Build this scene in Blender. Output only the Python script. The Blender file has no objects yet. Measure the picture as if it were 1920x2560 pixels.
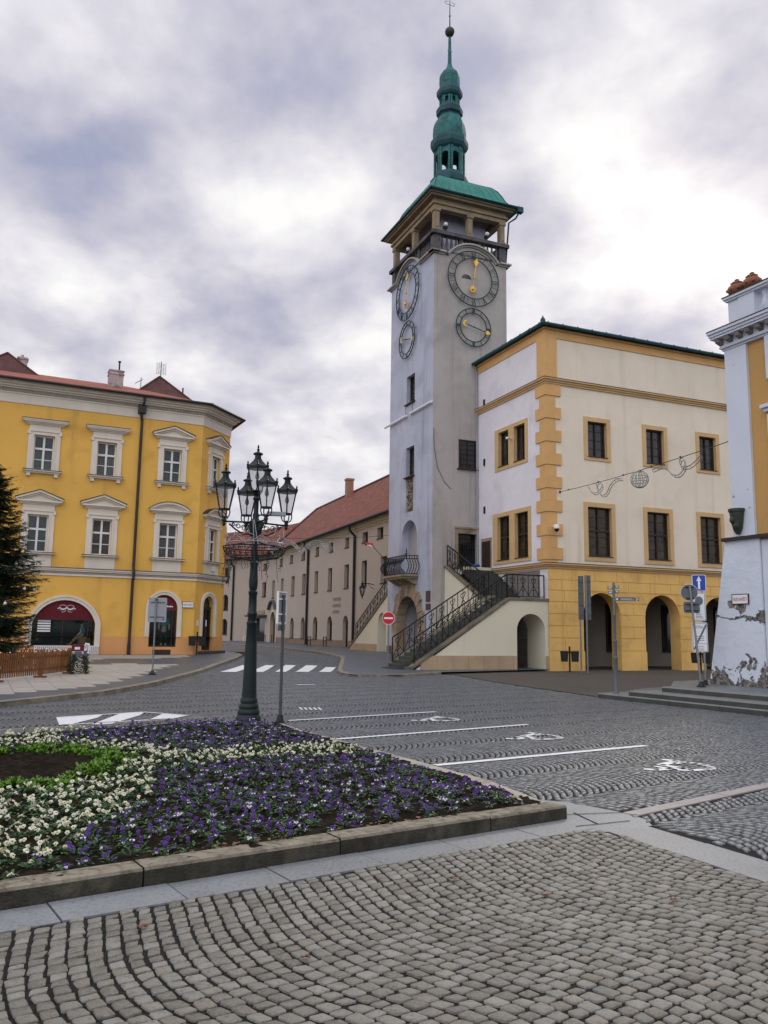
import bpy, bmesh, math, random
import numpy as np
from math import sin, cos, pi, radians, sqrt, atan2
from mathutils import Vector, Matrix
from mathutils.geometry import delaunay_2d_cdt
random.seed(7); rng = np.random.default_rng(7)
SC = bpy.context.scene; COL = SC.collection

# ---------------------------------------------------------------- camera
PITCH, ROLL, EYE, FPX = radians(8.277), radians(.845), 1.8, 2056.5
fwd = Vector((0, cos(PITCH), sin(PITCH))); rt0 = Vector((1, 0, 0)); up0 = Vector((0, -sin(PITCH), cos(PITCH)))
rt = cos(ROLL)*rt0 + sin(ROLL)*up0; up = -sin(ROLL)*rt0 + cos(ROLL)*up0
cam = bpy.data.cameras.new('camera'); camo = bpy.data.objects.new('camera', cam); COL.objects.link(camo)
cam.sensor_fit = 'VERTICAL'; cam.sensor_height = 32.0; cam.sensor_width = 24.0; cam.lens = FPX/2560*32.0
cam.clip_start = .05; cam.clip_end = 2000
m = Matrix((rt, up, -fwd)).transposed().to_4x4(); m.translation = Vector((0, 0, EYE)); camo.matrix_world = m
SC.camera = camo

# ---------------------------------------------------------------- sky, sun, exposure
SUN_AZ, SUN_EL = radians(23.4), radians(28)
SC.view_settings.view_transform = 'Standard'; SC.view_settings.look = 'None'
SC.view_settings.exposure = 0.20; SC.view_settings.gamma = 1.0; SC.view_settings.use_curve_mapping = False
W = bpy.data.worlds.new('World'); SC.world = W; W.use_nodes = True
nt = W.node_tree; nt.nodes.clear()
def N(t, **k):
    n = nt.nodes.new(t)
    for a, b in k.items(): setattr(n, a, b)
    return n
def Lk(a, b): nt.links.new(a, b)
def math_(op, a, b=None, clamp=False):
    n = N('ShaderNodeMath', operation=op); n.use_clamp = clamp
    for i, v in enumerate((a, b)):
        if v is None: continue
        if isinstance(v, (int, float)): n.inputs[i].default_value = v
        else: Lk(v, n.inputs[i])
    return n.outputs[0]
def ramp_(fac, stops, interp='LINEAR'):
    n = N('ShaderNodeValToRGB'); n.color_ramp.interpolation = interp; e = n.color_ramp.elements
    while len(e) < len(stops): e.new(.5)
    for x, (p, c) in zip(e, stops): x.position = p; x.color = (*c, 1)
    Lk(fac, n.inputs[0]); return n.outputs[0]
def mix_(fac, a, b, blend='MIX'):
    n = N('ShaderNodeMix', data_type='RGBA', blend_type=blend)
    for i, v in ((0, fac), (6, a), (7, b)):
        if isinstance(v, (int, float)): n.inputs[i].default_value = v
        elif isinstance(v, tuple): n.inputs[i].default_value = (*v, 1)
        else: Lk(v, n.inputs[i])
    return n.outputs[2]
tc = N('ShaderNodeTexCoord'); sep = N('ShaderNodeSeparateXYZ'); Lk(tc.outputs['Generated'], sep.inputs[0])
zz = math_('ADD', math_('MAXIMUM', sep.outputs[2], 0.0), .30)
cmb = N('ShaderNodeCombineXYZ'); Lk(math_('DIVIDE', sep.outputs[0], zz), cmb.inputs[0]); Lk(math_('DIVIDE', sep.outputs[1], zz), cmb.inputs[1])
mp = N('ShaderNodeMapping'); mp.inputs['Rotation'].default_value = (0, 0, radians(20)); mp.inputs['Scale'].default_value = (1.15, 1.0, 1); mp.inputs['Location'].default_value = (1.2, 7.7, 0)
Lk(cmb.outputs[0], mp.inputs[0])
def noise_(vec, sc, det, rough, dist):
    n = N('ShaderNodeTexNoise'); n.inputs['Scale'].default_value = sc; n.inputs['Detail'].default_value = det
    n.inputs['Roughness'].default_value = rough; n.inputs['Distortion'].default_value = dist; Lk(vec, n.inputs['Vector']); return n.outputs[0]
n1 = noise_(mp.outputs[0], 2.9, 4, .45, .12); n2 = noise_(mp.outputs[0], 6.5, 6, .56, .10); n3 = noise_(mp.outputs[0], .7, 1, .5, 0)
dens = math_('ADD', math_('ADD', math_('MULTIPLY', n1, .58), math_('MULTIPLY', n2, .30)), math_('MULTIPLY', n3, .12))
dens = math_('ADD', math_('MULTIPLY', math_('SUBTRACT', dens, .5), 1.25), .495)
dirn = tc.outputs['Generated']
def blob(az, el, width, amp):      # a darker or brighter bank of cloud, or an added glow, in that part of the sky
    az, el = radians(az), radians(el)
    d = N('ShaderNodeVectorMath', operation='DOT_PRODUCT'); Lk(dirn, d.inputs[0]); d.inputs[1].default_value = (sin(az)*cos(el), cos(az)*cos(el), sin(el))
    a = math_('ARCCOSINE', math_('MINIMUM', d.outputs['Value'], .99999))
    q = math_('MULTIPLY', math_('MULTIPLY', a, a), -1/(radians(width)**2))
    return math_('MULTIPLY', math_('POWER', 2.718, q), amp)
for az, el, w_, amp in ((-22, 28, 4.5, -.07), (-19, 24, 3.5, -.06), (-7, 37, 5, -.05), (-15, 26, 2.5, -.08), (-22, 41, 6, -.03),
                        (-19, 35, 4, .07), (-14, 30, 4, .06), (-7, 27, 6, .05), (-10, 14, 5, .05), (21, 28, 5, .05), (10, 36, 6, -.06),
                        (20, 20, 3.5, -.10), (-12, 20, 5, -.05), (5, 44, 6, -.06), (15, 38, 6, -.05), (24, 42, 6, -.04), (-24, 18, 6, .05), (-8, 21, 3, -.06)):
    dens = math_('ADD', dens, blob(az, el, w_, amp))
cl = ramp_(dens, [(.29, (.32, .335, .46)), (.37, (.42, .42, .525)), (.45, (.54, .53, .605)), (.53, (.68, .665, .71)), (.63, (.86, .85, .84))])
sky = N('ShaderNodeTexSky', sky_type='NISHITA'); sky.sun_disc = False; sky.sun_elevation = SUN_EL; sky.sun_rotation = SUN_AZ
sky.air_density = 1.0; sky.dust_density = 1.0
skc = mix_(1.0, sky.outputs[0], (.10, .10, .10), 'MULTIPLY')
lowgap = ramp_(dens, [(.26, (1, 1, 1)), (.36, (0, 0, 0))])
col = mix_(math_('MULTIPLY', lowgap, .18), cl, skc)
g1 = blob(21, 26, 11, .17); g2 = blob(24, 25, 4.5, .30)
gl = N('ShaderNodeCombineXYZ'); gs = math_('ADD', g1, g2)
gtex = math_('MULTIPLY', gs, math_('ADD', math_('MULTIPLY', dens, 1.6), .15))
gm_ = mix_(1.0, (1.0, .93, .80), (0, 0, 0), 'MIX')
glow = N('ShaderNodeVectorMath', operation='SCALE'); glow.inputs[0].default_value = (1.0, .90, .70); Lk(gtex, glow.inputs['Scale'])
col = mix_(1.0, col, glow.outputs[0], 'ADD')
hz = math_('POWER', math_('SUBTRACT', 1.0, math_('MAXIMUM', sep.outputs[2], 0.0), True), 9.0)
col = mix_(math_('MULTIPLY', hz, .45), col, (.78, .77, .79))
# glow added to the unseen sky behind the camera, brightening walls that face it
back_fill = N('ShaderNodeVectorMath', operation='SCALE'); back_fill.inputs[0].default_value = (.95, .97, 1.0); Lk(math_('MULTIPLY', blob(205, 42, 48, .95), math_('ADD', math_('MULTIPLY', dens, .8), .6)), back_fill.inputs['Scale'])
col = mix_(1.0, col, back_fill.outputs[0], 'ADD')
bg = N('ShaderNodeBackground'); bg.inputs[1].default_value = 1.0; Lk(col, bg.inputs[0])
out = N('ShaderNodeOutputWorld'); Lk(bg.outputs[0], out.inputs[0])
sun = bpy.data.lights.new('sun', 'SUN'); sun.energy = 1.1; sun.angle = radians(14); sun.color = (1, .94, .84)
suno = bpy.data.objects.new('sun', sun); COL.objects.link(suno)
sd = Vector((sin(SUN_AZ)*cos(SUN_EL), cos(SUN_AZ)*cos(SUN_EL), sin(SUN_EL)))
suno.rotation_euler = sd.to_track_quat('Z', 'Y').to_euler(); suno.location = sd*150

# ---------------------------------------------------------------- materials
def mat(name, col, rough=.8, var=.12, vs=1.5, bump=.0, bs=30., metal=0., col2=None, c2s=.6, c2t=(.5, .62), spec=.35, extra=None):
    """base colour with large soft mottling, optional patches of a second colour, fine bump"""
    M_ = bpy.data.materials.new(name); M_.use_nodes = True; t = M_.node_tree; b = t.nodes['Principled BSDF']
    b.inputs['Roughness'].default_value = rough; b.inputs['Metallic'].default_value = metal; b.inputs['Specular IOR Level'].default_value = spec
    co = t.nodes.new('ShaderNodeTexCoord')
    def nz(s, d=5, r=.55, dist=0.):
        n = t.nodes.new('ShaderNodeTexNoise'); n.inputs['Scale'].default_value = s; n.inputs['Detail'].default_value = d
        n.inputs['Roughness'].default_value = r; n.inputs['Distortion'].default_value = dist; t.links.new(co.outputs['Object'], n.inputs[0]); return n.outputs[0]
    def mx(f, a, c, blend='MIX'):
        n = t.nodes.new('ShaderNodeMix'); n.data_type = 'RGBA'; n.blend_type = blend
        for i, v in ((0, f), (6, a), (7, c)):
            if isinstance(v, (int, float)): n.inputs[i].default_value = v
            elif isinstance(v, tuple): n.inputs[i].default_value = (*v[:3], 1)
            else: t.links.new(v, n.inputs[i])
        return n.outputs[2]
    def rp(f, stops):
        n = t.nodes.new('ShaderNodeValToRGB'); e = n.color_ramp.elements
        while len(e) < len(stops): e.new(.5)
        for x, (p, c) in zip(e, stops): x.position = p; x.color = (c, c, c, 1) if isinstance(c, (int, float)) else (*c, 1)
        t.links.new(f, n.inputs[0]); return n.outputs[0]
    lo = tuple(c*(1-var) for c in col); hi = tuple(min(1, c*(1+var)) for c in col)
    c = mx(rp(nz(vs), [(.3, 0), (.7, 1)]), lo, hi)
    if col2: c = mx(rp(nz(c2s, 8, .62, .4), [(c2t[0], 0), (c2t[1], 1)]), c, col2)
    if extra: c = extra(t, co, c, nz, mx, rp, b)
    t.links.new(c, b.inputs['Base Color'])
    if bump:
        bn = t.nodes.new('ShaderNodeBump'); bn.inputs['Strength'].default_value = bump; bn.inputs['Distance'].default_value = .02
        t.links.new(nz(bs, 6), bn.inputs['Height']); t.links.new(bn.outputs[0], b.inputs['Normal'])
    return M_
def streaks(sc, dark, lo=.52, hi=.72, amount=.6):    # rain streaks that run down a wall
    def f(t, co, c, nz, mx, rp, b):
        mpn = t.nodes.new('ShaderNodeMapping'); mpn.inputs['Scale'].default_value = (sc, sc, .10); t.links.new(co.outputs['Object'], mpn.inputs[0])
        n = t.nodes.new('ShaderNodeTexNoise'); n.inputs['Scale'].default_value = 1.; n.inputs['Detail'].default_value = 5; t.links.new(mpn.outputs[0], n.inputs[0])
        r = rp(n.outputs[0], [(lo, 0), (hi, amount)])
        return mx(r, c, dark)
    return f
def island_tint(amt=.3, warm=(.30, .26, .20)):        # every paving stone its own shade
    def f(t, co, c, nz, mx, rp, b):
        ge = t.nodes.new('ShaderNodeNewGeometry')
        n = rp(ge.outputs['Random Per Island'], [(0, 1-amt), (1, 1+amt*.9)])
        c = mx(1.0, c, n, 'MULTIPLY')
        w = t.nodes.new('ShaderNodeMath'); w.operation = 'FRACT'
        w2 = t.nodes.new('ShaderNodeMath'); w2.operation = 'MULTIPLY'; w2.inputs[1].default_value = 37.7; t.links.new(ge.outputs['Random Per Island'], w2.inputs[0]); t.links.new(w2.outputs[0], w.inputs[0])
        c = mx(rp(w.outputs[0], [(.84, 0), (1, .5)]), c, warm)
        c = mx(rp(nz(38, 4, .7), [(.36, .0), (.66, .55)]), c, tuple(x*1.45 for x in warm))
        return mx(rp(nz(26, 5, .7), [(.30, .65), (.46, 0)]), c, tuple(x*.22 for x in warm))
    return f
def brick(scale, mortar_col, bw=.5, rh=.25, msz=.01, plane='XZ', dark=.85):
    def f(t, co, c, nz, mx, rp, b):
        s = t.nodes.new('ShaderNodeSeparateXYZ'); t.links.new(co.outputs['Object'], s.inputs[0]); k = t.nodes.new('ShaderNodeCombineXYZ')
        for i, a in enumerate(plane): t.links.new(s.outputs['XYZ'.index(a)], k.inputs[i])
        n = t.nodes.new('ShaderNodeTexBrick'); n.inputs['Scale'].default_value = scale; n.inputs['Brick Width'].default_value = bw; n.inputs['Row Height'].default_value = rh
        n.inputs['Mortar Size'].default_value = msz; n.inputs['Mortar'].default_value = (*mortar_col, 1)
        t.links.new(k.outputs[0], n.inputs[0]); t.links.new(c, n.inputs['Color1']); t.links.new(mx(1., c, (dark, dark, dark), 'MULTIPLY'), n.inputs['Color2'])
        bn = t.nodes.new('ShaderNodeBump'); bn.inputs['Strength'].default_value = .5; bn.inputs['Distance'].default_value = .02; bn.invert = True
        t.links.new(n.outputs['Fac'], bn.inputs['Height']); t.links.new(bn.outputs[0], b.inputs['Normal'])
        return n.outputs[0]
    return f
M = {}
M['tower_shade_cool'] = mat('tower_shade_cool', (.43, .455, .56), .9, .08, .35, .25, 6, col2=(.33, .345, .43), c2s=.45, c2t=(.46, .66), extra=streaks(2.6, (.24, .235, .27), .55, .76, .7))  # whitewash greyed and blued: shade of the street side put into the colour
M['tower_shade_warm'] = mat('tower_shade_warm', (.41, .385, .365), .9, .09, .35, .25, 6, col2=(.32, .295, .28), c2s=.45, c2t=(.46, .66), extra=streaks(2.6, (.21, .19, .175), .55, .76, .65))  # same whitewash, darker and warmer: shade of the front put into the colour
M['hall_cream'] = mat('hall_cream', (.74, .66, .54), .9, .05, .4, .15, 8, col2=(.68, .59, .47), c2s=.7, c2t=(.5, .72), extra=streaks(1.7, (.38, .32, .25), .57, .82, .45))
M['hall_cream_skylit'] = mat('hall_cream_skylit', (.72, .69, .74), .9, .05, .5, .15, 8, col2=(.60, .57, .62), c2s=.7, c2t=(.52, .74), extra=streaks(2.5, (.45, .43, .46), .62, .86, .4))  # the hall's plaster shifted to lavender: bluish skylight put into the colour
M['ochre'] = mat('ochre', (.62, .37, .15), .85, .08, 1.2, .12, 20)
M['ochre_frame'] = mat('ochre_frame', (.56, .38, .19), .85, .08, 1.2, .12, 20)
M['arcade'] = mat('arcade', (.72, .46, .15), .88, .09, .6, .2, 10, col2=(.58, .36, .12), c2s=1.0, c2t=(.5, .7), extra=streaks(2, (.34, .21, .07), .60, .84, .45))
M['yellow'] = mat('yellow', (.74, .43, .095), .88, .07, .3, .12, 10, col2=(.62, .345, .075), c2s=.8, c2t=(.52, .72), extra=streaks(1.6, (.33, .20, .06), .57, .80, .5))
M['yellow_plinth'] = mat('yellow_plinth', (.66, .33, .13), .88, .08, .8, .1, 20)
M['stucco'] = mat('stucco', (.68, .62, .53), .85, .06, 1.2, .1, 20, extra=streaks(3, (.45, .40, .34), .62, .86, .35))
M['stucco_dark'] = mat('stucco_dark', (.40, .36, .30), .85, .1, 2, .1, 20)
M['sash'] = mat('sash', (.70, .70, .68), .5, .04, 3)
M['glass'] = mat('glass', (.020, .023, .028), .05, .8, .9, spec=.6)  # strong mottling stands in for uneven sky reflections on the panes
M['glass_teal'] = mat('glass_teal', (.014, .036, .040), .05, .7, .9, spec=.6)
M['glass_warm'] = mat('glass_warm', (.030, .022, .012), .10, .8, 2.5, spec=.4)
M['curtain'] = mat('curtain', (.10, .10, .10), .8, .5, 14)
M['dark_wood'] = mat('dark_wood', (.035, .022, .016), .6, .3, 4, .2, 30)
M['iron'] = mat('iron', (.010, .010, .011), .55, .2, 6, spec=.25)
M['lamp_green'] = mat('lamp_green', (.006, .015, .0145), .45, .25, 5, .1, 60, spec=.3)
M['copper'] = mat('copper', (.014, .15, .152), .6, .3, 1.1, .15, 8, col2=(.012, .06, .062), c2s=2.2, c2t=(.46, .62), extra=streaks(5, (.02, .075, .07), .5, .7, .7))
M['copper_dark'] = mat('copper_dark', (.010, .062, .075), .6, .3, 1.5, .1, 8)
M['copper_bright'] = mat('copper_bright', (.026, .195, .165), .6, .2, 1.5, .1, 8, extra=streaks(6, (.03, .12, .10), .5, .7, .6))
M['gold'] = mat('gold', (.72, .45, .09), .32, .1, 8, metal=.7)
M['clock_iron'] = mat('clock_iron', (.015, .045, .05), .5, .2, 6)
M['gallery_stone'] = mat('gallery_stone', (.29, .225, .145), .9, .15, 1.5, .3, 15, col2=(.22, .18, .13), c2s=1.3)
M['dark_stone'] = mat('dark_stone', (.10, .095, .10), .85, .25, 2, .4, 15, col2=(.05, .05, .05), c2s=1.5)
M['sandstone'] = mat('sandstone', (.30, .235, .16), .9, .18, 1.5, .4, 18, col2=(.17, .13, .09), c2s=1.2)
M['plinth_stone'] = mat('plinth_stone', (.42, .31, .20), .85, .12, 1.2, .2, 15, extra=brick(1., (.16, .11, .08), .82, 2.0, .008))
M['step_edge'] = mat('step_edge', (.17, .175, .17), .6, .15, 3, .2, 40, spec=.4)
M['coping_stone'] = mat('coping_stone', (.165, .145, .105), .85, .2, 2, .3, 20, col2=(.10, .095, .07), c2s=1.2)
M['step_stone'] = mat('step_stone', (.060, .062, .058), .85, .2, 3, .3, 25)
M['stair_cream'] = mat('stair_cream', (.64, .60, .475), .9, .04, .5, .12, 10, extra=streaks(2, (.48, .44, .34), .64, .9, .35))
M['beige'] = mat('beige', (.40, .335, .285), .9, .05, .25, .1, 10, extra=streaks(1, (.36, .29, .25), .62, .9, .3))
M['beige_trim'] = mat('beige_trim', (.52, .46, .32), .9, .05, 1)
M['beige_plinth'] = mat('beige_plinth', (.22, .155, .105), .9, .1, 1, .1, 20, extra=brick(1., (.12, .08, .06), .9, 1.2, .008))
M['roof_red'] = mat('roof_red', (.30, .080, .044), .8, .45, 2.2, .3, 6, col2=(.12, .05, .04), c2s=1.3, c2t=(.44, .66), extra=brick(1., (.07, .025, .02), .24, .2, .02, 'XY', .7))
M['roof_yellow_house'] = mat('roof_yellow_house', (.36, .085, .05), .75, .2, 2, .2, 6, extra=brick(1., (.08, .03, .025), .25, .34, .02, 'XY', .75))
M['roof_dark'] = mat('roof_dark', (.13, .055, .05), .85, .3, 2, .2, 6, extra=brick(1., (.05, .022, .02), .16, .13, .012, 'XZ', .8))
M['chimney'] = mat('chimney', (.42, .36, .36), .9, .15, 2, .2, 12, col2=(.2, .15, .14), c2s=1.4)
M['chimney_red'] = mat('chimney_red', (.30, .15, .11), .9, .15, 2, .2, 12)
M['pipe'] = mat('pipe', (.030, .022, .020), .55, .3, 3, spec=.4)
M['right_white'] = mat('right_white', (.60, .64, .73), .88, .05, .5, .25, 6, col2=(.50, .55, .64), c2s=.5, c2t=(.5, .75))
def damage(t, co, c, nz, mx, rp, b):                  # broken plaster: rubble at the foot, a crack with lost patches, chips
    s = t.nodes.new('ShaderNodeSeparateXYZ'); t.links.new(co.outputs['Object'], s.inputs[0])
    def mt(op, a, v):
        n = t.nodes.new('ShaderNodeMath'); n.operation = op
        for i, q in enumerate((a, v)):
            if isinstance(q, (int, float)): n.inputs[i].default_value = q
            else: t.links.new(q, n.inputs[i])
        return n.outputs[0]
    nn = nz(2.6, 9, .62, .5)
    low = mt('ADD', nn, mt('MULTIPLY', s.outputs[2], -.27))                 # grows towards the foot
    m1 = rp(low, [(.275, 0), (.300, 1)])
    crack = mt('ABSOLUTE', mt('SUBTRACT', mt('ADD', s.outputs[2], mt('MULTIPLY', nz(1.7, 6, .6), .55)), 2.62), 0.0)
    m2 = rp(mt('SUBTRACT', mt('MULTIPLY', nz(3.3, 9, .7, .3), .18), crack), [(.048, 0), (.056, 1)])
    m3 = rp(nz(3.7, 3, .5), [(.745, 0), (.755, 1)])
    def gap_at(x0, z0, r, k):                               # plaster fallen away round the name plate
        dx = mt('MULTIPLY', mt('SUBTRACT', s.outputs[0], x0), k); dz = mt('SUBTRACT', s.outputs[2], z0)
        dd = mt('SQRT', mt('ADD', mt('MULTIPLY', dx, dx), mt('MULTIPLY', dz, dz)), 0.0)
        return rp(mt('SUBTRACT', mt('MULTIPLY', nz(4.5, 8, .65, .3), .5), dd), [(.25-r, 0), (.265-r, 1)])
    m3 = mt('MAXIMUM', m3, mt('MAXIMUM', gap_at(-1.28, 2.60, .16, 1.), mt('MAXIMUM', gap_at(-.92, 2.72, .10, 1.), gap_at(-1.95, 2.35, .18, 1.))))
    mm = mt('MAXIMUM', mt('MAXIMUM', m1, m2), m3)
    rub = mx(rp(nz(9, 6, .7), [(.42, 0), (.6, 1)]), (.055, .050, .047), (.26, .235, .215))
    c = mx(mm, c, rub)
    c = mx(rp(nz(1.6, 4, .5), [(.66, 0), (.8, .35)]), c, (.40, .42, .16))
    bn = t.nodes.new('ShaderNodeBump'); bn.inputs['Strength'].default_value = 1.; bn.inputs['Distance'].default_value = .10; bn.invert = True
    t.links.new(mt('ADD', mm, mt('MULTIPLY', nz(5, 8), .25)), bn.inputs['Height']); t.links.new(bn.outputs[0], b.inputs['Normal'])
    return c
M['buttress'] = mat('buttress', (.62, .66, .75), .88, .05, .5, col2=(.52, .57, .66), c2s=.5, c2t=(.5, .75), extra=damage)
def chips(t, co, c, nz, mx, rp, b): return mx(rp(nz(4.5, 8, .68, .4), [(.665, 0), (.68, 1)]), c, (.13, .10, .09))
M['pilaster'] = mat('pilaster', (.60, .64, .73), .88, .05, .5, .2, 8, extra=chips)
M['right_ochre'] = mat('right_ochre', (.50, .29, .10), .88, .07, .6, .15, 10, col2=(.36, .2, .08), c2s=.9, c2t=(.58, .66))
M['terracotta'] = mat('terracotta', (.25, .105, .065), .85, .25, 4, .3, 12)
M['corbel_stone'] = mat('corbel_stone', (.23, .21, .19), .85, .25, 3, .3, 15)
M['bronze'] = mat('bronze', (.035, .04, .03), .55, .3, 5, .4, 20)
M['asphalt'] = mat('asphalt', (.075, .066, .058), .85, .15, .5, .3, 120, col2=(.075, .066, .06), c2s=.4)
M['fore_stone'] = mat('fore_stone', (.168, .172, .164), .50, .16, 9, .7, 75, spec=.4, extra=island_tint(.44, (.185, .155, .115)))
M['plaza_stone'] = mat('plaza_stone', (.088, .108, .124), .36, .15, 2, .4, 60, spec=.45, extra=island_tint(.36, (.11, .105, .11)))
M['soil_joint'] = mat('soil_joint', (.006, .0055, .005), .95, .4, 6, .5, 40)
M['far_cobble'] = mat('far_cobble', (.075, .08, .086), .55, .2, 6, .9, 9, col2=(.05, .05, .05), c2s=7., c2t=(.52, .6), spec=.45)
M['slab_pale'] = mat('slab_pale', (.165, .182, .205), .55, .16, 1.3, .15, 70, col2=(.14, .15, .168), c2s=1.4, spec=.4, extra=island_tint(.10, (.2, .2, .2)))
M['landing_stone'] = mat('landing_stone', (.135, .155, .165), .45, .2, 1.5, .2, 30, col2=(.09, .1, .105), c2s=1.2, spec=.45)
M['slab_pink'] = mat('slab_pink', (.31, .275, .27), .65, .12, 4, .2, 60)
M['pave_slab'] = mat('pave_slab', (.33, .31, .29), .6, .07, 1.5, .12, 50, spec=.4, extra=island_tint(.10, (.32, .29, .25)))
M['mosaic'] = mat('mosaic', (.08, .095, .115), .45, .2, 1.2, .6, 24, col2=(.06, .065, .08), c2s=16, c2t=(.52, .58), spec=.5)
M['kerb'] = mat('kerb', (.24, .21, .17), .8, .2, 3, .3, 40, col2=(.16, .13, .10), c2s=2.5)
def moss_shade_side(t, co, c, nz, mx, rp, b):  # upright faces darkened, for moss and for the shade they lie in
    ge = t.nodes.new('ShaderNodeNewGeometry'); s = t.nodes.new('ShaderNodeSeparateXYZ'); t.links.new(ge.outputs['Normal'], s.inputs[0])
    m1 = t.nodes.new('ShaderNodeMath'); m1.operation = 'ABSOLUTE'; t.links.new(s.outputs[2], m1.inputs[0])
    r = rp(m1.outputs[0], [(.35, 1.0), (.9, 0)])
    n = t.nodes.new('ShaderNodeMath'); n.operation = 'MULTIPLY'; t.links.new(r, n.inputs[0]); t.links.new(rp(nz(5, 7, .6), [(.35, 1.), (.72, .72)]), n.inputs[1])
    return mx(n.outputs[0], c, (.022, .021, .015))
M['bed_kerb'] = mat('bed_kerb', (.25, .22, .17), .85, .2, 4, .8, 60, col2=(.12, .10, .075), c2s=11, c2t=(.46, .62), extra=moss_shade_side)
M['bed_kerb_pale'] = mat('bed_kerb_pale', (.36, .33, .275), .8, .12, 4, .4, 70, col2=(.24, .21, .17), c2s=5)
def worn(t, co, c, nz, mx, rp, b):
    a = rp(nz(9, 7, .66), [(.24, 0.1), (.33, 1)]); t.links.new(a, b.inputs['Alpha']); return c
M['paint'] = mat('paint', (.72, .74, .76), .6, .1, 9, .5, 25, extra=worn)
M['steel'] = mat('steel', (.22, .225, .235), .4, .15, 4, metal=.5)
M['steel_dark'] = mat('steel_dark', (.075, .08, .085), .5, .2, 4, metal=.3)
M['sign_back'] = mat('sign_back', (.30, .315, .34), .45, .08, 3, metal=.3)
M['sign_white'] = mat('sign_white', (.75, .76, .78), .45, .03, 3)
M['sign_red'] = mat('sign_red', (.48, .012, .02), .45, .05, 3)
M['sign_blue'] = mat('sign_blue', (.015, .06, .36), .45, .05, 3)
M['sign_grey'] = mat('sign_grey', (.10, .115, .13), .5, .1, 3)
M['black_plastic'] = mat('black_plastic', (.012, .012, .013), .5, .2, 4)
M['text_red'] = mat('text_red', (.42, .015, .04), .6, .05, 3)
M['text_dark'] = mat('text_dark', (.05, .03, .03), .6, .1, 3)
M['text_slate'] = mat('text_slate', (.12, .15, .19), .6, .1, 3)
M['plaque'] = mat('plaque', (.085, .04, .03), .6, .2, 6, .2, 40)
M['awning'] = mat('awning', (.125, .008, .018), .7, .12, 5, .2, 8)
M['wood_fence'] = mat('wood_fence', (.17, .062, .014), .65, .3, 3, .3, 25, extra=streaks(22, (.13, .04, .012), .45, .7, .6))
M['fir'] = mat('fir', (.013, .034, .016), .75, .5, 2.5)
M['bark'] = mat('bark', (.05, .035, .025), .9, .3, 6, .5, 20)
M['bauble_silver'] = mat('bauble_silver', (.75, .75, .76), .15, .05, 3, metal=.6)
M['bauble_gold'] = mat('bauble_gold', (.8, .55, .12), .2, .05, 3, metal=.7)
M['wire'] = mat('wire', (.03, .03, .032), .6, .2, 4)
M['wire_silver'] = mat('wire_silver', (.34, .35, .37), .4, .2, 4, metal=.3)
M['twig'] = mat('twig', (.055, .045, .045), .8, .3, 6)
M['soil'] = mat('soil', (.012, .009, .0065), .95, .4, 6, .8, 30, col2=(.026, .018, .012), c2s=9, spec=.05)
M['leaf'] = mat('leaf', (.018, .062, .018), .55, .45, 9, spec=.25)
M['leaf_pale'] = mat('leaf_pale', (.065, .15, .045), .55, .3, 9, spec=.25)
M['tuft'] = mat('tuft', (.085, .19, .012), .6, .35, 12)
M['petal_purple'] = mat('petal_purple', (.042, .008, .120), .6, .35, 30)
M['petal_violet'] = mat('petal_violet', (.085, .028, .21), .6, .3, 30)
M['petal_white'] = mat('petal_white', (.66, .62, .68), .6, .15, 30)
M['petal_cream'] = mat('petal_cream', (.62, .60, .43), .6, .12, 30)
M['petal_yellow'] = mat('petal_yellow', (.60, .47, .08), .6, .2, 30)
M['petal_dark'] = mat('petal_dark', (.03, .008, .05), .6, .2, 30)
M['dead_leaf'] = mat('dead_leaf', (.17, .085, .045), .8, .35, 20)
M['teal_cloth'] = mat('teal_cloth', (.02, .26, .32), .8, .15, 6)
M['mannequin_skin'] = mat('mannequin_skin', (.46, .36, .27), .6, .06, 6)
M['trousers'] = mat('trousers', (.028, .032, .04), .8, .2, 6)
M['straw'] = mat('straw', (.30, .21, .11), .8, .2, 8)
M['flag_red'] = mat('flag_red', (.45, .03, .02), .7, .15, 8)
M['flag_white'] = mat('flag_white', (.7, .7, .7), .7, .05, 8)
M['blue_bag'] = mat('blue_bag', (.02, .10, .30), .5, .2, 5)
M['camera_white'] = mat('camera_white', (.7, .7, .7), .4, .05, 4)
M['relief'] = mat('relief', (.12, .095, .07), .85, .5, 9, 1.0, 14, col2=(.33, .27, .2), c2s=6, c2t=(.5, .58))
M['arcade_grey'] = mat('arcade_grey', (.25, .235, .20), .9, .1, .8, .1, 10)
M['grey_plaster'] = mat('grey_plaster', (.34, .33, .35), .9, .1, .8, .1, 10)
def glow_mat(name, c, s):
    m_ = bpy.data.materials.new(name); m_.use_nodes = True; b = m_.node_tree.nodes['Principled BSDF']
    b.inputs['Base Color'].default_value = (*c, 1); b.inputs['Emission Color'].default_value = (*c, 1); b.inputs['Emission Strength'].default_value = s; return m_
M['fairy'] = glow_mat('fairy', (1, .75, .45), 1.3)
m_ = bpy.data.materials.new('lantern_glass'); m_.use_nodes = True; t_ = m_.node_tree; b_ = t_.nodes['Principled BSDF']
b_.inputs['Base Color'].default_value = (.50, .50, .54, 1); b_.inputs['Roughness'].default_value = .15; b_.inputs['Alpha'].default_value = .30
M['lantern_glass'] = m_
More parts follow.
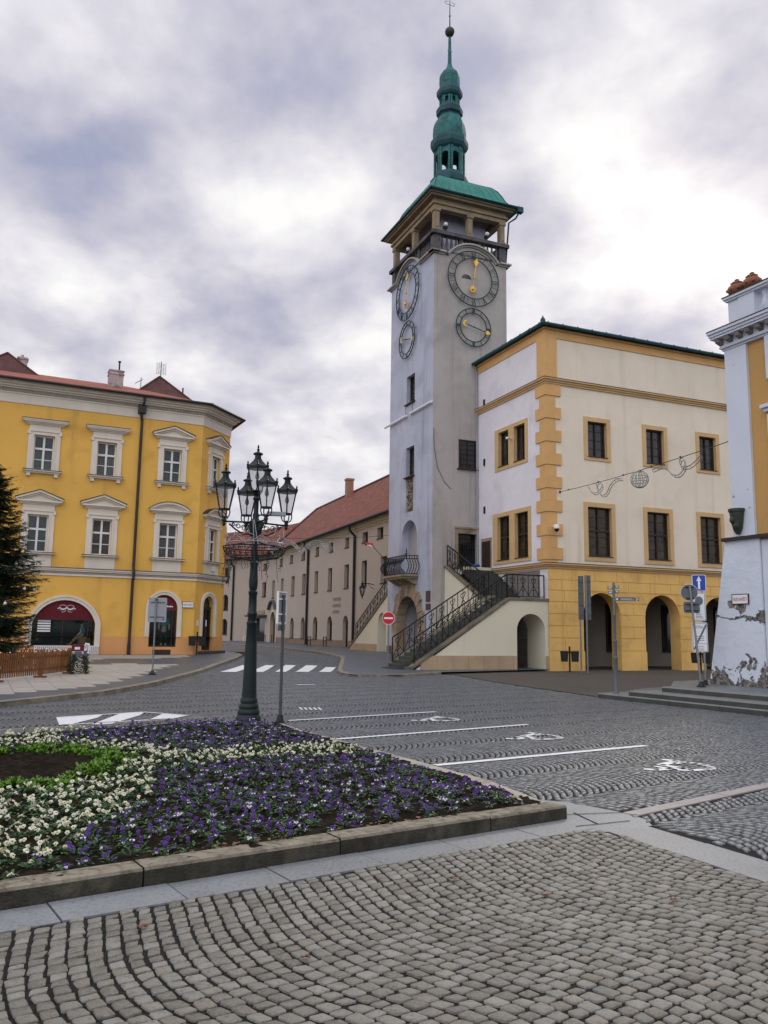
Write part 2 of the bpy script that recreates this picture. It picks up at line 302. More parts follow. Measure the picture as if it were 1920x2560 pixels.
# ---------------------------------------------------------------- mesh helpers
class Fr:                                             # a wall's own frame: u along it, n out of it, z up
    def __init__(s, o=(0, 0, 0), u=(1, 0), n=(0, -1)): s.o, s.u, s.n = o, u, n
    def __call__(s, u, n, z): return (s.o[0]+s.u[0]*u+s.n[0]*n, s.o[1]+s.u[1]*u+s.n[1]*n, s.o[2]+z)
ID = Fr((0, 0, 0), (1, 0), (0, 1))
class MB:
    def __init__(s): s.v, s.f, s.m = [], [], []
    def add(s, vs, fs, mi=0):
        k = len(s.v); s.v += [tuple(map(float, q)) for q in vs]; s.f += [tuple(i+k for i in f) for f in fs]; s.m += [mi]*len(fs); return s
    def box(s, fr, u0, u1, n0, n1, z0, z1, mi=0):
        return s.add([fr(u, n, z) for z in (z0, z1) for u, n in ((u0, n0), (u1, n0), (u1, n1), (u0, n1))],
                     [(0, 1, 2, 3), (4, 5, 6, 7), (0, 1, 5, 4), (1, 2, 6, 5), (2, 3, 7, 6), (3, 0, 4, 7)], mi)
    def bar(s, a, b, w, h=None, mi=0, upv=(0, 0, 1)):     # square bar from a to b
        a, b = Vector(a), Vector(b); h = h or w; d = (b-a).normalized(); x = d.cross(Vector(upv))
        if x.length < 1e-4: x = d.cross(Vector((1, 0, 0)))
        x.normalize(); y = x.cross(d); q = [(-1, -1), (1, -1), (1, 1), (-1, 1)]
        return s.add([p+x*(i*w/2)+y*(j*h/2) for p in (a, b) for i, j in q], [(0, 1, 2, 3), (4, 5, 6, 7), (0, 1, 5, 4), (1, 2, 6, 5), (2, 3, 7, 6), (3, 0, 4, 7)], mi)
    def ext(s, fr, pts, n0, n1, mi=0):                    # polygon in the (u, z) plane, given a thickness
        k = len(pts)
        return s.add([fr(u, n, z) for n in (n0, n1) for u, z in pts], [tuple(range(k)), tuple(range(k, 2*k))]+[(i, (i+1) % k, k+(i+1) % k, k+i) for i in range(k)], mi)
    def band(s, fr, inner, outer, n0, n1, mi=0):          # strip between two lines of points, given a thickness
        for i in range(len(inner)-1): s.ext(fr, [inner[i], inner[i+1], outer[i+1], outer[i]], n0, n1, mi)
        return s
    def tube(s, pts, r, seg=6, mi=0, closed=False):
        pts = [Vector(p) for p in pts]; k = len(pts); rs = r if isinstance(r, (list, tuple)) else [r]*k; vs = []; ref = None
        for i, p in enumerate(pts):
            d = (pts[(i+1) % k]-pts[i-1]) if closed else (pts[min(i+1, k-1)]-pts[max(i-1, 0)])
            d.normalize()
            if ref is None: ref = d.cross(Vector((0, 0, 1))) if abs(d.z) < .95 else d.cross(Vector((1, 0, 0)))
            ref = (ref-d*ref.dot(d)); ref = ref.normalized() if ref.length > 1e-5 else d.orthogonal().normalized(); y = d.cross(ref)
            vs += [p+(ref*cos(2*pi*j/seg)+y*sin(2*pi*j/seg))*rs[i] for j in range(seg)]
        fs = [(i*seg+j, i*seg+(j+1) % seg, ((i+1) % k)*seg+(j+1) % seg, ((i+1) % k)*seg+j) for i in range(k if closed else k-1) for j in range(seg)]
        if not closed: fs += [tuple(range(seg)), tuple((k-1)*seg+j for j in range(seg))]
        return s.add(vs, fs, mi)
    def lathe(s, prof, c=(0, 0), seg=16, ph=0., mi=0, sx=1., sy=1., rot=0.):
        vs = []
        for r, z in prof:
            for j in range(seg):
                a = 2*pi*j/seg+ph; x, y = r*cos(a)*sx, r*sin(a)*sy
                vs.append((c[0]+x*cos(rot)-y*sin(rot), c[1]+x*sin(rot)+y*cos(rot), z))
        k = len(prof)
        fs = [(i*seg+j, i*seg+(j+1) % seg, (i+1)*seg+(j+1) % seg, (i+1)*seg+j) for i in range(k-1) for j in range(seg)]
        fs += [tuple(range(seg)), tuple((k-1)*seg+j for j in range(seg))]
        return s.add(vs, fs, mi)
    def ball(s, c, r, seg=10, rings=6, mi=0, sz=1.):
        return s.lathe([(max(1e-4, r*sin(pi*i/rings)), c[2]-r*sz*cos(pi*i/rings)) for i in range(rings+1)], (c[0], c[1]), seg, 0, mi)
    def wall(s, fr, u0, u1, z0, z1, ops=(), depth=.25, mi=0, rmi=None, n=0.):
        """wall face with real openings (a, b, c, d, rise): rise 0 square head, else height of the arched head; reveals go `depth` in"""
        rmi = mi if rmi is None else rmi
        us = sorted({u0, u1, *[q for o in ops for q in o[:2] if u0 < q < u1]}); zs = sorted({z0, z1, *[q for o in ops for q in o[2:4] if z0 < q < z1]})
        for i in range(len(us)-1):
            for j in range(len(zs)-1):
                cu, cz = (us[i]+us[i+1])/2, (zs[j]+zs[j+1])/2
                if any(o[0] < cu < o[1] and o[2] < cz < o[3] for o in ops): continue
                s.add([fr(us[i], n, zs[j]), fr(us[i+1], n, zs[j]), fr(us[i+1], n, zs[j+1]), fr(us[i], n, zs[j+1])], [(0, 1, 2, 3)], mi)
        for a, b, c, d, rise in ops:
            head = arch(a, b, d, rise) if rise else [(a, d), (b, d)]
            if rise:
                h = len(head)//2
                s.add([fr(a, n, d)]+[fr(*[p[0], n, p[1]]) for p in head[:h+1]], [(0, i, i+1) for i in range(1, h+1)], mi)
                s.add([fr(b, n, d)]+[fr(*[p[0], n, p[1]]) for p in head[h:]], [(0, i, i+1) for i in range(1, len(head)-h)], mi)
            loop = [(a, c)]+head+[(b, c)]
            for i in range(len(loop)):
                p, q = loop[i], loop[(i+1) % len(loop)]
                s.add([fr(p[0], n, p[1]), fr(q[0], n, q[1]), fr(q[0], n-depth, q[1]), fr(p[0], n-depth, p[1])], [(0, 1, 2, 3)], rmi)
        return s
    def poly(s, fr, pts, n, mi=0): return s.add([fr(u, n, z) for u, z in pts], [tuple(range(len(pts)))], mi)
    def build(s, name, mats, parent=None, smooth=False, loc=None, coll=True):
        me = bpy.data.meshes.new(name); me.from_pydata(s.v, [], s.f); mats = mats if isinstance(mats, (list, tuple)) else [mats]
        for q in mats: me.materials.append(M[q])
        if len(mats) > 1: me.polygons.foreach_set('material_index', s.m)
        if smooth: me.polygons.foreach_set('use_smooth', [True]*len(s.f)); me.update(); me.set_sharp_from_angle(angle=radians(38))
        bm = bmesh.new(); bm.from_mesh(me); bmesh.ops.recalc_face_normals(bm, faces=bm.faces); bm.to_mesh(me); bm.free()
        o = bpy.data.objects.new(name, me); COL.objects.link(o)
        if parent: o.parent = parent
        if loc: o.location = loc
        return o
def arch(a, b, top, rise, k=18):
    w = (b-a)/2; c = (a+b)/2
    if rise >= w: return [(c-w*cos(pi*i/k), top-rise+rise*sin(pi*i/k)) for i in range(k+1)]
    R = (w*w+rise*rise)/(2*rise); t0 = math.asin(w/R)
    return [(c+R*sin(-t0+2*t0*i/k), top-R+R*cos(-t0+2*t0*i/k)) for i in range(k+1)]
def tag(o, label=None, cat=None, group=None, kind=None):
    for k, v in (('label', label), ('category', cat), ('group', group), ('kind', kind)):
        if v: o[k] = v
    return o
def thing(name, label, cat, loc=(0, 0, 0), ang=0., group=None):
    o = bpy.data.objects.new(name, None); COL.objects.link(o); o.location = loc; o.rotation_euler = (0, 0, ang); o.empty_display_size = .3
    return tag(o, label, cat, group)
def az2ang(az): return atan2(cos(radians(az)), sin(radians(az)))      # compass bearing of local +x
_tc = {}
def text(mb, fr, body, uc, zc, h, n, mi=0, w=None, thick=.01, spin=0.):
    """lettering laid on a wall frame, centred at (uc, zc), capital height h, squeezed to width w"""
    cu = bpy.data.curves.new('lettering', 'FONT'); cu.body = body; cu.size = 1; cu.resolution_u = 2
    o = bpy.data.objects.new('lettering', cu); COL.objects.link(o); bpy.context.view_layer.update()
    me = o.to_mesh(); vs = [v.co.copy() for v in me.vertices]; fs = [tuple(p.vertices) for p in me.polygons]; o.to_mesh_clear()
    bpy.data.objects.remove(o); bpy.data.curves.remove(cu)
    x0, x1 = min(v.x for v in vs), max(v.x for v in vs); sc = h/.73; sx = w/(x1-x0) if w else sc
    pts = [((v.x-(x0+x1)/2)*sx, (v.y-.365)*sc) for v in vs]
    if spin: pts = [(a*cos(spin)-b*sin(spin), a*sin(spin)+b*cos(spin)) for a, b in pts]
    mb.add([fr(uc+a, n, zc+b) for a, b in pts], fs, mi)
def dup(root, loc=None, ang=None, label=None, group=None):
    r = root.copy(); COL.objects.link(r)
    if loc is not None: r.location = loc
    if ang is not None: r.rotation_euler = (0, 0, ang)
    if label: r['label'] = label
    if group: r['group'] = group
    for ch in list(root.children):
        c = ch.copy(); COL.objects.link(c); c.parent = r
        for g_ in list(ch.children): d = g_.copy(); COL.objects.link(d); d.parent = c
    return r
def gz(x, y):
    t = np.clip((np.asarray(y)-.5*np.asarray(x)-38)/16, 0, 1); return .42*t*t*(3-2*t)
def gh(x, y): return float(gz(x, y))
def inpoly(x, y, poly):
    x, y = np.asarray(x), np.asarray(y); r = np.zeros(x.shape, bool); k = len(poly)
    for i in range(k):
        (x0, y0), (x1, y1) = poly[i], poly[(i+1) % k]
        if y0 == y1: continue
        r ^= ((y0 > y) != (y1 > y)) & (x < (x1-x0)*(y-y0)/(y1-y0)+x0)
    return r
def sheet(name, outline, h, material, step=1.0, kind='structure', label=None, thick=0.):
    """flat ground surface with this outline, following the lie of the land, h above it"""
    ol = []
    for i in range(len(outline)):
        a, b = Vector(outline[i]), Vector(outline[(i+1) % len(outline)]); k = max(1, int((b-a).length/step)); ol += [a+(b-a)*j/k for j in range(k)]
    xs = [p.x for p in ol]; ys = [p.y for p in ol]; gx, gy = np.meshgrid(np.arange(min(xs), max(xs), step), np.arange(min(ys), max(ys), step))
    gx, gy = gx.ravel(), gy.ravel(); ok = inpoly(gx, gy, outline); pts = ol+[Vector((a, b)) for a, b in zip(gx[ok], gy[ok])]
    r = delaunay_2d_cdt([Vector((p.x, p.y)) for p in pts], [], [list(range(len(ol)))], 1, 1e-4)
    mb = MB(); vs = [(p.x, p.y, gh(p.x, p.y)+h) for p in r[0]]; mb.add(vs, [tuple(f) for f in r[2]])
    if thick:
        k = len(ol); mb.add([(p.x, p.y, gh(p.x, p.y)+z) for z in (h, h-thick) for p in ol], [(i, (i+1) % k, k+(i+1) % k, k+i) for i in range(k)])
    o = mb.build(name, material); tag(o, label, None, None, kind); return o
def resample(pl, step):
    out_ = [Vector(pl[0])]; need = step
    for i in range(len(pl)-1):
        a, b = Vector(pl[i]), Vector(pl[i+1]); L = (b-a).length; pos = need
        while pos <= L: out_.append(a+(b-a)*pos/L); pos += step
        need = pos-L
    out_.append(Vector(pl[-1])); return out_
def kerb(name, pl, w, h, material, step=1.0, gap=.012, side=1, lift=0., wob=.0):
    """kerbstones laid end to end along a line; w wide on the given side"""
    mb = MB(); p = resample(pl, step)
    nrm = []
    for i in range(len(p)):
        d = (p[min(i+1, len(p)-1)]-p[max(i-1, 0)]).normalized(); nrm.append(Vector((-d.y, d.x))*side)
    for i in range(len(p)-1):
        a, b = p[i], p[i+1]; d = b-a
        if d.length < .15: continue
        d.normalize(); a2, b2 = a+d*gap/2, b-d*gap/2; j = random.uniform(-wob, wob)
        q = [a2, b2, b2+nrm[i+1]*w, a2+nrm[i]*w]; z = [gh(t.x, t.y)+lift for t in q]; e = .018
        ins = [q[0]+nrm[i]*e, q[1]+nrm[i+1]*e, q[2], q[3]]
        vs = [(t.x, t.y, z_-.12) for t, z_ in zip(q, z)]+[(t.x, t.y, z_+h-e+j) for t, z_ in zip(q, z)]+[(t.x, t.y, z_+h+j) for t, z_ in zip(ins, z)]
        mb.add(vs, [(0, 1, 5, 4), (1, 2, 6, 5), (2, 3, 7, 6), (3, 0, 4, 7), (4, 5, 9, 8), (5, 6, 10, 9), (6, 7, 11, 10), (7, 4, 8, 11), (8, 9, 10, 11)])
    return tag(mb.build(name, material), None, None, None, 'structure')
def np_mesh(name, verts, quads, tris, material, smooth=True):
    me = bpy.data.meshes.new(name); me.vertices.add(len(verts)); me.vertices.foreach_set('co', verts.astype(np.float32).ravel())
    nq, ntr = len(quads), len(tris); me.loops.add(nq*4+ntr*3); me.loops.foreach_set('vertex_index', np.concatenate([quads.ravel(), tris.ravel()]).astype(np.int32))
    me.polygons.add(nq+ntr); me.polygons.foreach_set('loop_start', np.concatenate([np.arange(nq)*4, nq*4+np.arange(ntr)*3]).astype(np.int32))
    if smooth: me.polygons.foreach_set('use_smooth', np.ones(nq+ntr, bool))
    me.update(calc_edges=True); me.validate(); me.materials.append(M[material])
    o = bpy.data.objects.new(name, me); COL.objects.link(o); return o
def setts(name, az, sp, ln, curve, keep, material, u_rng, v_rng, oct_=False, gap=.014, jit=.010, dome=.006, gv=None):
    """paving setts in curved courses: v counts courses along bearing az, u runs along a course, curve(u) bends it"""
    a = radians(az); va = np.array([sin(a), cos(a)]); ua = np.array([-va[1], va[0]])
    ks = np.arange(int(v_rng[0]/sp)-6, int(v_rng[1]/sp)+6); js = np.arange(int(u_rng[0]/ln)-1, int(u_rng[1]/ln)+1)
    K, J = np.meshgrid(ks, js, indexing='ij'); K, J = K.ravel(), J.ravel()
    off = rng.random(len(ks))*ln; ro = off[K-ks[0]]
    du = rng.normal(0, .10*ln, len(K)+1)
    ub = {}                                               # shared cross joints so that stones never overlap
    e = rng.normal(0, .09*ln, (len(ks), len(js)+1)); u0 = J*ln+ro+e[K-ks[0], J-js[0]]; u1 = (J+1)*ln+ro+e[K-ks[0], J-js[0]+1]
    uc = (u0+u1)/2; vc = (K+.5)*sp+curve(uc); cx = uc*ua[0]+vc*va[0]; cy = uc*ua[1]+vc*va[1]
    ok = keep(cx, cy); u0, u1, K, cx, cy = u0[ok], u1[ok], K[ok], cx[ok], cy[ok]; n = len(cx)
    g2 = gap/2; g3 = (gv or gap)/2
    def corner(u, kk, su, sv):
        uu = u+su*g2+rng.normal(0, jit*.5, n); vv = kk*sp+curve(u)+sv*g3+rng.normal(0, jit*.5, n)
        return np.stack([uu*ua[0]+vv*va[0], uu*ua[1]+vv*va[1]], -1)
    C4 = np.stack([corner(u0, K, 1, 1), corner(u1, K, -1, 1), corner(u1, K+1, -1, -1), corner(u0, K+1, 1, -1)], 1)   # n,4,2
    if oct_:
        t = .12; ring = []
        for i in range(4):
            p, q = C4[:, i], C4[:, (i+1) % 4]; ring += [p+(q-p)*t, p+(q-p)*(1-t)]
        ring = np.stack(ring, 1); k = 8
    else: ring = C4; k = 4
    cen = ring.mean(1, keepdims=True); tz = rng.normal(0, .0014, n)[:, None]; tilt = rng.normal(0, .022, (n, 1, 2))
    base = gz(cx, cy)[:, None]
    def lev(scale, dz): p = cen+(ring-cen)*scale; return np.concatenate([p, (base+tz+dz+((p-cen)*tilt).sum(-1))[..., None]], -1)
    L = [lev(1.0, -.035), lev(.995, -dome*.9), lev(.945, -dome*.1 + rng.normal(0, .0011, (n, k)))]
    c3 = np.concatenate([cen, (base+tz)[..., None]], -1)
    V = np.concatenate(L+[c3], 1); nv = 3*k+1; b0 = (np.arange(n)*nv)[:, None]
    qs = np.array([(r*k+i, r*k+(i+1) % k, (r+1)*k+(i+1) % k, (r+1)*k+i) for r in (0, 1) for i in range(k)]); ts = np.array([(2*k+i, 2*k+(i+1) % k, 3*k) for i in range(k)])
    o = np_mesh(name, V.reshape(-1, 3), (b0[:, :, None]+qs[None]).reshape(-1, 4), (b0[:, :, None]+ts[None]).reshape(-1, 3), material, False)
    return tag(o, None, None, None, 'structure')
# ---------------------------------------------------------------- where things stand
AF = 67.27; aF = az2ang(AF)
dF = Vector((sin(radians(AF)), cos(radians(AF)), 0)); dS = Vector((-dF.y, dF.x, 0))
HC = Vector((8.22, 40.99, 0)); T0 = HC+dS*7.1-dF*2.95
AY = 64.0; yF = Vector((sin(radians(AY)), cos(radians(AY)), 0)); yN = Vector((-yF.y, yF.x, 0)); YD = Vector((-13.02, 43.0, .40))
AB = -21.0; B0 = Vector((.32, 58.0, .42)); AR = -25.0; RB = Vector((9.76, 24.8, 0))

# ---------------------------------------------------------------- ground and paving
mb = MB(); xs = list(np.arange(-60, 60.1, 2.0)); ys = list(np.arange(-10, 120.1, 2.0)); xs = [-600, -250, -120]+xs+[120, 250, 600]; ys = [-300, -80]+ys+[200, 400, 900]
for j, y in enumerate(ys):
    for i, x in enumerate(xs): mb.v.append((x, y, gh(x, y)-.013))
nx = len(xs); mb.f = [(j*nx+i, j*nx+i+1, (j+1)*nx+i+1, (j+1)*nx+i) for j in range(len(ys)-1) for i in range(nx-1)]; mb.m = [0]*len(mb.f)
tag(mb.build('ground', 'soil_joint'), None, None, None, 'structure')
A56 = 56.0; fa = Vector((sin(radians(A56)), cos(radians(A56)))); fb = Vector((-fa.y, fa.x))      # along and across the front kerb of the bed
P0 = Vector((-2.37, 5.63)); FC = P0+fa*5.10                                                     # front corner of the bed kerb
def P2(p): return (p[0], p[1])
bed_r = Vector((-1.80, 15.55))                                                                   # far right corner of the bed
bed_l = Vector((-7.4, 11.5)); bed_fl = P0-fa*4.2
BED = [P2(bed_fl), P2(FC), P2(bed_r), (-3.05, 15.55), (-4.75, 14.3), P2(bed_l)]
sl0, sl1 = P0-fa*4.2-fb*.42, FC-fb*.42+fa*.28
bandd = Vector((.44, -.90)).normalized(); band0 = Vector((1.99, 8.62)); bandn = Vector((-bandd.y, bandd.x))     # slab band that runs off to the right
b_far = [band0+bandn*.0+bandd*t for t in (0, 6.5)]
BAND = [Vector((2.10, 8.02)), Vector((2.10, 8.02))+bandd*6.5, Vector((2.42, 8.80))+bandd*6.6, Vector((2.42, 8.80)), Vector((1.90, 8.66))]
FORE = [(-6.5, 1.8), P2(sl0), P2(sl1), P2(BAND[0]), P2(BAND[1]), (6.5, 1.5)]
KL = [(-16.0, 12.2), (-11.5, 15.3), (-9.6, 17.3), (-8.55, 18.91), (-7.93, 20.91), (-7.4, 22.77), (-7.15, 26.33), (-7.4, 33.24), (-7.62, 38.0), (-7.50, 43.2), (-7.6, 45.6), (-8.6, 48.0)]
KR = [(2.6, 36.3), (.74, 33.6), (-1.10, 33.30), (-1.65, 34.4), (-1.95, 36.6), (-2.08, 40.5), (-2.25, 46.5), (-3.9, 51.0), (-7.3, 61.5), (-11.0, 71.0), (-14.5, 75.6), (-20, 79)]
yce = Vector((-9.09, 47.16, 0))
PAVL = KL+[(yce.x-.4, yce.y+2.2), (-10.9, 45.5), (-14, 44.2), (-34, 34), (-34, 12.2)]
ISL = KR+[(-22, 84), (-15.4, 98), (6, 62), (6, 45), (9.5, 42)]
APR = [(2.6, 36.5), (3.07, 36.2), (4.2, 31.2), (5.2, 28.0), (6.36, 24.5), (9, 23.2), (14, 26), (30, 44), (24, 60), (9.5, 44)]
stepd = Vector((.475, -.88)).normalized()
S1 = [(6.30, 24.2), (12.4, 12.9), (22, 18), (16, 34), (10.8, 29.5)]
PINK = [(2.43, 8.79), (2.63, 8.62), (4.63, 10.19), (7.2, 12.2), (7.05, 12.4), (4.4, 10.26)]
CORN = [(1.78, 8.34), (1.90, 7.95), (2.12, 7.96), (2.62, 8.24), (2.64, 8.52), (2.46, 8.86), (2.05, 9.30), (1.62, 9.45)]
excl = [CORN, BED, FORE, [P2(p) for p in BAND], PAVL, ISL, S1, PINK, [P2(sl0), P2(FC-fa*9.3-fb*.0), P2(FC), P2(BAND[0])]]
sheet('foreground_ground', FORE, -.011, 'soil_joint', 1.5)
def keep_fore(x, y): return inpoly(x, y, FORE) & ~inpoly(x, y, CORN) & (y > 2.6) & (np.abs(x) < .55*y+.8)
def curve_fore(u): return .30*np.cos(2*pi*(u-.15)/3.3)+.03*np.sin(u*3.1)
u_off = P0.dot(fb)-.42
setts('foreground_setts', A56, .104, .096, lambda u: -.14*np.cos(2*pi*(u_off-u-.35)/3.3-pi*.5)*1.0, keep_fore, 'fore_stone', (-9, 9), (-9, 12), True, .015, .010, .004, .021)
def keep_plaza(x, y):
    k = (x > -.49*y-2.0) & (x < .56*y+4.0) & (y > 4) & (y < 56) & (y-.25*x < 60)
    for p in excl: k &= ~inpoly(x, y, p)
    k &= ~inpoly(x, y, APR)
    k &= ~((x < -7.6) & (y > 43)) & ~((x > -2) & (y > 38))
    return k
def scallop(L, sag):
    def f(u): t = u/L-np.floor(u/L); return -sag*(1-(2*t-1)**2)*-1
    return f
setts('plaza_setts', 55., .112, .098, scallop(1.32, .40), keep_plaza, 'plaza_stone', (-10, 62), (-30, 60), False, .012, .007, .005, .034)
far_out = [(-9.6, 56), (-1.5, 46), (-2.25, 46.5), (-3.9, 51.0), (-7.3, 61.5), (-11.0, 71.0), (-14.5, 75.6), (-20, 79), (-40, 80), (-40, 52), (-8.6, 48)]
sheet('street_setts', [(-9.4, 52.5), (-4.3, 52.5), (-7.3, 61.5), (-11.0, 71.0), (-14.5, 75.6), (-20, 79), (-60, 80), (-60, 52.5)], -.004, 'far_cobble', 2.)
# pale slabs along the bed and the band of slabs that leaves its corner
mb = MB()
def slab_row(mb, a, b, w, L, first=.0, gap=.012, h=.0, th=.08, pad=0):
    a, b = Vector(a), Vector(b); d = (b-a).normalized(); n = Vector((-d.y, d.x)); T = (b-a).length; p = -first
    while p < T:
        q = min(p+L*random.uniform(.93, 1.07), T); s0 = max(p, 0)
        c = [a+d*(s0+gap/2), a+d*(q-gap/2), a+d*(q-gap/2)+n*w, a+d*(s0+gap/2)+n*w]; j = random.uniform(-.003, .003)
        mb.add([(t.x, t.y, gh(t.x, t.y)-th) for t in c]+[(t.x, t.y, gh(t.x, t.y)+h+j) for t in c], [(0, 1, 5, 4), (1, 2, 6, 5), (2, 3, 7, 6), (3, 0, 4, 7), (4, 5, 6, 7)]); p = q
slab_row(mb, sl0, sl1-fa*.35, .405, .82, .35)
bn_ = Vector((BAND[2]-BAND[1])); slab_row(mb, BAND[0]+bandd*.0, BAND[1], .50, 1.05, .25)
mj = MB(); mb.add([(x, y, -.004) for x, y in CORN], [tuple(range(8))])
for a_, b_ in (((1.86, 8.14), (2.46, 8.42)), ((2.10, 8.25), (1.98, 8.75)), ((1.74, 8.62), (2.50, 8.80))):
    d_ = (Vector(b_)-Vector(a_)).normalized(); n_ = Vector((-d_.y, d_.x))*.008; mj.add([(q.x, q.y, .002) for q in (Vector(a_)-n_, Vector(b_)-n_, Vector(b_)+n_, Vector(a_)+n_)], [(0, 1, 2, 3)])
tag(mj.build('slab_joints', 'soil_joint'), None, None, None, 'structure')
tag(mb.build('slab_border', 'slab_pale'), None, None, None, 'structure')
mb = MB(); slab_row(mb, (2.60, 8.66), (7.4, 12.5), .17, .9); tag(mb.build('paving_strip', 'slab_pink'), None, None, None, 'structure')
# the island by the tower, the pavement by the yellow house, the tarmac before the town hall
sheet('tower_pavement', ISL, .10, 'mosaic', 1.2); kerb('tower_kerb', KR, .20, .112, 'kerb', 1.0, side=-1)
sheet('left_pavement', PAVL, .108, 'mosaic', 1.2); kerb('left_kerb', KL, .22, .12, 'kerb', 1.0, side=1)
sheet('town_hall_tarmac', APR, .012, 'asphalt', 1.5)
mb = MB(); yFo = Vector((yF.x, yF.y)); yNo = Vector((yN.x, yN.y)); sd_ = .56
LIGHT = [(-30, 14.), (-12.6, 17.6), (-9.52, 21.0), (-8.69, 22.84), (-8.35, 24.91), (-8.7, 29.46), (-9.3, 34.5), (-9.2, 37.8), (-11.2, 37.4), (-12.9, 36.4), (-13.6, 39.2), (-10.4, 41.6), (-9.5, 43.0), (-10.8, 43.6), (-14, 42), (-30, 35)]
for i in range(-48, 14):
    for j in range(-50, 4):
        c = Vector((YD.x, YD.y))+yFo*(i+.5)*sd_+yNo*(j+.5)*sd_
        if inpoly(c.x, c.y, LIGHT) and -22 < c.x:
            q = [c+yFo*(a*(sd_/2-.006))+yNo*(b*(sd_/2-.006)) for a, b in ((-1, -1), (1, -1), (1, 1), (-1, 1))]; j_ = random.uniform(-.002, .002)
            mb.add([(t.x, t.y, gh(t.x, t.y)+.10) for t in q]+[(t.x, t.y, gh(t.x, t.y)+.118+j_) for t in q], [(0, 1, 5, 4), (1, 2, 6, 5), (2, 3, 7, 6), (3, 0, 4, 7), (4, 5, 6, 7)])
tag(mb.build('pavement_slabs', 'pave_slab'), None, None, None, 'structure')
# three stone steps up to the right-hand house
mb = MB(); sa = Vector((6.26, 24.27)); sn = Vector((-stepd.y, stepd.x))
def step_poly(p0, k, cornr): return [p0, p0+stepd*14, p0+stepd*14+sn*9, p0+sn*9-stepd*2]
for k, (p0, z0, z1) in enumerate((((6.26, 24.27), -.1, .14), ((6.86, 23.29), .14, .28), ((7.70, 23.05), .28, .42))):
    p0 = Vector(p0); T = 15.0; p = 0.
    while p < T:
        L_ = random.uniform(1.2, 1.6); q = min(T, p+L_); back = 1.6 if k < 2 else .35
        c = [p0+stepd*(p+.004), p0+stepd*(q-.004), p0+stepd*(q-.004)+sn*back, p0+stepd*(p+.004)+sn*back]; e = .03
        ci = [c[0]+sn*e, c[1]+sn*e, c[2], c[3]]
        vs_ = [(t.x, t.y, z0-.05) for t in c]+[(t.x, t.y, z1-e) for t in c]+[(t.x, t.y, z1) for t in ci]
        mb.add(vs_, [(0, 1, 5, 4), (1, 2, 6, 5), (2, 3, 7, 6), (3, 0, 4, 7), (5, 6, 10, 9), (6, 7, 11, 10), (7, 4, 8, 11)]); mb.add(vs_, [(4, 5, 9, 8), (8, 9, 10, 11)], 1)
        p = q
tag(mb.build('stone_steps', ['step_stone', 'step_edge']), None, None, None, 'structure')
sp = Vector((7.70, 23.05))+sn*.35
sheet('stone_landing', [P2(sp), P2(sp+stepd*15), P2(sp+stepd*15+sn*12), P2(sp+sn*12-stepd*3), P2(sp+sn*2.2-stepd*1.9)], .418, 'landing_stone', 2., thick=.5)
sp1 = Vector((6.86, 23.29))
sheet('step_tread', [(6.30, 24.27), (6.86, 23.32), (8.0, 24.0), (9.6, 26.3), (9.2, 26.8), (6.9, 24.9)], .132, 'mosaic', 1., thick=.3)
sheet('step_tread_upper', [(6.92, 23.30), (7.72, 23.05), (8.3, 23.6), (9.7, 26.0), (9.3, 26.2), (7.3, 24.1)], .272, 'mosaic', 1., thick=.3)
# painted markings
def marks(name, polys, h=.007):
    mb = MB()
    for p in polys: mb.add([(a, b, gh(a, b)+h) for a, b in p], [tuple(range(len(p)))])
    return tag(mb.build(name, 'paint'), None, None, None, 'structure')
def stripe(a, b, w):
    a, b = Vector(a), Vector(b); d = (b-a).normalized(); n = Vector((-d.y, d.x))*w/2; k = max(1, int((b-a).length/1.)); o_ = []
    for i in range(k):
        p, q = a+(b-a)*i/k, a+(b-a)*(i+1)/k; o_.append([P2(p-n), P2(q-n), P2(q+n), P2(p+n)])
    return o_
zeb = []
for x0, x1, xb0, xb1, ya, yb in ((-6.86, -6.19, -6.66, -6.12, 35.55, 40.0), (-5.72, -5.09, -5.62, -5.2, 35.95, 40.5), (-4.62, -4.17, -4.71, -4.2, 36.3, 40.95), (-3.77, -3.20, -3.73, -3.16, 36.6, 41.2), (-2.76, -2.25, -2.69, -2.2, 36.85, 41.3)):
    for i in range(5):
        t, s_ = i/5, (i+1)/5; zeb.append([(x0+(xb0-x0)*t, ya+(yb-ya)*t), (x1+(xb1-x1)*t, ya+(yb-ya)*t), (x1+(xb1-x1)*s_, ya+(yb-ya)*s_), (x0+(xb0-x0)*s_, ya+(yb-ya)*s_)])
zeb = [p for p in zeb if max(q[0] for q in p) < -2.2]
marks('zebra_crossing', zeb, .012)
bay = stripe((-1.86, 16.95), (1.25, 19.27), .12)+stripe((-.73, 14.21), (2.94, 16.89), .125)+stripe((.75, 11.61), (4.37, 13.96), .13)
def wheelchair(c, s):           # access symbol lying across the bay
    c = Vector(c); o_ = []
    def path(pts, w):
        for a, b in zip(pts, pts[1:]):
            a, b = Vector(a), Vector(b); d = (b-a).normalized(); n = Vector((-d.y, d.x))*w/2; a -= d*w*.2; b += d*w*.2
            o_.append([P2(c+(q)*s) for q in (a-n, b-n, b+n, a+n)])
    path([(-.56, -.26), (-.42, -.31), (-.18, -.18), (.01, -.13)], .12); path([(-.33, -.01), (-.2, -.2)], .10); path([(-.01, .63), (.14, .51), (-.21, .14), (0, -.15)], .13)
    path([(.05, .31), (.16, .36), (.25, .38), (.34, .31), (.40, .20), (.43, .08), (.43, -.05), (.37, -.15), (.28, -.21), (.05, -.31), (-.11, -.28)], .12); return o_
for c, s in (((4.16, 11.8), 1.0), ((2.73, 14.87), .98), ((1.18, 17.6), .96)): bay += wheelchair(c, s)
marks('parking_bay_markings', bay, .008)
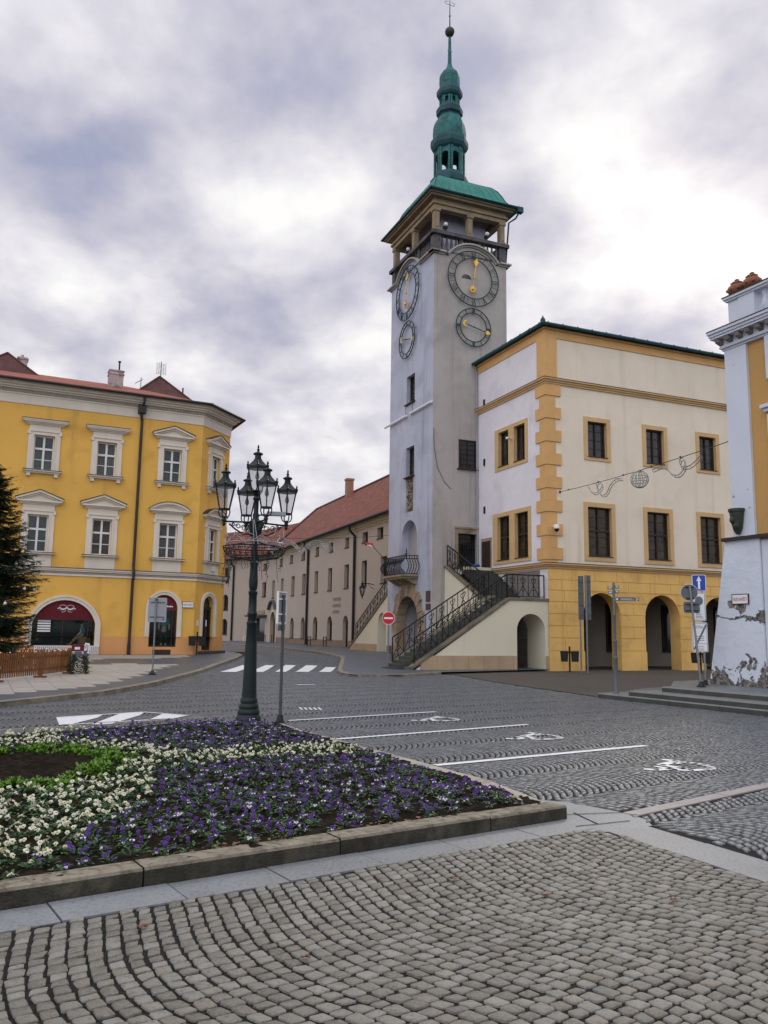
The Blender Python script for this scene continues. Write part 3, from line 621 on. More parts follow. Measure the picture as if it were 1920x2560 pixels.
lab = [[(-6.51, 16.92), (-6.08, 17.30), (-5.86, 16.9), (-5.79, 15.64), (-5.94, 15.62)], [(-6.08, 17.3), (-5.79, 17.58), (-5.7, 17.0), (-5.79, 15.64), (-5.86, 16.9)], [(-5.52, 17.85), (-5.1, 18.18), (-5.02, 17.54), (-5.09, 15.94), (-5.41, 15.82)], [(-4.64, 17.98), (-4.02, 17.68), (-4.2, 17.04), (-4.59, 16.64)]]
for a_, b_ in (((-6.51, 16.92), (-5.14, 18.25)), ((-5.14, 18.25), (-4.02, 17.68)), ((-5.94, 15.62), (-4.2, 17.04))): lab += stripe(a_, b_, .09)
marks('hatched_marking', lab, .007)
sml = [[(-1.95+i*.11, 19.35+.55), (-1.90+i*.11, 19.35+.55), (-1.78+i*.11, 19.3), (-1.83+i*.11, 19.3)] for i in range(5)]
marks('drain_marking', sml, .006); marks('worn_marking', [[(-2.84, 28.0), (-2.22, 28.0), (-2.22, 28.2), (-2.84, 28.2)]], .006)
kerb('flush_kerb', [(-7.6, 14.0), (-6.64, 14.85), (-5.52, 15.45), (-4.22, 16.95), (-3.1, 17.7)], .10, .006, 'kerb', 1., side=1)
# ================================================================ CLOCK TOWER  (local x = along the town hall front, y = away from the square)
tw = thing('clock_tower', 'tall whitewashed clock tower with gilt clock hands and a green copper spire', 'tower', T0, aF)
TU, TS = 4.98, 6.33
fF = Fr((0, 0, 0), (1, 0), (0, -1)); fS = Fr((0, 0, 0), (0, 1), (-1, 0)); fR = Fr((TU, 0, 0), (0, 1), (1, 0)); fB = Fr((0, TS, 0), (1, 0), (0, 1))
ZL = 24.25
mb = MB()
mb.wall(fF, 0, TU, -.4, ZL, [(1.68, 2.84, 11.28, 13.02, 0), (1.62, 2.90, 5.42, 7.46, 0)], .30)
mb.build('wall', 'tower_shade_warm', tw)
mb = MB()
mb.wall(fS, 0, TS, -.4, ZL, [(2.54, 3.74, 15.80, 17.58, 0), (2.54, 3.72, 11.18, 13.03, 0), (2.64, 3.70, 9.0, 11.15, 0), (2.03, 4.27, 5.15, 8.49, 1.12), (1.56, 4.71, -.4, 3.97, 1.58)], .55)
mb.wall(fR, 0, TS, 0, ZL, [], .2); mb.wall(fB, 0, TU, 0, ZL, [], .2)
mb.build('wall', 'tower_shade_cool', tw)
mb = MB()                                                     # back of the openings: passage, niche
mb.box(fS, 1.9, 4.4, -.62, -.55, 5.0, 8.6); mb.build('niche_back', 'grey_plaster', tw)
mb = MB(); mb.box(fS, 1.3, 4.9, -3.6, -3.5, -.4, 4.2); mb.box(fS, 1.4, 1.56, -3.5, -.55, -.4, 4); mb.box(fS, 4.71, 4.9, -3.5, -.55, -.4, 4); mb.box(fS, 1.4, 4.9, -3.5, -.55, 3.98, 4.1); mb.build('gate_passage', 'grey_plaster', tw)
def tower_window(fr, a, b, c, d, dep, bars):
    mb = MB(); mb.box(fr, a, b, -dep-.10, -dep-.02, c, d); w_ = mb.build('window', 'glass', tw)
    mb = MB(); t = .06
    for (p, q, r_, s_) in ((a, a+t, c, d), (b-t, b, c, d), (a+t, b-t, c, c+t), (a+t, b-t, d-t, d)): mb.box(fr, p, q, -dep-.02, -dep+.05, r_, s_)
    for k in range(1, bars+1): zc = c+(d-c)*k/(bars+1); mb.box(fr, a+t, b-t, -dep-.015, -dep+.02, zc-.015, zc+.015)
    mb.box(fr, (a+b)/2-.02, (a+b)/2+.02, -dep-.018, -dep+.03, c+t, d-t)
    mb.box(fr, a-.1, b+.12, -.03, .14, c-.07, c); mb.build('frame', 'dark_wood', w_)
tower_window(fS, 2.54, 3.74, 15.80, 17.58, .30, 4); tower_window(fS, 2.54, 3.72, 11.18, 13.03, .30, 4)
tower_window(fF, 1.68, 2.84, 11.28, 13.02, .03, 5)
mb = MB()
for i in range(7): mb.tube([(1.76+i*.17, -.04, 11.28), (1.76+i*.17, -.04, 13.0)], .008, 4)
mb.build('window_grille', 'iron', tw)
# carved panel under the lower window
mb = MB(); mb.box(fS, 2.64, 3.70, -.5, -.12, 9.0, 11.15)
for i in range(70):
    u, z = random.uniform(2.75, 3.6), random.uniform(9.1, 11.0); r = random.uniform(.05, .13); mb.ball(fS(u, -.12, z), r, 7, 5)
mb.build('carved_relief', 'relief', tw)
# plaques by the gate
mb = MB(); mb.box(fS, .17, .69, 0, .05, 3.52, 4.13); mb.build('plaque', 'plaque', tw)
mb = MB(); mb.box(fS, .13, .70, 0, .05, 3.06, 3.40); mb.build('plaque', 'plaque', tw)
# gate surround of rough wedge stones
inn = arch(1.56, 4.71, 3.97, 1.58, 11)
stones = MB(); cu_ = 3.135; zc_ = 3.97-1.58
for i in range(11):
    a0, a1 = pi-pi*i/11, pi-pi*(i+1)/11; r0, r1 = 1.525, (2.28 if i % 2 == 0 else 2.12); e = .012
    q = [(cu_+r0*cos(a0-e), zc_+r0*sin(a0-e)), (cu_+r0*cos(a1+e), zc_+r0*sin(a1+e)), (cu_+r1*cos(a1+e), zc_+r1*1.02*sin(a1+e)), (cu_+r1*cos(a0-e), zc_+r1*1.02*sin(a0-e))]
    if i == 5: q[2] = (q[2][0], 4.72); q[3] = (q[3][0], 4.72)
    stones.ext(fS, q, -.5, .12 if i != 5 else .2)
for k in range(4):
    z0, z1 = -.3+k*.67, -.3+(k+1)*.67-.012; ex = .68 if k % 2 else .5
    stones.box(fS, 1.56-ex, 1.61, -.5, .11, z0, z1); stones.box(fS, 4.66, 4.71+ex, -.5, .11, z0, z1)
stones.build('gate_surround', 'sandstone', tw)
for a_, b_ in ((0, 1.0), (5.3, TS)): mb = MB(); mb.box(fS, a_, b_, 0, .04, -.4, .95); mb.build('plinth', 'dark_stone', tw)
# balcony: slab on corbels and bulging bars
mb = MB(); mb.box(fS, 1.78, 4.95, 0, .95, 5.02, 5.14); mb.box(fS, 1.9, 4.83, 0, .85, 4.9, 5.02)
for u in (2.0, 2.75, 3.5, 4.25): mb.ext(Fr((0, 0, 0), (-1, 0), (0, 1)), [(0, 4.55), (.25, 4.62), (.7, 4.9), (0, 4.9)], u, u+.4)
bal = mb.build('balcony', 'sandstone', tw)
mb = MB()
def bulge(u, n, du, dn, q=10):
    return [fS(u+du*b_, n+dn*b_, 5.16+1.08*t) for t in np.linspace(0, 1, q) for b_ in (.34*sin(pi*min(1, t*1.12))**1.6*(1.25-t*.6)+(.10*max(0, t-.82)/.18),)]
for i in range(20): mb.tube(bulge(1.85+i*3.03/19, .80, 0, 1), .022, 5)
for n in np.linspace(.1, .75, 5): mb.tube(bulge(1.85, n, -1, 0), .022, 5); mb.tube(bulge(4.88, n, 1, 0), .022, 5)
for z in (5.18, 6.05, 6.24): mb.tube([fS(1.85, .0, z), fS(1.85, .86, z), fS(4.88, .86, z), fS(4.88, 0, z)], .024, 6)
mb.tube([fS(1.8, .88, 6.1), fS(1.35, .95, 6.45)], .02, 5); mb.tube([fS(1.55, .9, 5.95), fS(1.55, .9, 6.6)], .02, 5); mb.tube([fS(1.3, .9, 6.3), fS(1.75, .9, 6.3)], .02, 5)
mb.build('railing', 'iron', bal)
# white drip rail across the face, cable and old grooves
mb = MB(); mb.tube([fS(-.05, .12, 15.06), fS(3.0, .12, 15.06)], .07, 6); mb.tube([fS(3.5, .12, 15.05), fS(6.9, .12, 15.05)], .07, 6); mb.build('drip_rail', 'sign_white', tw)
mb = MB(); mb.tube([fS(2.8, .03, 15.7), fS(2.8, .03, 15.1)], .012, 4); mb.tube([fS(3.8, .03, 15.7), fS(3.8, .03, 15.1)], .012, 4)
mb.tube([fF(.05, .03, 13.5), fF(.08, .03, 12.4), fF(.3, .03, 11.2), fF(.75, .03, 10.4), fF(1.2, .03, 10.0)], .014, 4); mb.build('cable', 'wire', tw)
# ledge with the arched hoods over the clocks
R_H, CZ, CU, CS = 2.20, 23.03, 2.60, 3.47
du_ = sqrt(R_H**2-(ZL+.1-CZ)**2)
def hood(fr, c, w, rin):
    t0 = math.asin((ZL-CZ)/rin); th = np.linspace(pi-t0, t0, 22); pts = [(c+rin*cos(t), CZ+rin*sin(t)) for t in th]
    out = [(c+(rin+.18)*cos(t), CZ+(rin+.18)*sin(t)) for t in th]; out2 = [(c+(rin+.09)*cos(t), CZ+(rin+.09)*sin(t)) for t in th]
    mbw = MB(); mbw.ext(fr, pts+[(pts[-1][0], ZL-.0), (pts[0][0], ZL)], -.32, 0.); mbm = MB(); mbm.band(fr, pts, out2, -.32, .10); mbm.band(fr, out2, out, -.32, .24); return mbw, mbm
w1, m1 = hood(fF, CU, TU, 2.03); w1.build('clock_gable', 'tower_shade_warm', tw); w2, m2 = hood(fS, CS, TS, 2.03); w2.build('clock_gable', 'tower_shade_cool', tw)
mold = MB(); mold.v, mold.f, mold.m = m1.v, m1.f, m1.m; mold.add(m2.v, m2.f)
for fr, c, w in ((fF, CU, TU), (fS, CS, TS)):
    for z0, z1, n in ((ZL, ZL+.09, .10), (ZL+.09, ZL+.18, .26)):
        mold.box(fr, -n, c-1.86, -.3, n, z0, z1); mold.box(fr, c+1.86, w+n, -.3, n, z0, z1)
mold.box(fR, 0, TS, 0, .2, ZL, ZL+.16); mold.box(fB, 0, TU, 0, .2, ZL, ZL+.16)
mold.build('ledge', 'tower_shade_warm', tw)
# balustrade round the gallery
mb = MB(); zb0, zb1 = ZL+.18, 25.72
for fr, w in ((fF, TU), (fS, TS), (fR, TS), (fB, TU)):
    mb.box(fr, -.02 if fr in (fF, fB) else .3, w+(.02 if fr in (fF, fB) else -.3), -.28, .0, zb0, zb0+.14)
    mb.box(fr, -.16 if fr in (fF, fB) else .0, w+(.16 if fr in (fF, fB) else -.0), -.30, .16, 25.50, 25.72)
    k = 13 if w < 5.5 else 17
    for i in range(k):
        u = .62+(w-1.24)*i/(k-1); x, y, _ = fr(u, -.14, 0)
        if i in (k//3, k-1-k//3): mb.box(fr, u-.12, u+.12, -.26, -.02, zb0+.14, 25.5)
        else: mb.lathe([(.06, zb0+.14), (.075, zb0+.2), (.045, zb0+.28), (.105, zb0+.55), (.05, zb0+.95), (.075, zb0+1.0), (.05, 25.5)], (x, y), 8)
for x, y in ((0, 0), (TU-.46, 0), (0, TS-.46), (TU-.46, TS-.46)): mb.box(ID, x, x+.46, y, y+.46, zb0, 25.5)
mb.build('balustrade', 'dark_stone', tw, True)
# gallery columns, beams, core
mb = MB()
for x in (0.02, 2.29, TU-.42):
    for y in (0.02, 2.93, TS-.42):
        if x == 2.29 and y == 2.93: continue
        mb = MB(); mb.box(ID, x+.03, x+.37, y+.03, y+.37, 25.72, 27.15); mb.box(ID, x-.03, x+.43, y-.03, y+.43, 27.02, 27.16); mb.box(ID, x-.02, x+.42, y-.02, y+.42, 25.72, 25.9)
        mb.box(ID, x+.1, x+.3, y+.0, y+.03, 26.0, 26.9); mb.build('gallery_column', 'gallery_stone', tw)
mb = MB()
for e, z0, z1 in ((.0, 27.16, 27.42), (.10, 27.42, 27.55), (.02, 27.55, 27.80), (.34, 27.80, 27.92), (.46, 27.92, 28.02)):
    mb.box(ID, -e, TU+e, -e, .42, z0, z1); mb.box(ID, -e, TU+e, TS-.42, TS+e, z0, z1); mb.box(ID, -e, .42, .42, TS-.42, z0, z1); mb.box(ID, TU-.42, TU+e, .42, TS-.42, z0, z1)
mb.box(ID, .42, TU-.42, .42, TS-.42, 27.6, 27.7)
mb.build('gallery_beam', 'gallery_stone', tw)
mb = MB(); mb.box(ID, 1.1, TU-.78, 1.2, TS-1.2, ZL, 27.6); mb.box(ID, .25, TU-.25, .25, TS-.25, ZL-.2, ZL+.15); mb.build('bell_chamber', 'tower_shade_cool', tw)
# copper roof: flared eaves, swelling hips
def roof_profile(mb, prof, mi=0):
    vs = []; cx, cy = TU/2+.12, TS/2
    for f, z in prof: hx, hy = (TU/2+.60)*(1-f)+.95*f, (TS/2+.60)*(1-f)+.95*f; vs += [(cx-hx, cy-hy, z), (cx+hx, cy-hy, z), (cx+hx, cy+hy, z), (cx-hx, cy+hy, z)]
    k = len(prof); mb.add(vs, [(i*4+j, i*4+(j+1) % 4, i*4+4+(j+1) % 4, i*4+4+j) for i in range(k-1) for j in range(4)], mi); return vs
RP = [(0, 28.02), (.0, 28.10), (.10, 28.22), (.20, 28.42), (.28, 28.72), (.35, 29.15), (.43, 29.55), (.55, 29.92), (.72, 30.22), (.88, 30.45), (1.0, 30.7)]
mb = MB(); vs = roof_profile(mb, RP)
for j in range(4):
    for q in range(0, 11):
        t = q/10; pts = []
        for i in range(1, len(RP)): a, b = Vector(vs[i*4+j]), Vector(vs[i*4+(j+1) % 4]); pts.append(a+(b-a)*t+Vector((0, 0, .012)))
        mb.tube(pts, .028 if q in (0, 10) else .018, 4)
mb.add([(-.48+.12, -.6, 28.0), (TU+.72, -.6, 28.0), (TU+.72, TS+.6, 28.0), (-.48, TS+.6, 28.0)], [(0, 1, 2, 3)])
mb.build('copper_roof', 'copper_bright', tw)
mb = MB(); e = .64
gut = [(-e+.1, -e, 28.06), (TU+e+.1, -e, 28.06), (TU+e+.1, TS+e, 28.06), (-e+.1, TS+e, 28.06)]; mb.tube(gut, .075, 6, closed=True)
mb.box(ID, TU+.45, TU+.82, -.78, -.45, 27.72, 28.06); mb.tube([(TU+.6, -.6, 27.75), (TU+.45, -.45, 27.4), (TU+.16, -.1, 27.2), (TU+.16, .35, 24.3), (TU+.16, .35, 11)], .055, 6); mb.build('gutter', 'copper_dark', tw)
# spire in octagonal stages
cx, cy = TU/2+.15, TS/2; ph = pi/8; oc = 1/cos(pi/8)
def stage(prof, name, m_, n=8): mb = MB(); mb.lathe([(r*1.015 if n == 8 else r, z) for r, z in prof], (cx, cy), n, ph); return mb.build(name, m_, tw)
stage([(1.0, 30.4), (1.22, 30.75), (1.24, 31.0), (1.24, 31.12), (1.12, 31.2), (1.0, 31.45)], 'lantern_base', 'copper_dark')
def pillars(z0, z1, r, w, name, head):
    mb = MB()
    for k in range(8):
        for s_ in (-1, 1):
            a = k*pi/4+s_*(pi/8-.13*1.0/r*.75)
            d = Vector((cos(a), sin(a), 0)); nn = Vector((cos(k*pi/4), sin(k*pi/4), 0)); t = Vector((-nn.y, nn.x, 0)); c = Vector((cx, cy, 0))+nn*r+t*(s_*(r*math.tan(pi/8)-w*.55))
            mb.add([c+t*i*w/2+nn*j*w/2+Vector((0, 0, z)) for z in (z0, z1) for i, j in ((-1, -1), (1, -1), (1, 1), (-1, 1))], [(0, 1, 5, 4), (1, 2, 6, 5), (2, 3, 7, 6), (3, 0, 4, 7)])
        nn = Vector((cos(k*pi/4), sin(k*pi/4), 0)); t = Vector((-nn.y, nn.x, 0)); hw = r*math.tan(pi/8)
        pts = [(-hw, head), (-hw, z1)]; fr = Fr((cx+nn.x*r, cy+nn.y*r, 0), (t.x, t.y), (nn.x, nn.y))
        hd = arch(-hw+w, hw-w, head+hw-w, hw-w, 8); mb.ext(fr, [(-hw, z1), (-hw, head)]+hd+[(hw, head), (hw, z1)], -.1, .02)
        mb.box(fr, -hw, hw, -.1, .02, z0, z0+.18)
    return mb.build(name, 'copper', tw)
pillars(31.3, 33.2, .90, .135, 'open_lantern', 32.55)
mb = MB(); mb.lathe([(.20, 31.2), (.16, 33.3)], (cx, cy), 8); mb.lathe([(1.0, 33.12), (.98, 33.25)], (cx, cy), 8, ph); mb.build('lantern_core', 'copper_dark', tw)
stage([(.98, 33.1), (1.12, 33.22), (1.23, 33.45), (1.24, 33.75), (1.20, 33.95), (1.08, 34.05)], 'cornice', 'copper_dark')
stage([(1.08, 34.05), (1.09, 34.45), (1.06, 34.85), (.99, 35.15), (.86, 35.42), (.76, 35.55), (.72, 35.65)], 'dome', 'copper')
stage([(.72, 35.62), (.76, 35.7), (.87, 35.8), (.88, 36.15), (.80, 36.3), (.66, 36.42)], 'cornice', 'copper_dark')
pillars(36.35, 37.05, .58, .12, 'small_lantern', 36.8); mb = MB(); mb.lathe([(.44, 36.3), (.44, 37.1)], (cx, cy), 8, ph); mb.build('lantern_core', 'copper_dark', tw)
stage([(.62, 36.95), (.78, 37.05), (.86, 37.2), (.86, 37.45), (.80, 37.62), (.68, 37.72)], 'cornice', 'copper_dark')
stage([(.66, 37.72), (.68, 38.1), (.67, 38.55), (.60, 38.8), (.42, 39.0), (.27, 39.2), (.17, 39.45), (.13, 39.7), (.09, 41.6)], 'spire_tip', 'copper')
mb = MB(); mb.lathe([(.05, 41.6)]+[(max(.02, .33*sin(pi*i/10)), 41.96-.33*cos(pi*i/10)) for i in range(11)]+[(.05, 42.3)], (cx, cy), 16); mb.tube([(cx, cy, 42.2), (cx, cy, 44.6)], [.045, .02], 6)
mb.lathe([(.05, 43.1), (.07, 43.15), (.05, 43.2)], (cx, cy), 8)
for s_ in (-1, 1):
    mb.tube([(cx, cy, 44.0)]+[(cx+s_*(.2+.17*sin(t)), cy, 44.1-.1*cos(t)*1.2) for t in np.linspace(-.8, 3.6, 8)], .018, 4)
    mb.tube([(cx, cy, 40.5), (cx+s_*.16, cy, 40.5), (cx+s_*.2, cy, 40.62)], .012, 4)
mb.build('finial', 'bronze', tw, True)
# clocks
def clock(fr, cu, cz, R, r, numerals, hands):
    mb = MB(); off = .16
    for rr, w in ((R, .036), (r, .036)): mb.tube([fr(cu+rr*cos(t), off, cz+rr*sin(t)) for t in np.linspace(0, 2*pi, 49)[:-1]], w, 5, closed=True)
    rm = (R+r)/2; H = (R-r)*.90
    for h in range(1, 13):
        a = pi/2-h*pi/6; er = (cos(a), sin(a)); et = (sin(a), -cos(a))
        def P(t, q): return fr(cu+er[0]*(rm+q)+et[0]*t, off+.01, cz+er[1]*(rm+q)+et[1]*t)
        def st(t0, q0, t1, q1, w=.030): mb.bar(P(t0, q0), P(t1, q1), w, .03, 0, fr(0, 1, 0))
        if not numerals:
            if h % 3 == 0: mb.bar(P(0, -H/2), P(0, H/2), .15, .03, 0, fr(0, 1, 0))
            else: mb.bar(P(0, -H/2), P(0, H/2), .025, .03, 0, fr(0, 1, 0))
            continue
        s_ = ['', 'I', 'II', 'III', 'IV', 'V', 'VI', 'VII', 'VIII', 'IX', 'X', 'XI', 'XII'][h]
        wd = {'I': .085, 'V': .19, 'X': .19}; tot = sum(wd[c] for c in s_); t = -tot/2
        for c in s_:
            m_ = t+wd[c]/2
            if c == 'I': st(m_, -H/2-.05, m_, H/2+.05)
            if c == 'V': st(m_, -H/2, m_-.08, H/2, .04); st(m_, -H/2, m_+.08, H/2)
            if c == 'X': st(m_-.075, H/2, m_+.075, -H/2, .04); st(m_+.075, H/2, m_-.075, -H/2)
            t += wd[c]
        st(-tot/2, H/2+.02, tot/2, H/2+.02, .02); st(-tot/2, -H/2-.02, tot/2, -H/2-.02, .02)
    if numerals:
        for h in range(12):
            a = pi/2-(h+.5)*pi/6; mb.bar(fr(cu+cos(a)*(rm-.17), off, cz+sin(a)*(rm-.17)), fr(cu+cos(a)*(rm+.17), off, cz+sin(a)*(rm+.17)), .018)
    for t in np.linspace(.4, 2*pi+.4, 5)[:-1]: mb.bar(fr(cu+R*cos(t), 0, cz+R*sin(t)), fr(cu+R*cos(t), off, cz+R*sin(t)), .02)
    k = mb.build('clock_face', 'clock_iron', tw)
    hands(k, fr, cu, cz)
def big_hand(k, fr, cu, cz):
    a = radians(90-8); er, et = (cos(a), sin(a)), (sin(a), -cos(a))
    def F2(q, t, n=.22): return (cu+er[0]*q+et[0]*t, cz+er[1]*q+et[1]*t)
    mb = MB(); hd = [(.78, 0), (.86, .07), (.95, .13), (1.05, .15), (1.12, .12), (1.2, .055), (1.33, 0), (1.2, -.055), (1.12, -.12), (1.05, -.15), (.95, -.13), (.86, -.07)]
    mb.ext(fr, [F2(q, t) for q, t in hd], .20, .26); mb.ext(fr, [F2(q, t) for q, t in ((-.55, -.016), (-.55, .016), (.9, .03), (.9, -.03))], .22, .245)
    sunp = [];
    for i in range(28): r_ = .24 if i % 2 else .155; t = 2*pi*i/28; sunp.append(F2(-.72+r_*cos(t), r_*sin(t)))
    mb.ext(fr, sunp, .20, .25); mb.ball(fr(*(lambda p: (p[0], .25, p[1]))(F2(-.72, 0))), .10, 10, 6); mb.ball(fr(cu, .24, cz), .07, 10, 6); mb.build('hand', 'gold', k)
def small_hand(k, fr, cu, cz):
    a = radians(90-104); er, et = (cos(a), sin(a)), (sin(a), -cos(a))
    def F2(q, t): return (cu+er[0]*q+et[0]*t, cz+er[1]*q+et[1]*t)
    mb = MB(); mb.ext(fr, [F2(q, t) for q, t in ((-.45, -.03), (-.45, .03), (.85, .025), (.85, -.025))], .20, .23)
    for p in (F2(0, 0),): mb.ball(fr(p[0], .22, p[1]), .05, 8, 5)
    mb.build('hand', 'clock_iron', k); mb = MB()
    mb.ext(fr, [F2(q, t) for q, t in ((.82, 0), (.86, .11), (.95, .13), (1.05, .08), (1.15, 0), (1.05, -.08), (.95, -.13), (.86, -.11))], .2, .25)
    cr = [F2(-.58+.2*cos(t), .2*sin(t)) for t in np.linspace(radians(70), radians(290), 12)]+[F2(-.50+.17*cos(t), .17*sin(t)) for t in np.linspace(radians(280), radians(80), 10)]
    mb.ext(fr, cr, .2, .25); mb.build('gilt_tip', 'gold', k)
for fr, c in ((fF, CU), (Fr((0, 0, 0), (0, -1), (-1, 0)), -CS)): clock(fr, c, CZ+.0, 1.73, 1.27, True, big_hand); clock(fr, c, 19.95, 1.18, .90, False, small_hand)
mb = MB(); mb.ext(fF, [(2.2+.33*cos(t)*1.0, 23.02+.28*sin(t)) for t in np.linspace(0, pi, 10)], .0, .012); mb.build('dial_hole', 'dark_stone', tw)
# door from the stairs
mb = MB(); mb.box(fF, 1.44, 1.62, -.1, .10, 5.40, 7.82); mb.box(fF, 2.90, 2.94, -.1, .10, 5.40, 7.82); mb.box(fF, 1.62, 2.90, -.1, .10, 7.46, 7.82); mb.box(fF, 1.40, 2.94, .1, .16, 7.74, 7.84)
dsr = mb.build('door', 'sandstone', tw); mb = MB(); mb.box(fF, 1.62, 2.90, -.32, -.26, 5.42, 7.46); mb.build('door_leaf', 'glass', dsr)
mb = MB()
for i in range(9): mb.tube([fF(1.66+i*.15, -.2, 5.42), fF(1.66+i*.15, -.2, 7.46)], .012, 4)
for z in (5.9, 6.6, 7.2): mb.tube([fF(1.62, -.2, z), fF(2.9, -.2, z)], .014, 4)
for c in (1.95, 2.58):
    for z in (5.75, 6.55): mb.tube([fF(c+.16*cos(t), -.19, z+.34*sin(t)) for t in np.linspace(0, 2*pi, 13)[:-1]], .012, 4, closed=True)
mb.build('grille', 'iron', dsr)
# floodlights on the gallery (they stand on it)
def floodlight(x, y, z, lab):
    t = thing('floodlight', lab, 'floodlight', T0+dF*x+dS*y+Vector((0, 0, z)), aF)
    mb = MB(); mb.box(ID, -.12, .12, -.10, .10, .0, .05); mb.tube([(0, 0, .05), (0, 0, .3)], .05, 6); mb.box(ID, -.12, .12, -.06, .12, .20, .36); mb.build('bracket', 'iron', t)
    mb = MB(); mb.lathe([(.05, .34), (.10, .37), (.13, .44), (.13, .50), (.10, .55)], (0, -.05), 12); mb.build('lamp_head', 'camera_white', t, True)
floodlight(.75, -.02, 25.72, 'white floodlight standing by the front corner column of the tower gallery')
floodlight(3.62, .02, 25.72, 'white floodlight on the tower gallery, right of the middle column')
floodlight(.05, 3.9, 25.72, 'white floodlight on the shaded street side of the tower gallery')

# ================================================================ TOWN HALL
th = thing('town_hall', 'cream town hall with ochre quoins and a yellow arcade on its ground floor', 'building', HC, aF)
hF = Fr((0, 0, 0), (1, 0), (0, -1)); hS = Fr((0, 0, 0), (0, 1), (-1, 0)); HW, HD = 22., 14.
UP = [(2.31, 4.0), (6.13, 7.82), (9.85, 11.53), (13.6, 15.28), (17.4, 19.1)]; LO = [(2.22, 4.19), (6.05, 8.02), (9.69, 11.63), (13.5, 15.45), (17.3, 19.25)]
fw_ = .24
mb = MB(); mb.wall(hF, 0, HW, 5.3, 17.6, [(a+fw_, b-fw_, 11.0, 12.88, 0) for a, b in UP]+[(a+fw_, b-fw_, 5.80, 8.34, 0) for a, b in LO], .28, 0, 1); mb.build('wall', ['hall_cream', 'ochre_frame'], th)
mb = MB(); mb.wall(hS, 0, HD, 5.3, 17.6, [(1.94, 3.02, 11.02, 12.96, 0), (3.6, 4.66, 11.02, 12.96, 0), (1.70, 3.0, 5.78, 8.17, 0), (3.56, 4.82, 5.78, 8.17, 0)], .28, 0, 1)
mb.wall(hS, 0, HD, -.4, 5.3, [], .2); mb.wall(Fr((HW, 0, 0), (0, 1), (1, 0)), 0, HD, 0, 17.6); mb.wall(Fr((0, HD, 0), (1, 0), (0, 1)), 0, HW, 0, 17.6); mb.build('wall', ['hall_cream_skylit', 'ochre_frame'], th)
ARC = [(2.06, 4.36), (5.95, 8.25), (9.88, 12.18), (13.8, 16.1), (17.7, 20.0)]
mb = MB(); mb.wall(hF, -.02, HW, -.4, 5.06, [(a, b, -.4, 3.92, 1.15) for a, b in ARC], .75, n=.035)
# grooves between the blocks and voussoir joints are real gaps: raised block courses
mb.build('arcade_wall', 'arcade', th)
mb = MB(); gz_ = [1.0, 1.62, 2.22, 2.81, 3.41, 3.97, 4.50, 5.02]; piers = [(0, 2.06), (4.36, 5.95), (8.25, 9.88), (12.18, 13.8), (16.1, 17.7), (20, HW)]
for k in range(len(gz_)-1):
    z0, z1 = gz_[k]+.018, gz_[k+1]-.018
    for j, (a, b) in enumerate(piers):
        if z0 > 3.9: continue
        ex = 0.
        if z0 > 2.7: zz_ = min(z1, 3.9)-2.77; ex = 1.15-sqrt(max(0, 1.15**2-max(0, zz_-.3)**2))
        aa, bb = (a+.01 if j == 0 else a-ex*.55+.03), (b+ex*.55-.03)
        if j == 0 and k % 2 == 0: mb.box(hF, aa, aa+.9, .035, .065, z0, z1); mb.box(hF, aa+.92, bb, .035, .065, z0, z1)
        elif k % 2 and bb-aa > 1.2: mb.box(hF, aa, (aa+bb)/2-.01, .035, .065, z0, z1); mb.box(hF, (aa+bb)/2+.01, bb, .035, .065, z0, z1)
        else: mb.box(hF, aa, bb, .035, .065, z0, z1)
for k in (5, 6):
    z0, z1 = gz_[k]+.018, gz_[k+1]-.018; u = .02+(k % 2)*.75
    if k % 2: mb.box(hF, .02, .75, .035, .065, z0, z1)
    while u < HW-1.4: mb.box(hF, u, u+1.36, .035, .065, z0, z1); u += 1.38
for j, (a, b) in enumerate(piers): mb.box(hF, a-.02 if j else a, b+.02, .035, .075, -.4, .98)
mb.build('arcade_blocks', 'arcade', th)
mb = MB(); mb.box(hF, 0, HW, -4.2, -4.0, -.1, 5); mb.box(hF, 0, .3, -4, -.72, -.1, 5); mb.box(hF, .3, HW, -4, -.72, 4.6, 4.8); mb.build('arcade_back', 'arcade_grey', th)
for a, b in ((2.6, 3.6), (4.2, 5.0), (6.6, 7.7), (8.3, 9.3), (10.6, 11.7), (12.2, 13.4), (14.6, 15.8)):
    mb = MB(); mb.box(hF, a, b, -4.0, -3.94, .9, 3.5); w_ = mb.build('shop_window', 'glass', th); mb = MB(); mb.box(hF, a-.06, a, -4, -3.9, .84, 3.56); mb.box(hF, b, b+.06, -4, -3.9, .84, 3.56); mb.box(hF, a, b, -4, -3.9, .84, .9); mb.box(hF, a, b, -4, -3.9, 3.5, 3.56); mb.build('frame', 'dark_wood', w_)
# cornices, quoins, corner pilaster, attic band
mb = MB()
for z0, z1, n in ((5.06, 5.16, .09), (5.16, 5.24, .16), (5.24, 5.32, .24)): mb.box(hF, -n, HW, 0, n, z0, z1); mb.box(hS, 0, 5.5, 0, n, z0, z1)
mb.build('cornice', 'ochre_frame', th)
mb = MB(); mb.box(hF, -.26, HW, 0, .26, 5.32, 5.345); mb.box(hS, 0, 5.5, 0, .26, 5.32, 5.345); mb.build('cornice_flashing', 'pipe', th)
mb = MB()
for z0, z1, n in ((14.60, 14.70, .08), (14.70, 14.80, .14), (14.80, 14.88, .22)): mb.box(hF, -n, HW, 0, n, z0, z1); mb.box(hS, 0, 7.1, 0, n, z0, z1)
mb.build('cornice', 'ochre_frame', th)
mb = MB(); mb.box(hF, -.24, HW, 0, .24, 14.88, 14.905); mb.box(hS, 0, 7.1, 0, .24, 14.88, 14.905); mb.build('cornice_flashing', 'pipe', th)
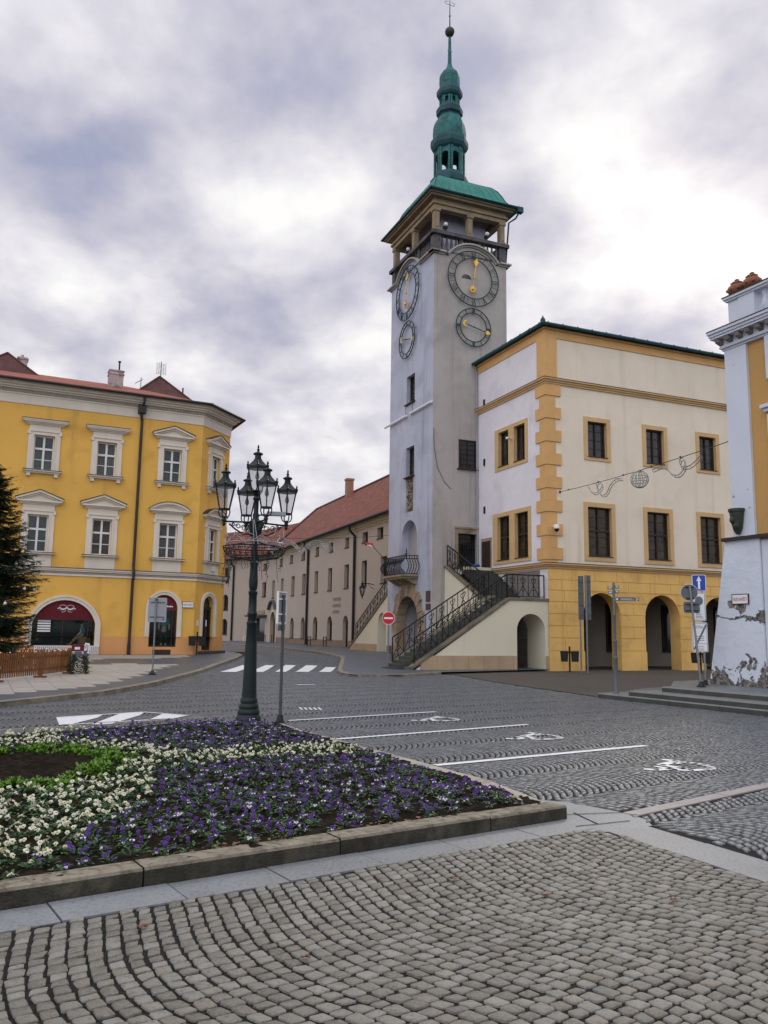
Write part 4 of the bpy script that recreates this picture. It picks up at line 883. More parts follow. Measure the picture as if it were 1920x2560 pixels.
mb = MB(); z = 14.58; k = 0
while z > 5.5:
    L_, e = (.88, .07) if k % 2 == 0 else (.57, .03); z0 = max(z-.605, 5.345); mb.box(Fr((0, 0, 0), (1, 0), (0, 1)), -e, L_, -e, L_, z0+.01, z-.005); z -= .605; k += 1
mb.build('quoins', 'ochre', th)
mb = MB(); mb.box(ID, -.05, .69, -.05, .72, 14.905, 17.1); mb.box(hF, -.05, HW, 0, .05, 17.1, 17.62); mb.box(hS, 0, 7.1, 0, .05, 17.1, 17.62); mb.box(hF, -.14, HW, 0, .14, 17.5, 17.62); mb.box(hS, 0, 7.1, 0, .14, 17.5, 17.62); mb.build('attic_band', 'ochre', th)
def frame4(mb, fr, a, b, c, d, w, n0, n1, mi=0):
    mb.box(fr, a, a+w, n0, n1, c, d, mi); mb.box(fr, b-w, b, n0, n1, c, d, mi); mb.box(fr, a+w, b-w, n0, n1, c, c+w, mi); mb.box(fr, a+w, b-w, n0, n1, d-w, d, mi)
def hall_window(fr, fo, panes, zb, glass, cross):
    """stone frame fo=(a,b,c,d) round one or two lights"""
    a, b, c, d = fo; mb = MB(); edges = [a]+[x for p in panes for x in p[:2]]+[b]
    for i in range(0, len(edges), 2): mb.box(fr, edges[i], edges[i+1], -.02, .05, c, d)
    for p in panes: mb.box(fr, p[0], p[1], -.02, .05, c, p[2]); mb.box(fr, p[0], p[1], -.02, .05, p[3], d)
    w_ = mb.build('window', 'ochre_frame', th)
    mb = MB(); g_ = MB()
    for p0, p1, z0, z1 in panes:
        g_.box(fr, p0, p1, -.26, -.22, z0, z1); frame4(mb, fr, p0, p1, z0, z1, .07, -.22, -.15); mid = (p0+p1)/2; mb.box(fr, mid-.035, mid+.035, -.22, -.14, z0+.07, z1-.07)
        for q in range(1, 4+cross):
            zq = z0+(z1-z0)*q/(4+cross); mb.box(fr, p0+.07, p1-.07, -.22, -.19, zq-.012, zq+.012)
        if cross: zq = z0+(z1-z0)*.52; mb.box(fr, p0+.07, p1-.07, -.22, -.13, zq-.045, zq+.045)
        mb.box(fr, p0-.03, p1+.03, -.2, .09, z0-.035, z0)
    g_.build('pane', glass, w_); mb.build('sash', 'dark_wood', w_)
for a, b in UP: hall_window(hF, (a, b, 10.8, 13.11), [(a+fw_, b-fw_, 11.0, 12.88)], 0, 'glass', 0)
for a, b in LO: hall_window(hF, (a, b, 5.54, 8.58), [(a+fw_, b-fw_, 5.80, 8.34)], 0, 'glass_warm', 1)
hall_window(hS, (1.70, 5.06, 10.79, 13.17), [(1.94, 3.02, 11.02, 12.96), (3.6, 4.66, 11.02, 12.96)], 0, 'glass', 0)
hall_window(hS, (1.46, 5.32, 5.56, 8.40), [(1.70, 3.0, 5.78, 8.17), (3.56, 4.82, 5.78, 8.17)], 0, 'glass_warm', 1)
mb = MB(); mb.box(hS, 5.5, 6.66, 0, .04, 5.25, 7.15); d_ = mb.build('side_door', 'sandstone', th); mb = MB(); mb.box(hS, 5.6, 6.5, .04, .07, 5.35, 6.97); mb.build('door_leaf', 'dark_wood', d_)
mb = MB()
for z in (8.6, 11.4, 14.95):
    mb.box(hS, 6.2, 6.36, 0, .05, z, z+.4)
mb.build('wall_vent', 'iron', th)
# low copper roof behind a gutter with joints
mb = MB(); e = .32; zr = 17.66
q = [(-e, -e, zr), (HW, -e, zr), (HW, HD, zr), (-e, HD, zr)]; rr = [(4.8, 6.5, zr+1.25), (HW, 6.5, zr+1.25)]
mb.add(q+rr, [(0, 1, 5, 4), (0, 4, 3), (3, 4, 5, 2), (0, 1, 2, 3)]); mb.build('roof', 'copper_dark', th)
mb = MB(); mb.tube([(HW, -e-.04, zr+.02), (-e-.04, -e-.04, zr+.02), (-e-.04, 7.05, zr+.02)], .095, 8)
for i in range(24): u = i*.92; mb.tube([(u, -e-.14, zr-.02), (u, -e+.0, zr+.16)], .03, 5)
for i in range(8): mb.tube([(-e-.14, i*.92, zr-.02), (-e, i*.92, zr+.16)], .03, 5)
mb.lathe([(.16, zr), (.14, zr+.2), (.04, zr+.34), (.02, zr+.42)], (-e, -e), 6); mb.build('gutter', 'copper_dark', th)
mb = MB(); mb.tube([(-e-.02, 7.0, zr), (-.1, 7.0, zr-.45), (-.09, 7.0, 5.5)], .05, 6); mb.build('downpipe', 'grey_plaster', th)
# ---------------------------------------------------------------- outside stairs
st = thing('entrance_staircase', 'cream outside staircase with iron lattice railings climbing to the tower door', 'staircase', HC, aF)
z_at = lambda u: 3.40+(u+2.2)*(3.30/5.2)
mb = MB()
front = [(-7.40, -.4), (-7.40, .10), (-2.2, 3.40), (0, 3.40), (0, -.4)]
ao = arch(-1.83, -.22, 2.77, .80); fr0 = Fr((0, 0, 0), (1, 0), (0, -1))
mb.add([fr0(u, 0, z) for u, z in [(-7.40, .0), (-2.2, 3.40), (-2.2, .0)]]+[fr0(-7.4, 0, -.4), fr0(-2.2, 0, -.4)], [(0, 1, 2), (0, 2, 4, 3)])
mb.wall(fr0, -2.2, 0, -.4, 3.40, [(-1.83, -.22, -.4, 2.77, .80)], 1.6)
mb.box(fr0, -7.40, -7.36, -.42, 0, -.4, .1)
mb.add([fr0(u, -2.25, z) for u, z in [(-7.55, .0), (-2.2, 3.40), (-2.2, -.4), (-7.55, -.4)]], [(0, 1, 2, 3)]); mb.add([fr0(u, -1.9, z) for u, z in [(-7.55, .1), (-2.2, 3.46), (-2.2, -.4), (-7.55, -.4)]], [(0, 1, 2, 3)])
mb.box(fr0, -7.55, -7.50, -2.25, -1.9, -.4, .1)
mb.ext(Fr((-2.02, 0, 0), (0, 1), (-1, 0)), [(2.25, -.4), (2.25, 3.35), (2.9, 3.6), (6.9, 5.42), (7.1, 5.42), (7.1, -.4)], 0, .12)
mb.box(fr0, -2.2, -.02, -3.6, -1.62, 3.1, 3.38); mb.box(fr0, -1.9, -.02, -7.05, -5.2, 5.0, 5.40)
mb.build('side_wall', 'stair_cream', st)
mb = MB(); mb.box(fr0, -1.9, -.1, -3.0, -2.9, -.4, 3.2); mb.build('arch_back', 'glass', st)
mb = MB(); mb.ext(fr0, [(-7.0, -.4), (-7.0, .37), (-6.42, .74), (-1.86, .74), (-1.86, -.4)], 0, .03); mb.box(fr0, -.20, -.02, 0, .03, -.4, .74); mb.build('plinth', 'plinth_stone', st)
mb = MB(); n_ = 20
for i in range(n_):
    u0 = -8.15+i*(5.95/n_); z1 = -.02+(i+1)*(3.42/n_); mb.box(fr0, u0, u0+5.95/n_+.06, -1.88, -.42, z1-.22, z1)
for i in range(12):
    s0 = 2.3+i*(3.3/12); z1 = 3.40+(i+1)*(2.0/12); mb.box(fr0, -1.9, -.02, -(s0+.36), -s0, z1-.22, z1)
mb.box(fr0, -1.9, -.02, -7.05, -5.6, 5.3, 5.43)
mb.build('steps', 'step_stone', st)
mb = MB()
def slope_cap(n0, n1, pts, th_): mb.ext(fr0, pts+[(u, z-th_) for u, z in reversed(pts)], n0, n1)
slope_cap(-.46, .06, [(-7.62, .22), (-7.42, .24), (-2.22, 3.54), (.0, 3.54)], .13); slope_cap(-2.32, -1.86, [(-7.9, .22), (-7.7, .24), (-2.2, 3.70), (-1.9, 3.72)], .13)
mb.ext(Fr((-2.02, 0, 0), (0, 1), (-1, 0)), [(2.4, 3.45), (2.9, 3.66), (6.95, 5.55), (7.1, 5.55), (7.1, 5.42), (6.95, 5.42), (2.9, 3.53), (2.4, 3.32)], -.08, .2)
mb.build('coping', 'coping_stone', st)
def lattice(mb, a, b, H, bay=.30, drop=.06):
    """iron railing from a to b: rails, uprights, lozenges with curled ends"""
    a, b = Vector(a), Vector(b); L_ = Vector((b.x-a.x, b.y-a.y)).length; k = max(2, round(L_/bay)); Z = Vector((0, 0, 1))
    mb.tube([a+Z*H, b+Z*H], .034, 6); mb.tube([a+Z*.06, b+Z*.06], .022, 5)
    for i in range(k+1): p = a+(b-a)*i/k; mb.tube([p+Z*(-drop if i in (0, k) else .06), p+Z*H], .032 if i in (0, k) else .019, 5)
    for i in range(0, k-1, 2):
        p, q, r_ = (a+(b-a)*(i+j)/k for j in (0, 1, 2))
        for s_, e in ((p, r_), (r_, p)):
            mb.tube([s_+Z*.1, s_+(q-s_)*.75+Z*(H*.42), q+Z*(H*.55), e+(q-e)*.55+Z*(H*.76), e+(q-e)*.62+Z*(H*.84)], .018, 4)
        for z in (.30, .80): mb.tube([q+(p-q)*.42+Z*(H*z+.05), q+Z*(H*z), q+(r_-q)*.42+Z*(H*z+.05)], .018, 4)
mb = MB()
lattice(mb, fr0(-7.22, -.2, .40), fr0(-2.25, -.2, 3.56), 1.12); lattice(mb, fr0(-2.25, -.2, 3.56), fr0(-.12, -.2, 3.56), 1.12); mb.build('railing', 'iron', st)
mb = MB(); lattice(mb, fr0(-7.5, -2.08, .42), fr0(-2.2, -2.08, 3.78), 1.12); mb.build('railing', 'iron', st)
mb = MB(); lattice(mb, (-2.05, 2.75, 3.66), (-2.05, 6.95, 5.58), 1.14); mb.tube([(-1.9, 3.2, 4.9), (-1.9, 6.6, 6.5)], .025, 6); mb.build('railing', 'iron', st)
t = tag(None or MB().ball((0, 0, .12), .2, 10, 6, sz=.55).build('rubbish_bag', 'blue_bag', None, True, HC+dF*(-.75)+dS*5.9+Vector((0, 0, 5.43))), 'small blue bag left on the top step by the tower door', 'bag')
# the second stair, behind the tower, in line with its street side
s2 = thing('side_staircase', 'plain stair wall with an arched recess behind the tower, on the street side', 'staircase', T0, aF)
f2 = Fr((.30, 0, 0), (0, 1), (-1, 0)); mb = MB()
mb.wall(f2, 6.36, 8.75, -.4, 3.2, [(7.25, 8.62, -.4, 3.02, .685)], 1.0); q = [(8.75, 3.2), (6.36, 3.2), (6.36, 4.46), (8.75, 3.2)]
mb.add([f2(u, 0, z) for u, z in [(8.75, -.4), (8.75, 3.2), (13.75, .62), (13.75, -.4)]], [(0, 1, 2, 3)]); mb.add([f2(u, 0, z) for u, z in [(6.36, 3.2), (8.75, 3.2), (6.36, 4.46)]], [(0, 1, 2)])
mb.box(f2, 6.36, 9.0, -1.4, -1.0, -.4, 3.2); mb.ext(f2, [(6.4, 0), (6.4, 4.4), (13.7, .55), (13.7, 0)], -1.8, -1.6); mb.build('side_wall', 'stair_cream', s2)
mb = MB(); mb.box(f2, 8.72, 13.75, 0, .03, -.4, .98); mb.build('plinth', 'plinth_stone', s2)
mb = MB(); mb.ext(f2, [(6.36, 4.46), (13.9, .56), (13.9, .70), (6.36, 4.60)], -.35, .06); mb.build('coping', 'coping_stone', s2)
mb = MB(); lattice(mb, f2(13.0, -.15, 1.16), f2(6.45, -.15, 4.56), 1.15); mb.build('railing', 'iron', s2)
# ================================================================ YELLOW CORNER HOUSE (local x along its front, y into it)
aY = az2ang(AY); yh = thing('yellow_house', 'yellow three-storey corner house with white window surrounds and a clothes shop below', 'building', (YD.x, YD.y, .0), aY)
UC = 3.27; cd_ = radians(64-20); cu2 = (cos(cd_), sin(cd_)); cn2 = (sin(cd_), -cos(cd_)); CL = 2.92
yW = Fr((0, 0, 0), (1, 0), (0, -1)); yC = Fr((UC, 0, 0), cu2, cn2); UL = -16.0
WU = [(-9.15, 'flat'), (-4.78, 'flat'), (-1.73, 'flat'), (1.68, 'ped')]; WLo = [(-9.15, 'ped'), (-4.80, 'ped'), (-1.73, 'ped'), (1.66, 'seg')]
hw = .49
SH1 = (-4.72, -1.75, .86, 3.14, 1.18); SH2 = (.93, 2.36, .84, 3.56, .72); DR = (.78, 1.86, .62, 3.60, .54)
mb = MB(); ops = [(c-hw, c+hw, 9.62, 11.42, 0) for c, k in WU]+[(c-hw, c+hw, 5.48, 7.36, 0) for c, k in WLo]
mb.wall(yW, UL, UC, 1.36, 14.1, ops+[(SH1[0], SH1[1], 1.36, SH1[3], SH1[4]), (SH2[0], SH2[1], 1.36, SH2[3], SH2[4])], .22)
CW = 1.42; chw = .46
mb.wall(yC, 0, CL, 1.36, 14.1, [(CW-chw, CW+chw, 9.62, 11.45, 0), (CW-chw, CW+chw, 5.50, 7.34, 0), (DR[0], DR[1], 1.36, DR[3], DR[4])], .25)
e0 = (UC+cu2[0]*CL, cu2[1]*CL); yR = Fr((e0[0], e0[1], 0), (0, 1), (1, 0)); mb.wall(yR, 0, 12, -.2, 14.1); mb.wall(Fr((0, 14, 0), (1, 0), (0, 1)), UL, e0[0], 0, 14.1)
mb.build('wall', 'yellow', yh)
mb = MB(); mb.wall(yW, UL, -1.52, -.2, 1.36, [(SH1[0], SH1[1], .86, 1.36, 0)], .22, n=.03); mb.wall(yW, -1.52, UC+.012, -.2, 1.36, [(SH2[0], SH2[1], .84, 1.36, 0)], .22, n=.03)
mb.wall(yC, -.012, CL+.03, -.2, 1.36, [(DR[0], DR[1], .60, 1.36, 0)], .25, n=.03)
for a, b in ((UL, SH1[0]), (SH1[1], SH2[0]), (SH2[1], UC)): mb.box(yW, a, b, 0, .03, 1.355, 1.36)
mb.build('plinth', 'yellow_plinth', yh)
# frieze, toothed moulding, eaves cornice, string course
mb = MB()
def run(z0, z1, n, mi=0): mb.box(yW, UL, UC, 0, n, z0, z1, mi); mb.box(yC, 0, CL+n*.4, 0, n, z0, z1, mi); mb.add([yW(UC, 0, z0), yW(UC, n, z0), yC(0, n, z0), yW(UC, 0, z1), yW(UC, n, z1), yC(0, n, z1)], [(0, 1, 2), (3, 4, 5), (1, 2, 5, 4)], mi)
run(12.95, 13.42, .04); run(13.42, 13.50, .08); run(13.66, 13.74, .22); run(13.74, 13.84, .34); run(13.84, 13.92, .48); run(13.92, 14.00, .56)
run(4.36, 4.46, .06); run(4.58, 4.66, .14); run(4.66, 4.74, .20)
mb.build('cornice', 'stucco', yh)
for z0, z1, n, w in ((13.50, 13.66, .15, .075), (4.46, 4.58, .10, .07)):
    mb = MB(); run(z0, z1, n-.06)
    u = UL
    while u < UC-.05: mb.box(yW, u, u+w, n-.06, n, z0+.02, z1); u += w*2
    u = .04
    while u < CL-.05: mb.box(yC, u, u+w, n-.06, n, z0+.02, z1); u += w*2
    mb.build('toothed_moulding', 'stucco_dark', yh)
mb = MB(); run(4.74, 4.765, .24); run(14.0, 14.03, .62); mb.build('cornice_flashing', 'pipe', yh)
def sash(g_, mb, fr, a, b, z0, z1, n):
    t = .075; frame4(mb, fr, a, b, z0, z1, t, n, n+.07); mid = (a+b)/2; zt = z0+(z1-z0)*.62
    mb.box(fr, mid-.05, mid+.05, n, n+.085, z0+t, z1-t); mb.box(fr, a+t, b-t, n, n+.09, zt-.05, zt+.05); zq = z0+(zt-z0)*.50; mb.box(fr, a+t, b-t, n+.005, n+.05, zq-.02, zq+.02)
    g_.box(fr, a, b, n-.04, n+.01, z0, z1)
def curtain(cm, fr, a, b, z0, z1, n):
    for k in range(10):
        u = a+(b-a)*(k+.2)/10; cm.box(fr, u, u+(b-a)*.06, n+.011, n+.016, z0+.05, z1-.1)
def yellow_window(fr, c, z0, z1, w, head, glass, drape, apron):
    a, b = c-w, c+w; s = MB(); e = .27
    # surround
    s.box(fr, a-e, a, 0, .07, z0, z1+.27); s.box(fr, b, b+e, 0, .07, z0, z1+.27); s.box(fr, a, b, 0, .07, z1, z1+.27)
    s.box(fr, a-.06, a, .07, .10, z0, z1+.06); s.box(fr, b, b+.06, .07, .10, z0, z1+.06); s.box(fr, a, b, .07, .10, z1, z1+.06)
    s.box(fr, a-e+.03, b+e-.03, .05, .12, z1+.17, z1+.23); 
    for q in (a-e-.05, b+e-.09): s.box(fr, q, q+.14, 0, .12, z1+.02, z1+.2)
    zc = z1+.27
    s.box(fr, a-e+.02, b+e-.02, 0, .06, zc, zc+.24); w_ = s.build('window', 'stucco', yh)
    h = MB(); hw_ = w+e+.30; zc += .24
    h.box(fr, c-hw_+.17, c+hw_-.17, 0, .12, zc, zc+.06); h.box(fr, c-hw_+.09, c+hw_-.09, 0, .20, zc+.06, zc+.12); h.box(fr, c-hw_, c+hw_, 0, .29, zc+.12, zc+.19)
    zc += .19
    if head == 'flat': h.box(fr, c-hw_-.04, c+hw_+.04, 0, .33, zc, zc+.07)
    elif head == 'ped':
        H = .42; h.ext(fr, [(c-hw_+.12, zc), (c+hw_-.12, zc), (c, zc+H-.05)], 0, .10)
        for s_ in (-1, 1):
            h.ext(fr, [(c+s_*(hw_+.05), zc), (c, zc+H), (c, zc+H+.11), (c+s_*(hw_+.05), zc+.10)], 0, .31); h.ext(fr, [(c+s_*(hw_-.16), zc), (c, zc+H-.10), (c, zc+H), (c+s_*(hw_-.02), zc)], 0, .2)
    else:
        R = arch(c-hw_-.04, c+hw_+.04, zc+.42, .40, 16); R2 = arch(c-hw_+.12, c+hw_-.12, zc+.31, .31, 16); R3 = arch(c-hw_+.3, c+hw_-.3, zc+.22, .22, 16)
        h.ext(fr, [(c-hw_+.1, zc)]+R2+[(c+hw_-.1, zc)], 0, .1); h.band(fr, R2, R, 0, .31); h.band(fr, R3, R2, 0, .19)
    h.build('pediment', 'stucco', w_)
    fl = MB()
    if head == 'flat': fl.box(fr, c-hw_-.06, c+hw_+.06, 0, .36, zc+.07, zc+.09)
    elif head == 'ped':
        for s_ in (-1, 1): fl.ext(fr, [(c+s_*(hw_+.09), zc+.10), (c, zc+H+.112), (c, zc+H+.14), (c+s_*(hw_+.09), zc+.13)], 0, .35)
    else: fl.band(fr, R, [(u, z+.03) for u, z in R], 0, .35)
    fl.build('flashing', 'pipe', w_)
    g_, mb = MB(), MB(); sash(g_, mb, fr, a, b, z0, z1, -.20); mb.build('sash', 'sash', w_); g_.build('pane', glass, w_)
    if drape: cm = MB(); curtain(cm, fr, a, b, z0, z1, -.20); cm.build('curtain', 'curtain', w_)
    sl = MB(); sl.box(fr, a-e-.13, b+e+.13, 0, .26, z0-.09, z0-.03)
    if apron: sl.box(fr, a-e+.02, b+e-.02, 0, .05, 4.765, z0-.09)
    else:
        sl.box(fr, a-e-.06, b+e+.06, 0, .16, z0-.17, z0-.09)
        for q in (a-e+.02, b+e-.2): sl.box(fr, q, q+.18, 0, .15, z0-.33, z0-.17)
    sl.build('sill', 'stucco', w_); fl = MB(); fl.box(fr, a-e-.15, b+e+.15, 0, .29, z0-.03, z0-.005); fl.build('sill_flashing', 'pipe', w_)
for i, (c, k) in enumerate(WU): yellow_window(yW, c, 9.62, 11.42, hw, k, ['glass', 'glass_teal', 'glass', 'glass_teal'][i], i in (2,), False)
for i, (c, k) in enumerate(WLo): yellow_window(yW, c, 5.48, 7.36, hw, k, ['glass', 'glass_teal', 'glass_warm', 'glass'][i], i in (3,), True)
yellow_window(yC, CW, 9.62, 11.45, chw, 'ped', 'glass', True, False); yellow_window(yC, CW, 5.50, 7.34, chw, 'seg', 'glass_teal', False, True)
# arched shop fronts and the corner door
def arch_trim(fr, o, w, n, zb):
    a, b, c, d, r = o; i_ = [(a, zb)]+arch(a, b, d, r)+[(b, zb)]; o1 = [(a-w, zb)]+arch(a-w, b+w, d+w, r+w*.9)+[(b+w, zb)]; o2 = [(a-w*.6, zb)]+arch(a-w*.6, b+w*.6, d+w*.6, r+w*.55)+[(b+w*.6, zb)]
    m = MB(); m.band(fr, i_, o2, 0, n*.6); m.band(fr, o2, o1, 0, n); return m
s1 = arch_trim(yW, SH1, .25, .10, .86).build('shop_window', 'stucco', yh)
m = MB(); m.box(yW, SH1[0], SH1[1], -.9, -.3, .7, .86); m.box(yW, SH1[0]-.3, SH1[1]+.3, -1.6, -1.5, .6, 3.3); m.build('display_floor', 'dark_wood', s1)
m = MB(); m.ext(yW, [(SH1[0]+.0, .9), (SH1[1], .9)]+[p for p in reversed(arch(SH1[0], SH1[1], SH1[3]-.01, SH1[4]-.01))], -.20, -.19); gl1 = m
def clear_glass():
    m_ = bpy.data.materials.new('shop_glass'); m_.use_nodes = True; b = m_.node_tree.nodes['Principled BSDF']; b.inputs['Base Color'].default_value = (.01, .03, .032, 1); b.inputs['Roughness'].default_value = .05; b.inputs['Alpha'].default_value = .22; M['shop_glass'] = m_
clear_glass(); gl1.build('pane', 'shop_glass', s1)
m = MB(); hd = [p for p in arch(SH1[0]+.0, SH1[1], SH1[3], SH1[4]) if p[1] > 2.22]; m.ext(yW, [(SH1[0]+.02, 2.2)]+hd+[(SH1[1]-.02, 2.2)], -.15, -.10)
for k in range(30): u = SH1[0]+.1+k*.095; m.tube([yW(u, -.09, 2.2), yW(u, -.09, 2.2+.5)], .012, 4)
aw = m.build('awning', 'awning', s1)
m = MB(); frame4(m, yW, SH1[0], SH1[1], .86, 2.2, .06, -.19, -.10); m.box(yW, -3.3, -3.26, -.19, -.12, .92, 2.2); m.box(yW, -2.1, -2.06, -.19, -.12, .92, 2.2); m.build('frame', 'dark_wood', s1)
m = MB(); cx_ = -3.15
for s_ in (-1, 1):
    for zc, r0 in ((2.80, .16), (2.62, .13)): m.tube([yW(cx_+s_*(.18+r0*cos(t)), -.085, zc+r0*.6*sin(t)) for t in np.linspace(0, 5.2, 12)], .011, 4)
m.tube([yW(cx_-.42+.84*t, -.08, 2.70+.045*sin(t*16)) for t in np.linspace(0, 1, 26)], .028, 4); m.build('scroll_emblem', 'sign_white', s1)
m = MB()
for k in range(5): m.box(yW, -4.45, -3.85, -.185, -.17, 1.55+k*.125, 1.63+k*.125)
m.build('notice_strips', 'sign_white', s1)
m = MB()
for k in range(34): u = -4.55+k*.09; m.box(yW, u, u+.045, .10, .13, .35, .86)
m.box(yW, -4.6, -1.5, .09, .14, .84, .88); m.box(yW, -4.6, -1.5, .09, .14, .36, .40)
m.build('white_railing', 'sign_white', s1)
s2_ = arch_trim(yW, SH2, .22, .10, 1.36).build('shop_window', 'stucco', yh)
m = MB(); m.ext(yW, [(SH2[0], .88), (SH2[1], .88)]+list(reversed(arch(SH2[0], SH2[1], SH2[3]-.01, SH2[4]-.005))), -.20, -.19); m.build('pane', 'shop_glass', s2_)
m = MB(); m.ext(yW, [(SH2[0]+.01, 2.78)]+[p for p in arch(SH2[0], SH2[1], SH2[3], SH2[4]) if p[1] > 2.8]+[(SH2[1]-.01, 2.78)], -.16, -.12); m.build('awning', 'awning', s2_)
m = MB(); frame4(m, yW, SH2[0], SH2[1], .84, 2.8, .07, -.19, -.1); m.box(yW, 2.12, 2.16, -.19, -.12, .9, 2.8); m.box(yW, SH2[0]-.3, SH2[1]+.3, -1.6, -1.5, .6, 3.6); m.box(yW, SH2[0], SH2[1], -1.5, -.25, .7, .84); m.build('frame', 'dark_wood', s2_)
m = MB()
for k in range(5): m.box(yW, 1.75+k*.08, 1.81+k*.08, -.119, -.11, 2.92, 2.98+.02*(k % 2))
m.build('lettering', 'sign_white', s2_)
m = MB(); m.box(yW, 1.15, 2.1, .03, .035, .42, .70); m.build('cellar_vent', 'dark_wood', s2_)
d_ = arch_trim(yC, DR, .22, .10, 1.36).build('corner_door', 'stucco', yh)
m = MB(); frame4(m, yC, DR[0], DR[1], .66, 2.95, .12, -.25, -.14); m.box(yC, DR[0], DR[1], -.25, -.12, 2.9, 3.02); m.box(yC, 1.27, 1.37, -.25, -.15, .7, 2.9); m.box(yC, DR[0]+.1, DR[1]-.1, -.25, -.2, .7, 1.15); m.build('door_leaf', 'dark_wood', d_)
m = MB(); m.box(yC, DR[0], DR[1], -.30, -.24, .66, 3.58); m.build('pane', 'glass', d_); m = MB(); m.box(yC, 1.38, 1.62, -.235, -.225, 1.95, 2.3); m.build('notice', 'sign_white', d_)
m = MB(); m.box(yC, .45, 2.6, 0, .45, -.2, .62); m.build('door_step', 'step_stone', d_)
# roof with hips behind, chimneys, aerials
m = MB(); zr = 14.04; e = .66
p_ = [yW(UL, e, zr), yW(UC+.28, e, zr), yC(CL+.3, e, zr), (e0[0]+.6, 12, zr), (UL, 12, zr)]; m.add(p_+[(UL, 7.4, zr+2.66), (.2, 7.4, zr+2.66)], [(0, 1, 6, 5), (1, 2, 6), (2, 3, 6), (3, 4, 5, 6)])
m.build('roof', 'roof_yellow_house', yh)
m = MB(); m.tube([yW(UL, e+.06, zr-.02), yW(UC+.3, e+.06, zr-.02), yC(CL+.34, e+.06, zr-.02), (e0[0]+.68, 6, zr-.02)], .075, 6); m.build('gutter', 'pipe', yh)
def hip(c, w, d, zb, zt, name): m = MB(); m.add([(c-w, d-2, zb-1), (c+w, d-2, zb-1), (c+w, d+3, zb-1), (c-w, d+3, zb-1), (c, d, zt)], [(0, 1, 4), (1, 2, 4), (2, 3, 4), (3, 0, 4)]); m.tube([(c, d, zt+.03), (c-w, d-2, zb-.97)], .06, 5); m.tube([(c, d, zt+.03), (c+w, d-2, zb-.97)], .06, 5); return m.build(name, 'roof_dark', yh)
hip(2.02, 2.2, 7.0, 16.3, 17.5, 'hip_roof'); hip(-6.75, 2.9, 7.0, 16.1, 17.6, 'hip_roof')
m = MB(); m.box(ID, -1.38, -.60, 3.8, 4.5, 14.9, 16.5); m.box(ID, -1.42, -.56, 3.76, 4.54, 16.3, 16.36); m.box(ID, -1.42, -.56, 3.76, 4.54, 16.5, 16.57); ch_ = m.build('chimney', 'chimney', yh); m = MB(); m.tube([(-.83, 4.1, 16.5), (-.83, 4.1, 17.15)], .05, 6); m.box(ID, -.91, -.75, 4.0, 4.2, 17.15, 17.19); m.build('flue', 'iron', ch_)
m = MB(); m.box(ID, -6.15, -5.6, 8.6, 9.2, 16.0, 18.0); m.box(ID, -6.2, -5.55, 8.55, 9.25, 17.86, 17.95); m.tube([(-5.9, 8.9, 18), (-5.9, 8.9, 18.2)], .1, 6); m.build('chimney', 'chimney', yh)
m = MB(); m.tube([(1.93, 6.2, 17.0), (1.93, 6.2, 18.25)], .025, 5)
for k in range(9): m.tube([(1.66, 6.2, 17.45+k*.08), (2.22, 6.2, 17.45+k*.08)], .008, 4)
for x in (1.66, 1.8, 2.08, 2.22): m.tube([(x, 6.2, 17.4), (x, 6.2, 18.2)], .008, 4)
m.tube([(.73, 6, 16.2), (.73, 6, 17.0)], .02, 4); m.tube([(.38, 5.9, 16.55), (.85, 6.1, 16.9)], .012, 4)
for k in range(5): m.tube([(.42+k*.09, 5.75, 16.6+k*.065), (.42+k*.09, 6.15, 16.58+k*.065)], .008, 4)
m.tube([(3.3, 6, 15.9), (3.3, 6, 16.7)], .05, 5); m.build('aerial', 'iron', yh)
m = MB(); m.box(yW, -.28, .10, .05, .42, 13.15, 13.6); m.tube([yW(-.06, .66, 14.0), yW(-.06, .6, 13.7), yW(-.08, .3, 13.5)], .07, 6); m.tube([yW(-.12, .25, 13.2), yW(-.05, .12, 12.75), yW(-.05, .12, 4.95), yW(-.05, .30, 4.75), yW(-.05, .30, 4.35), yW(-.05, .12, 4.2), yW(-.05, .12, .95)], .075, 8); m.tube([yW(-.05, .12, .95), yW(-.05, .12, .3)], .09, 8); m.build('drainpipe', 'pipe', yh)
m = MB(); m.box(yC, 1.4, 1.62, .05, .2, 5.0, 5.25); m.box(yC, .25, .42, 0, .03, 1.95, 2.25); m.build('wall_box', 'camera_white', yh)
# street-name plates (each hangs on its wall)
def plate(name, lab, loc, ang, fr, w, h, grp):
    t = thing(name, lab, 'sign', loc, ang, grp); m = MB(); m.box(fr, -w/2, w/2, 0, .03, -h/2, h/2); m.build('panel', 'sign_white', t)
    m = MB(); frame4(m, fr, -w/2-.012, w/2+.012, -h/2-.012, h/2+.012, .022, -.002, .034); m.build('border', 'text_dark', t)
    m = MB(); text(m, fr, 'VELKÉ NÁMĚSTÍ', 0, 0, h*.36, .036, w=w*.86); m.build('lettering', 'text_red', t); return t
PF = Fr((0, 0, 0), (1, 0), (0, -1))
plate('street_sign', 'white plate reading VELKÉ NÁMĚSTÍ on the yellow house by its door', Vector((YD.x, YD.y, 0))+yF*2.9+Vector((0, 0, 3.07))-yN*.03, aY, PF, .60, .30, 'street name plates')
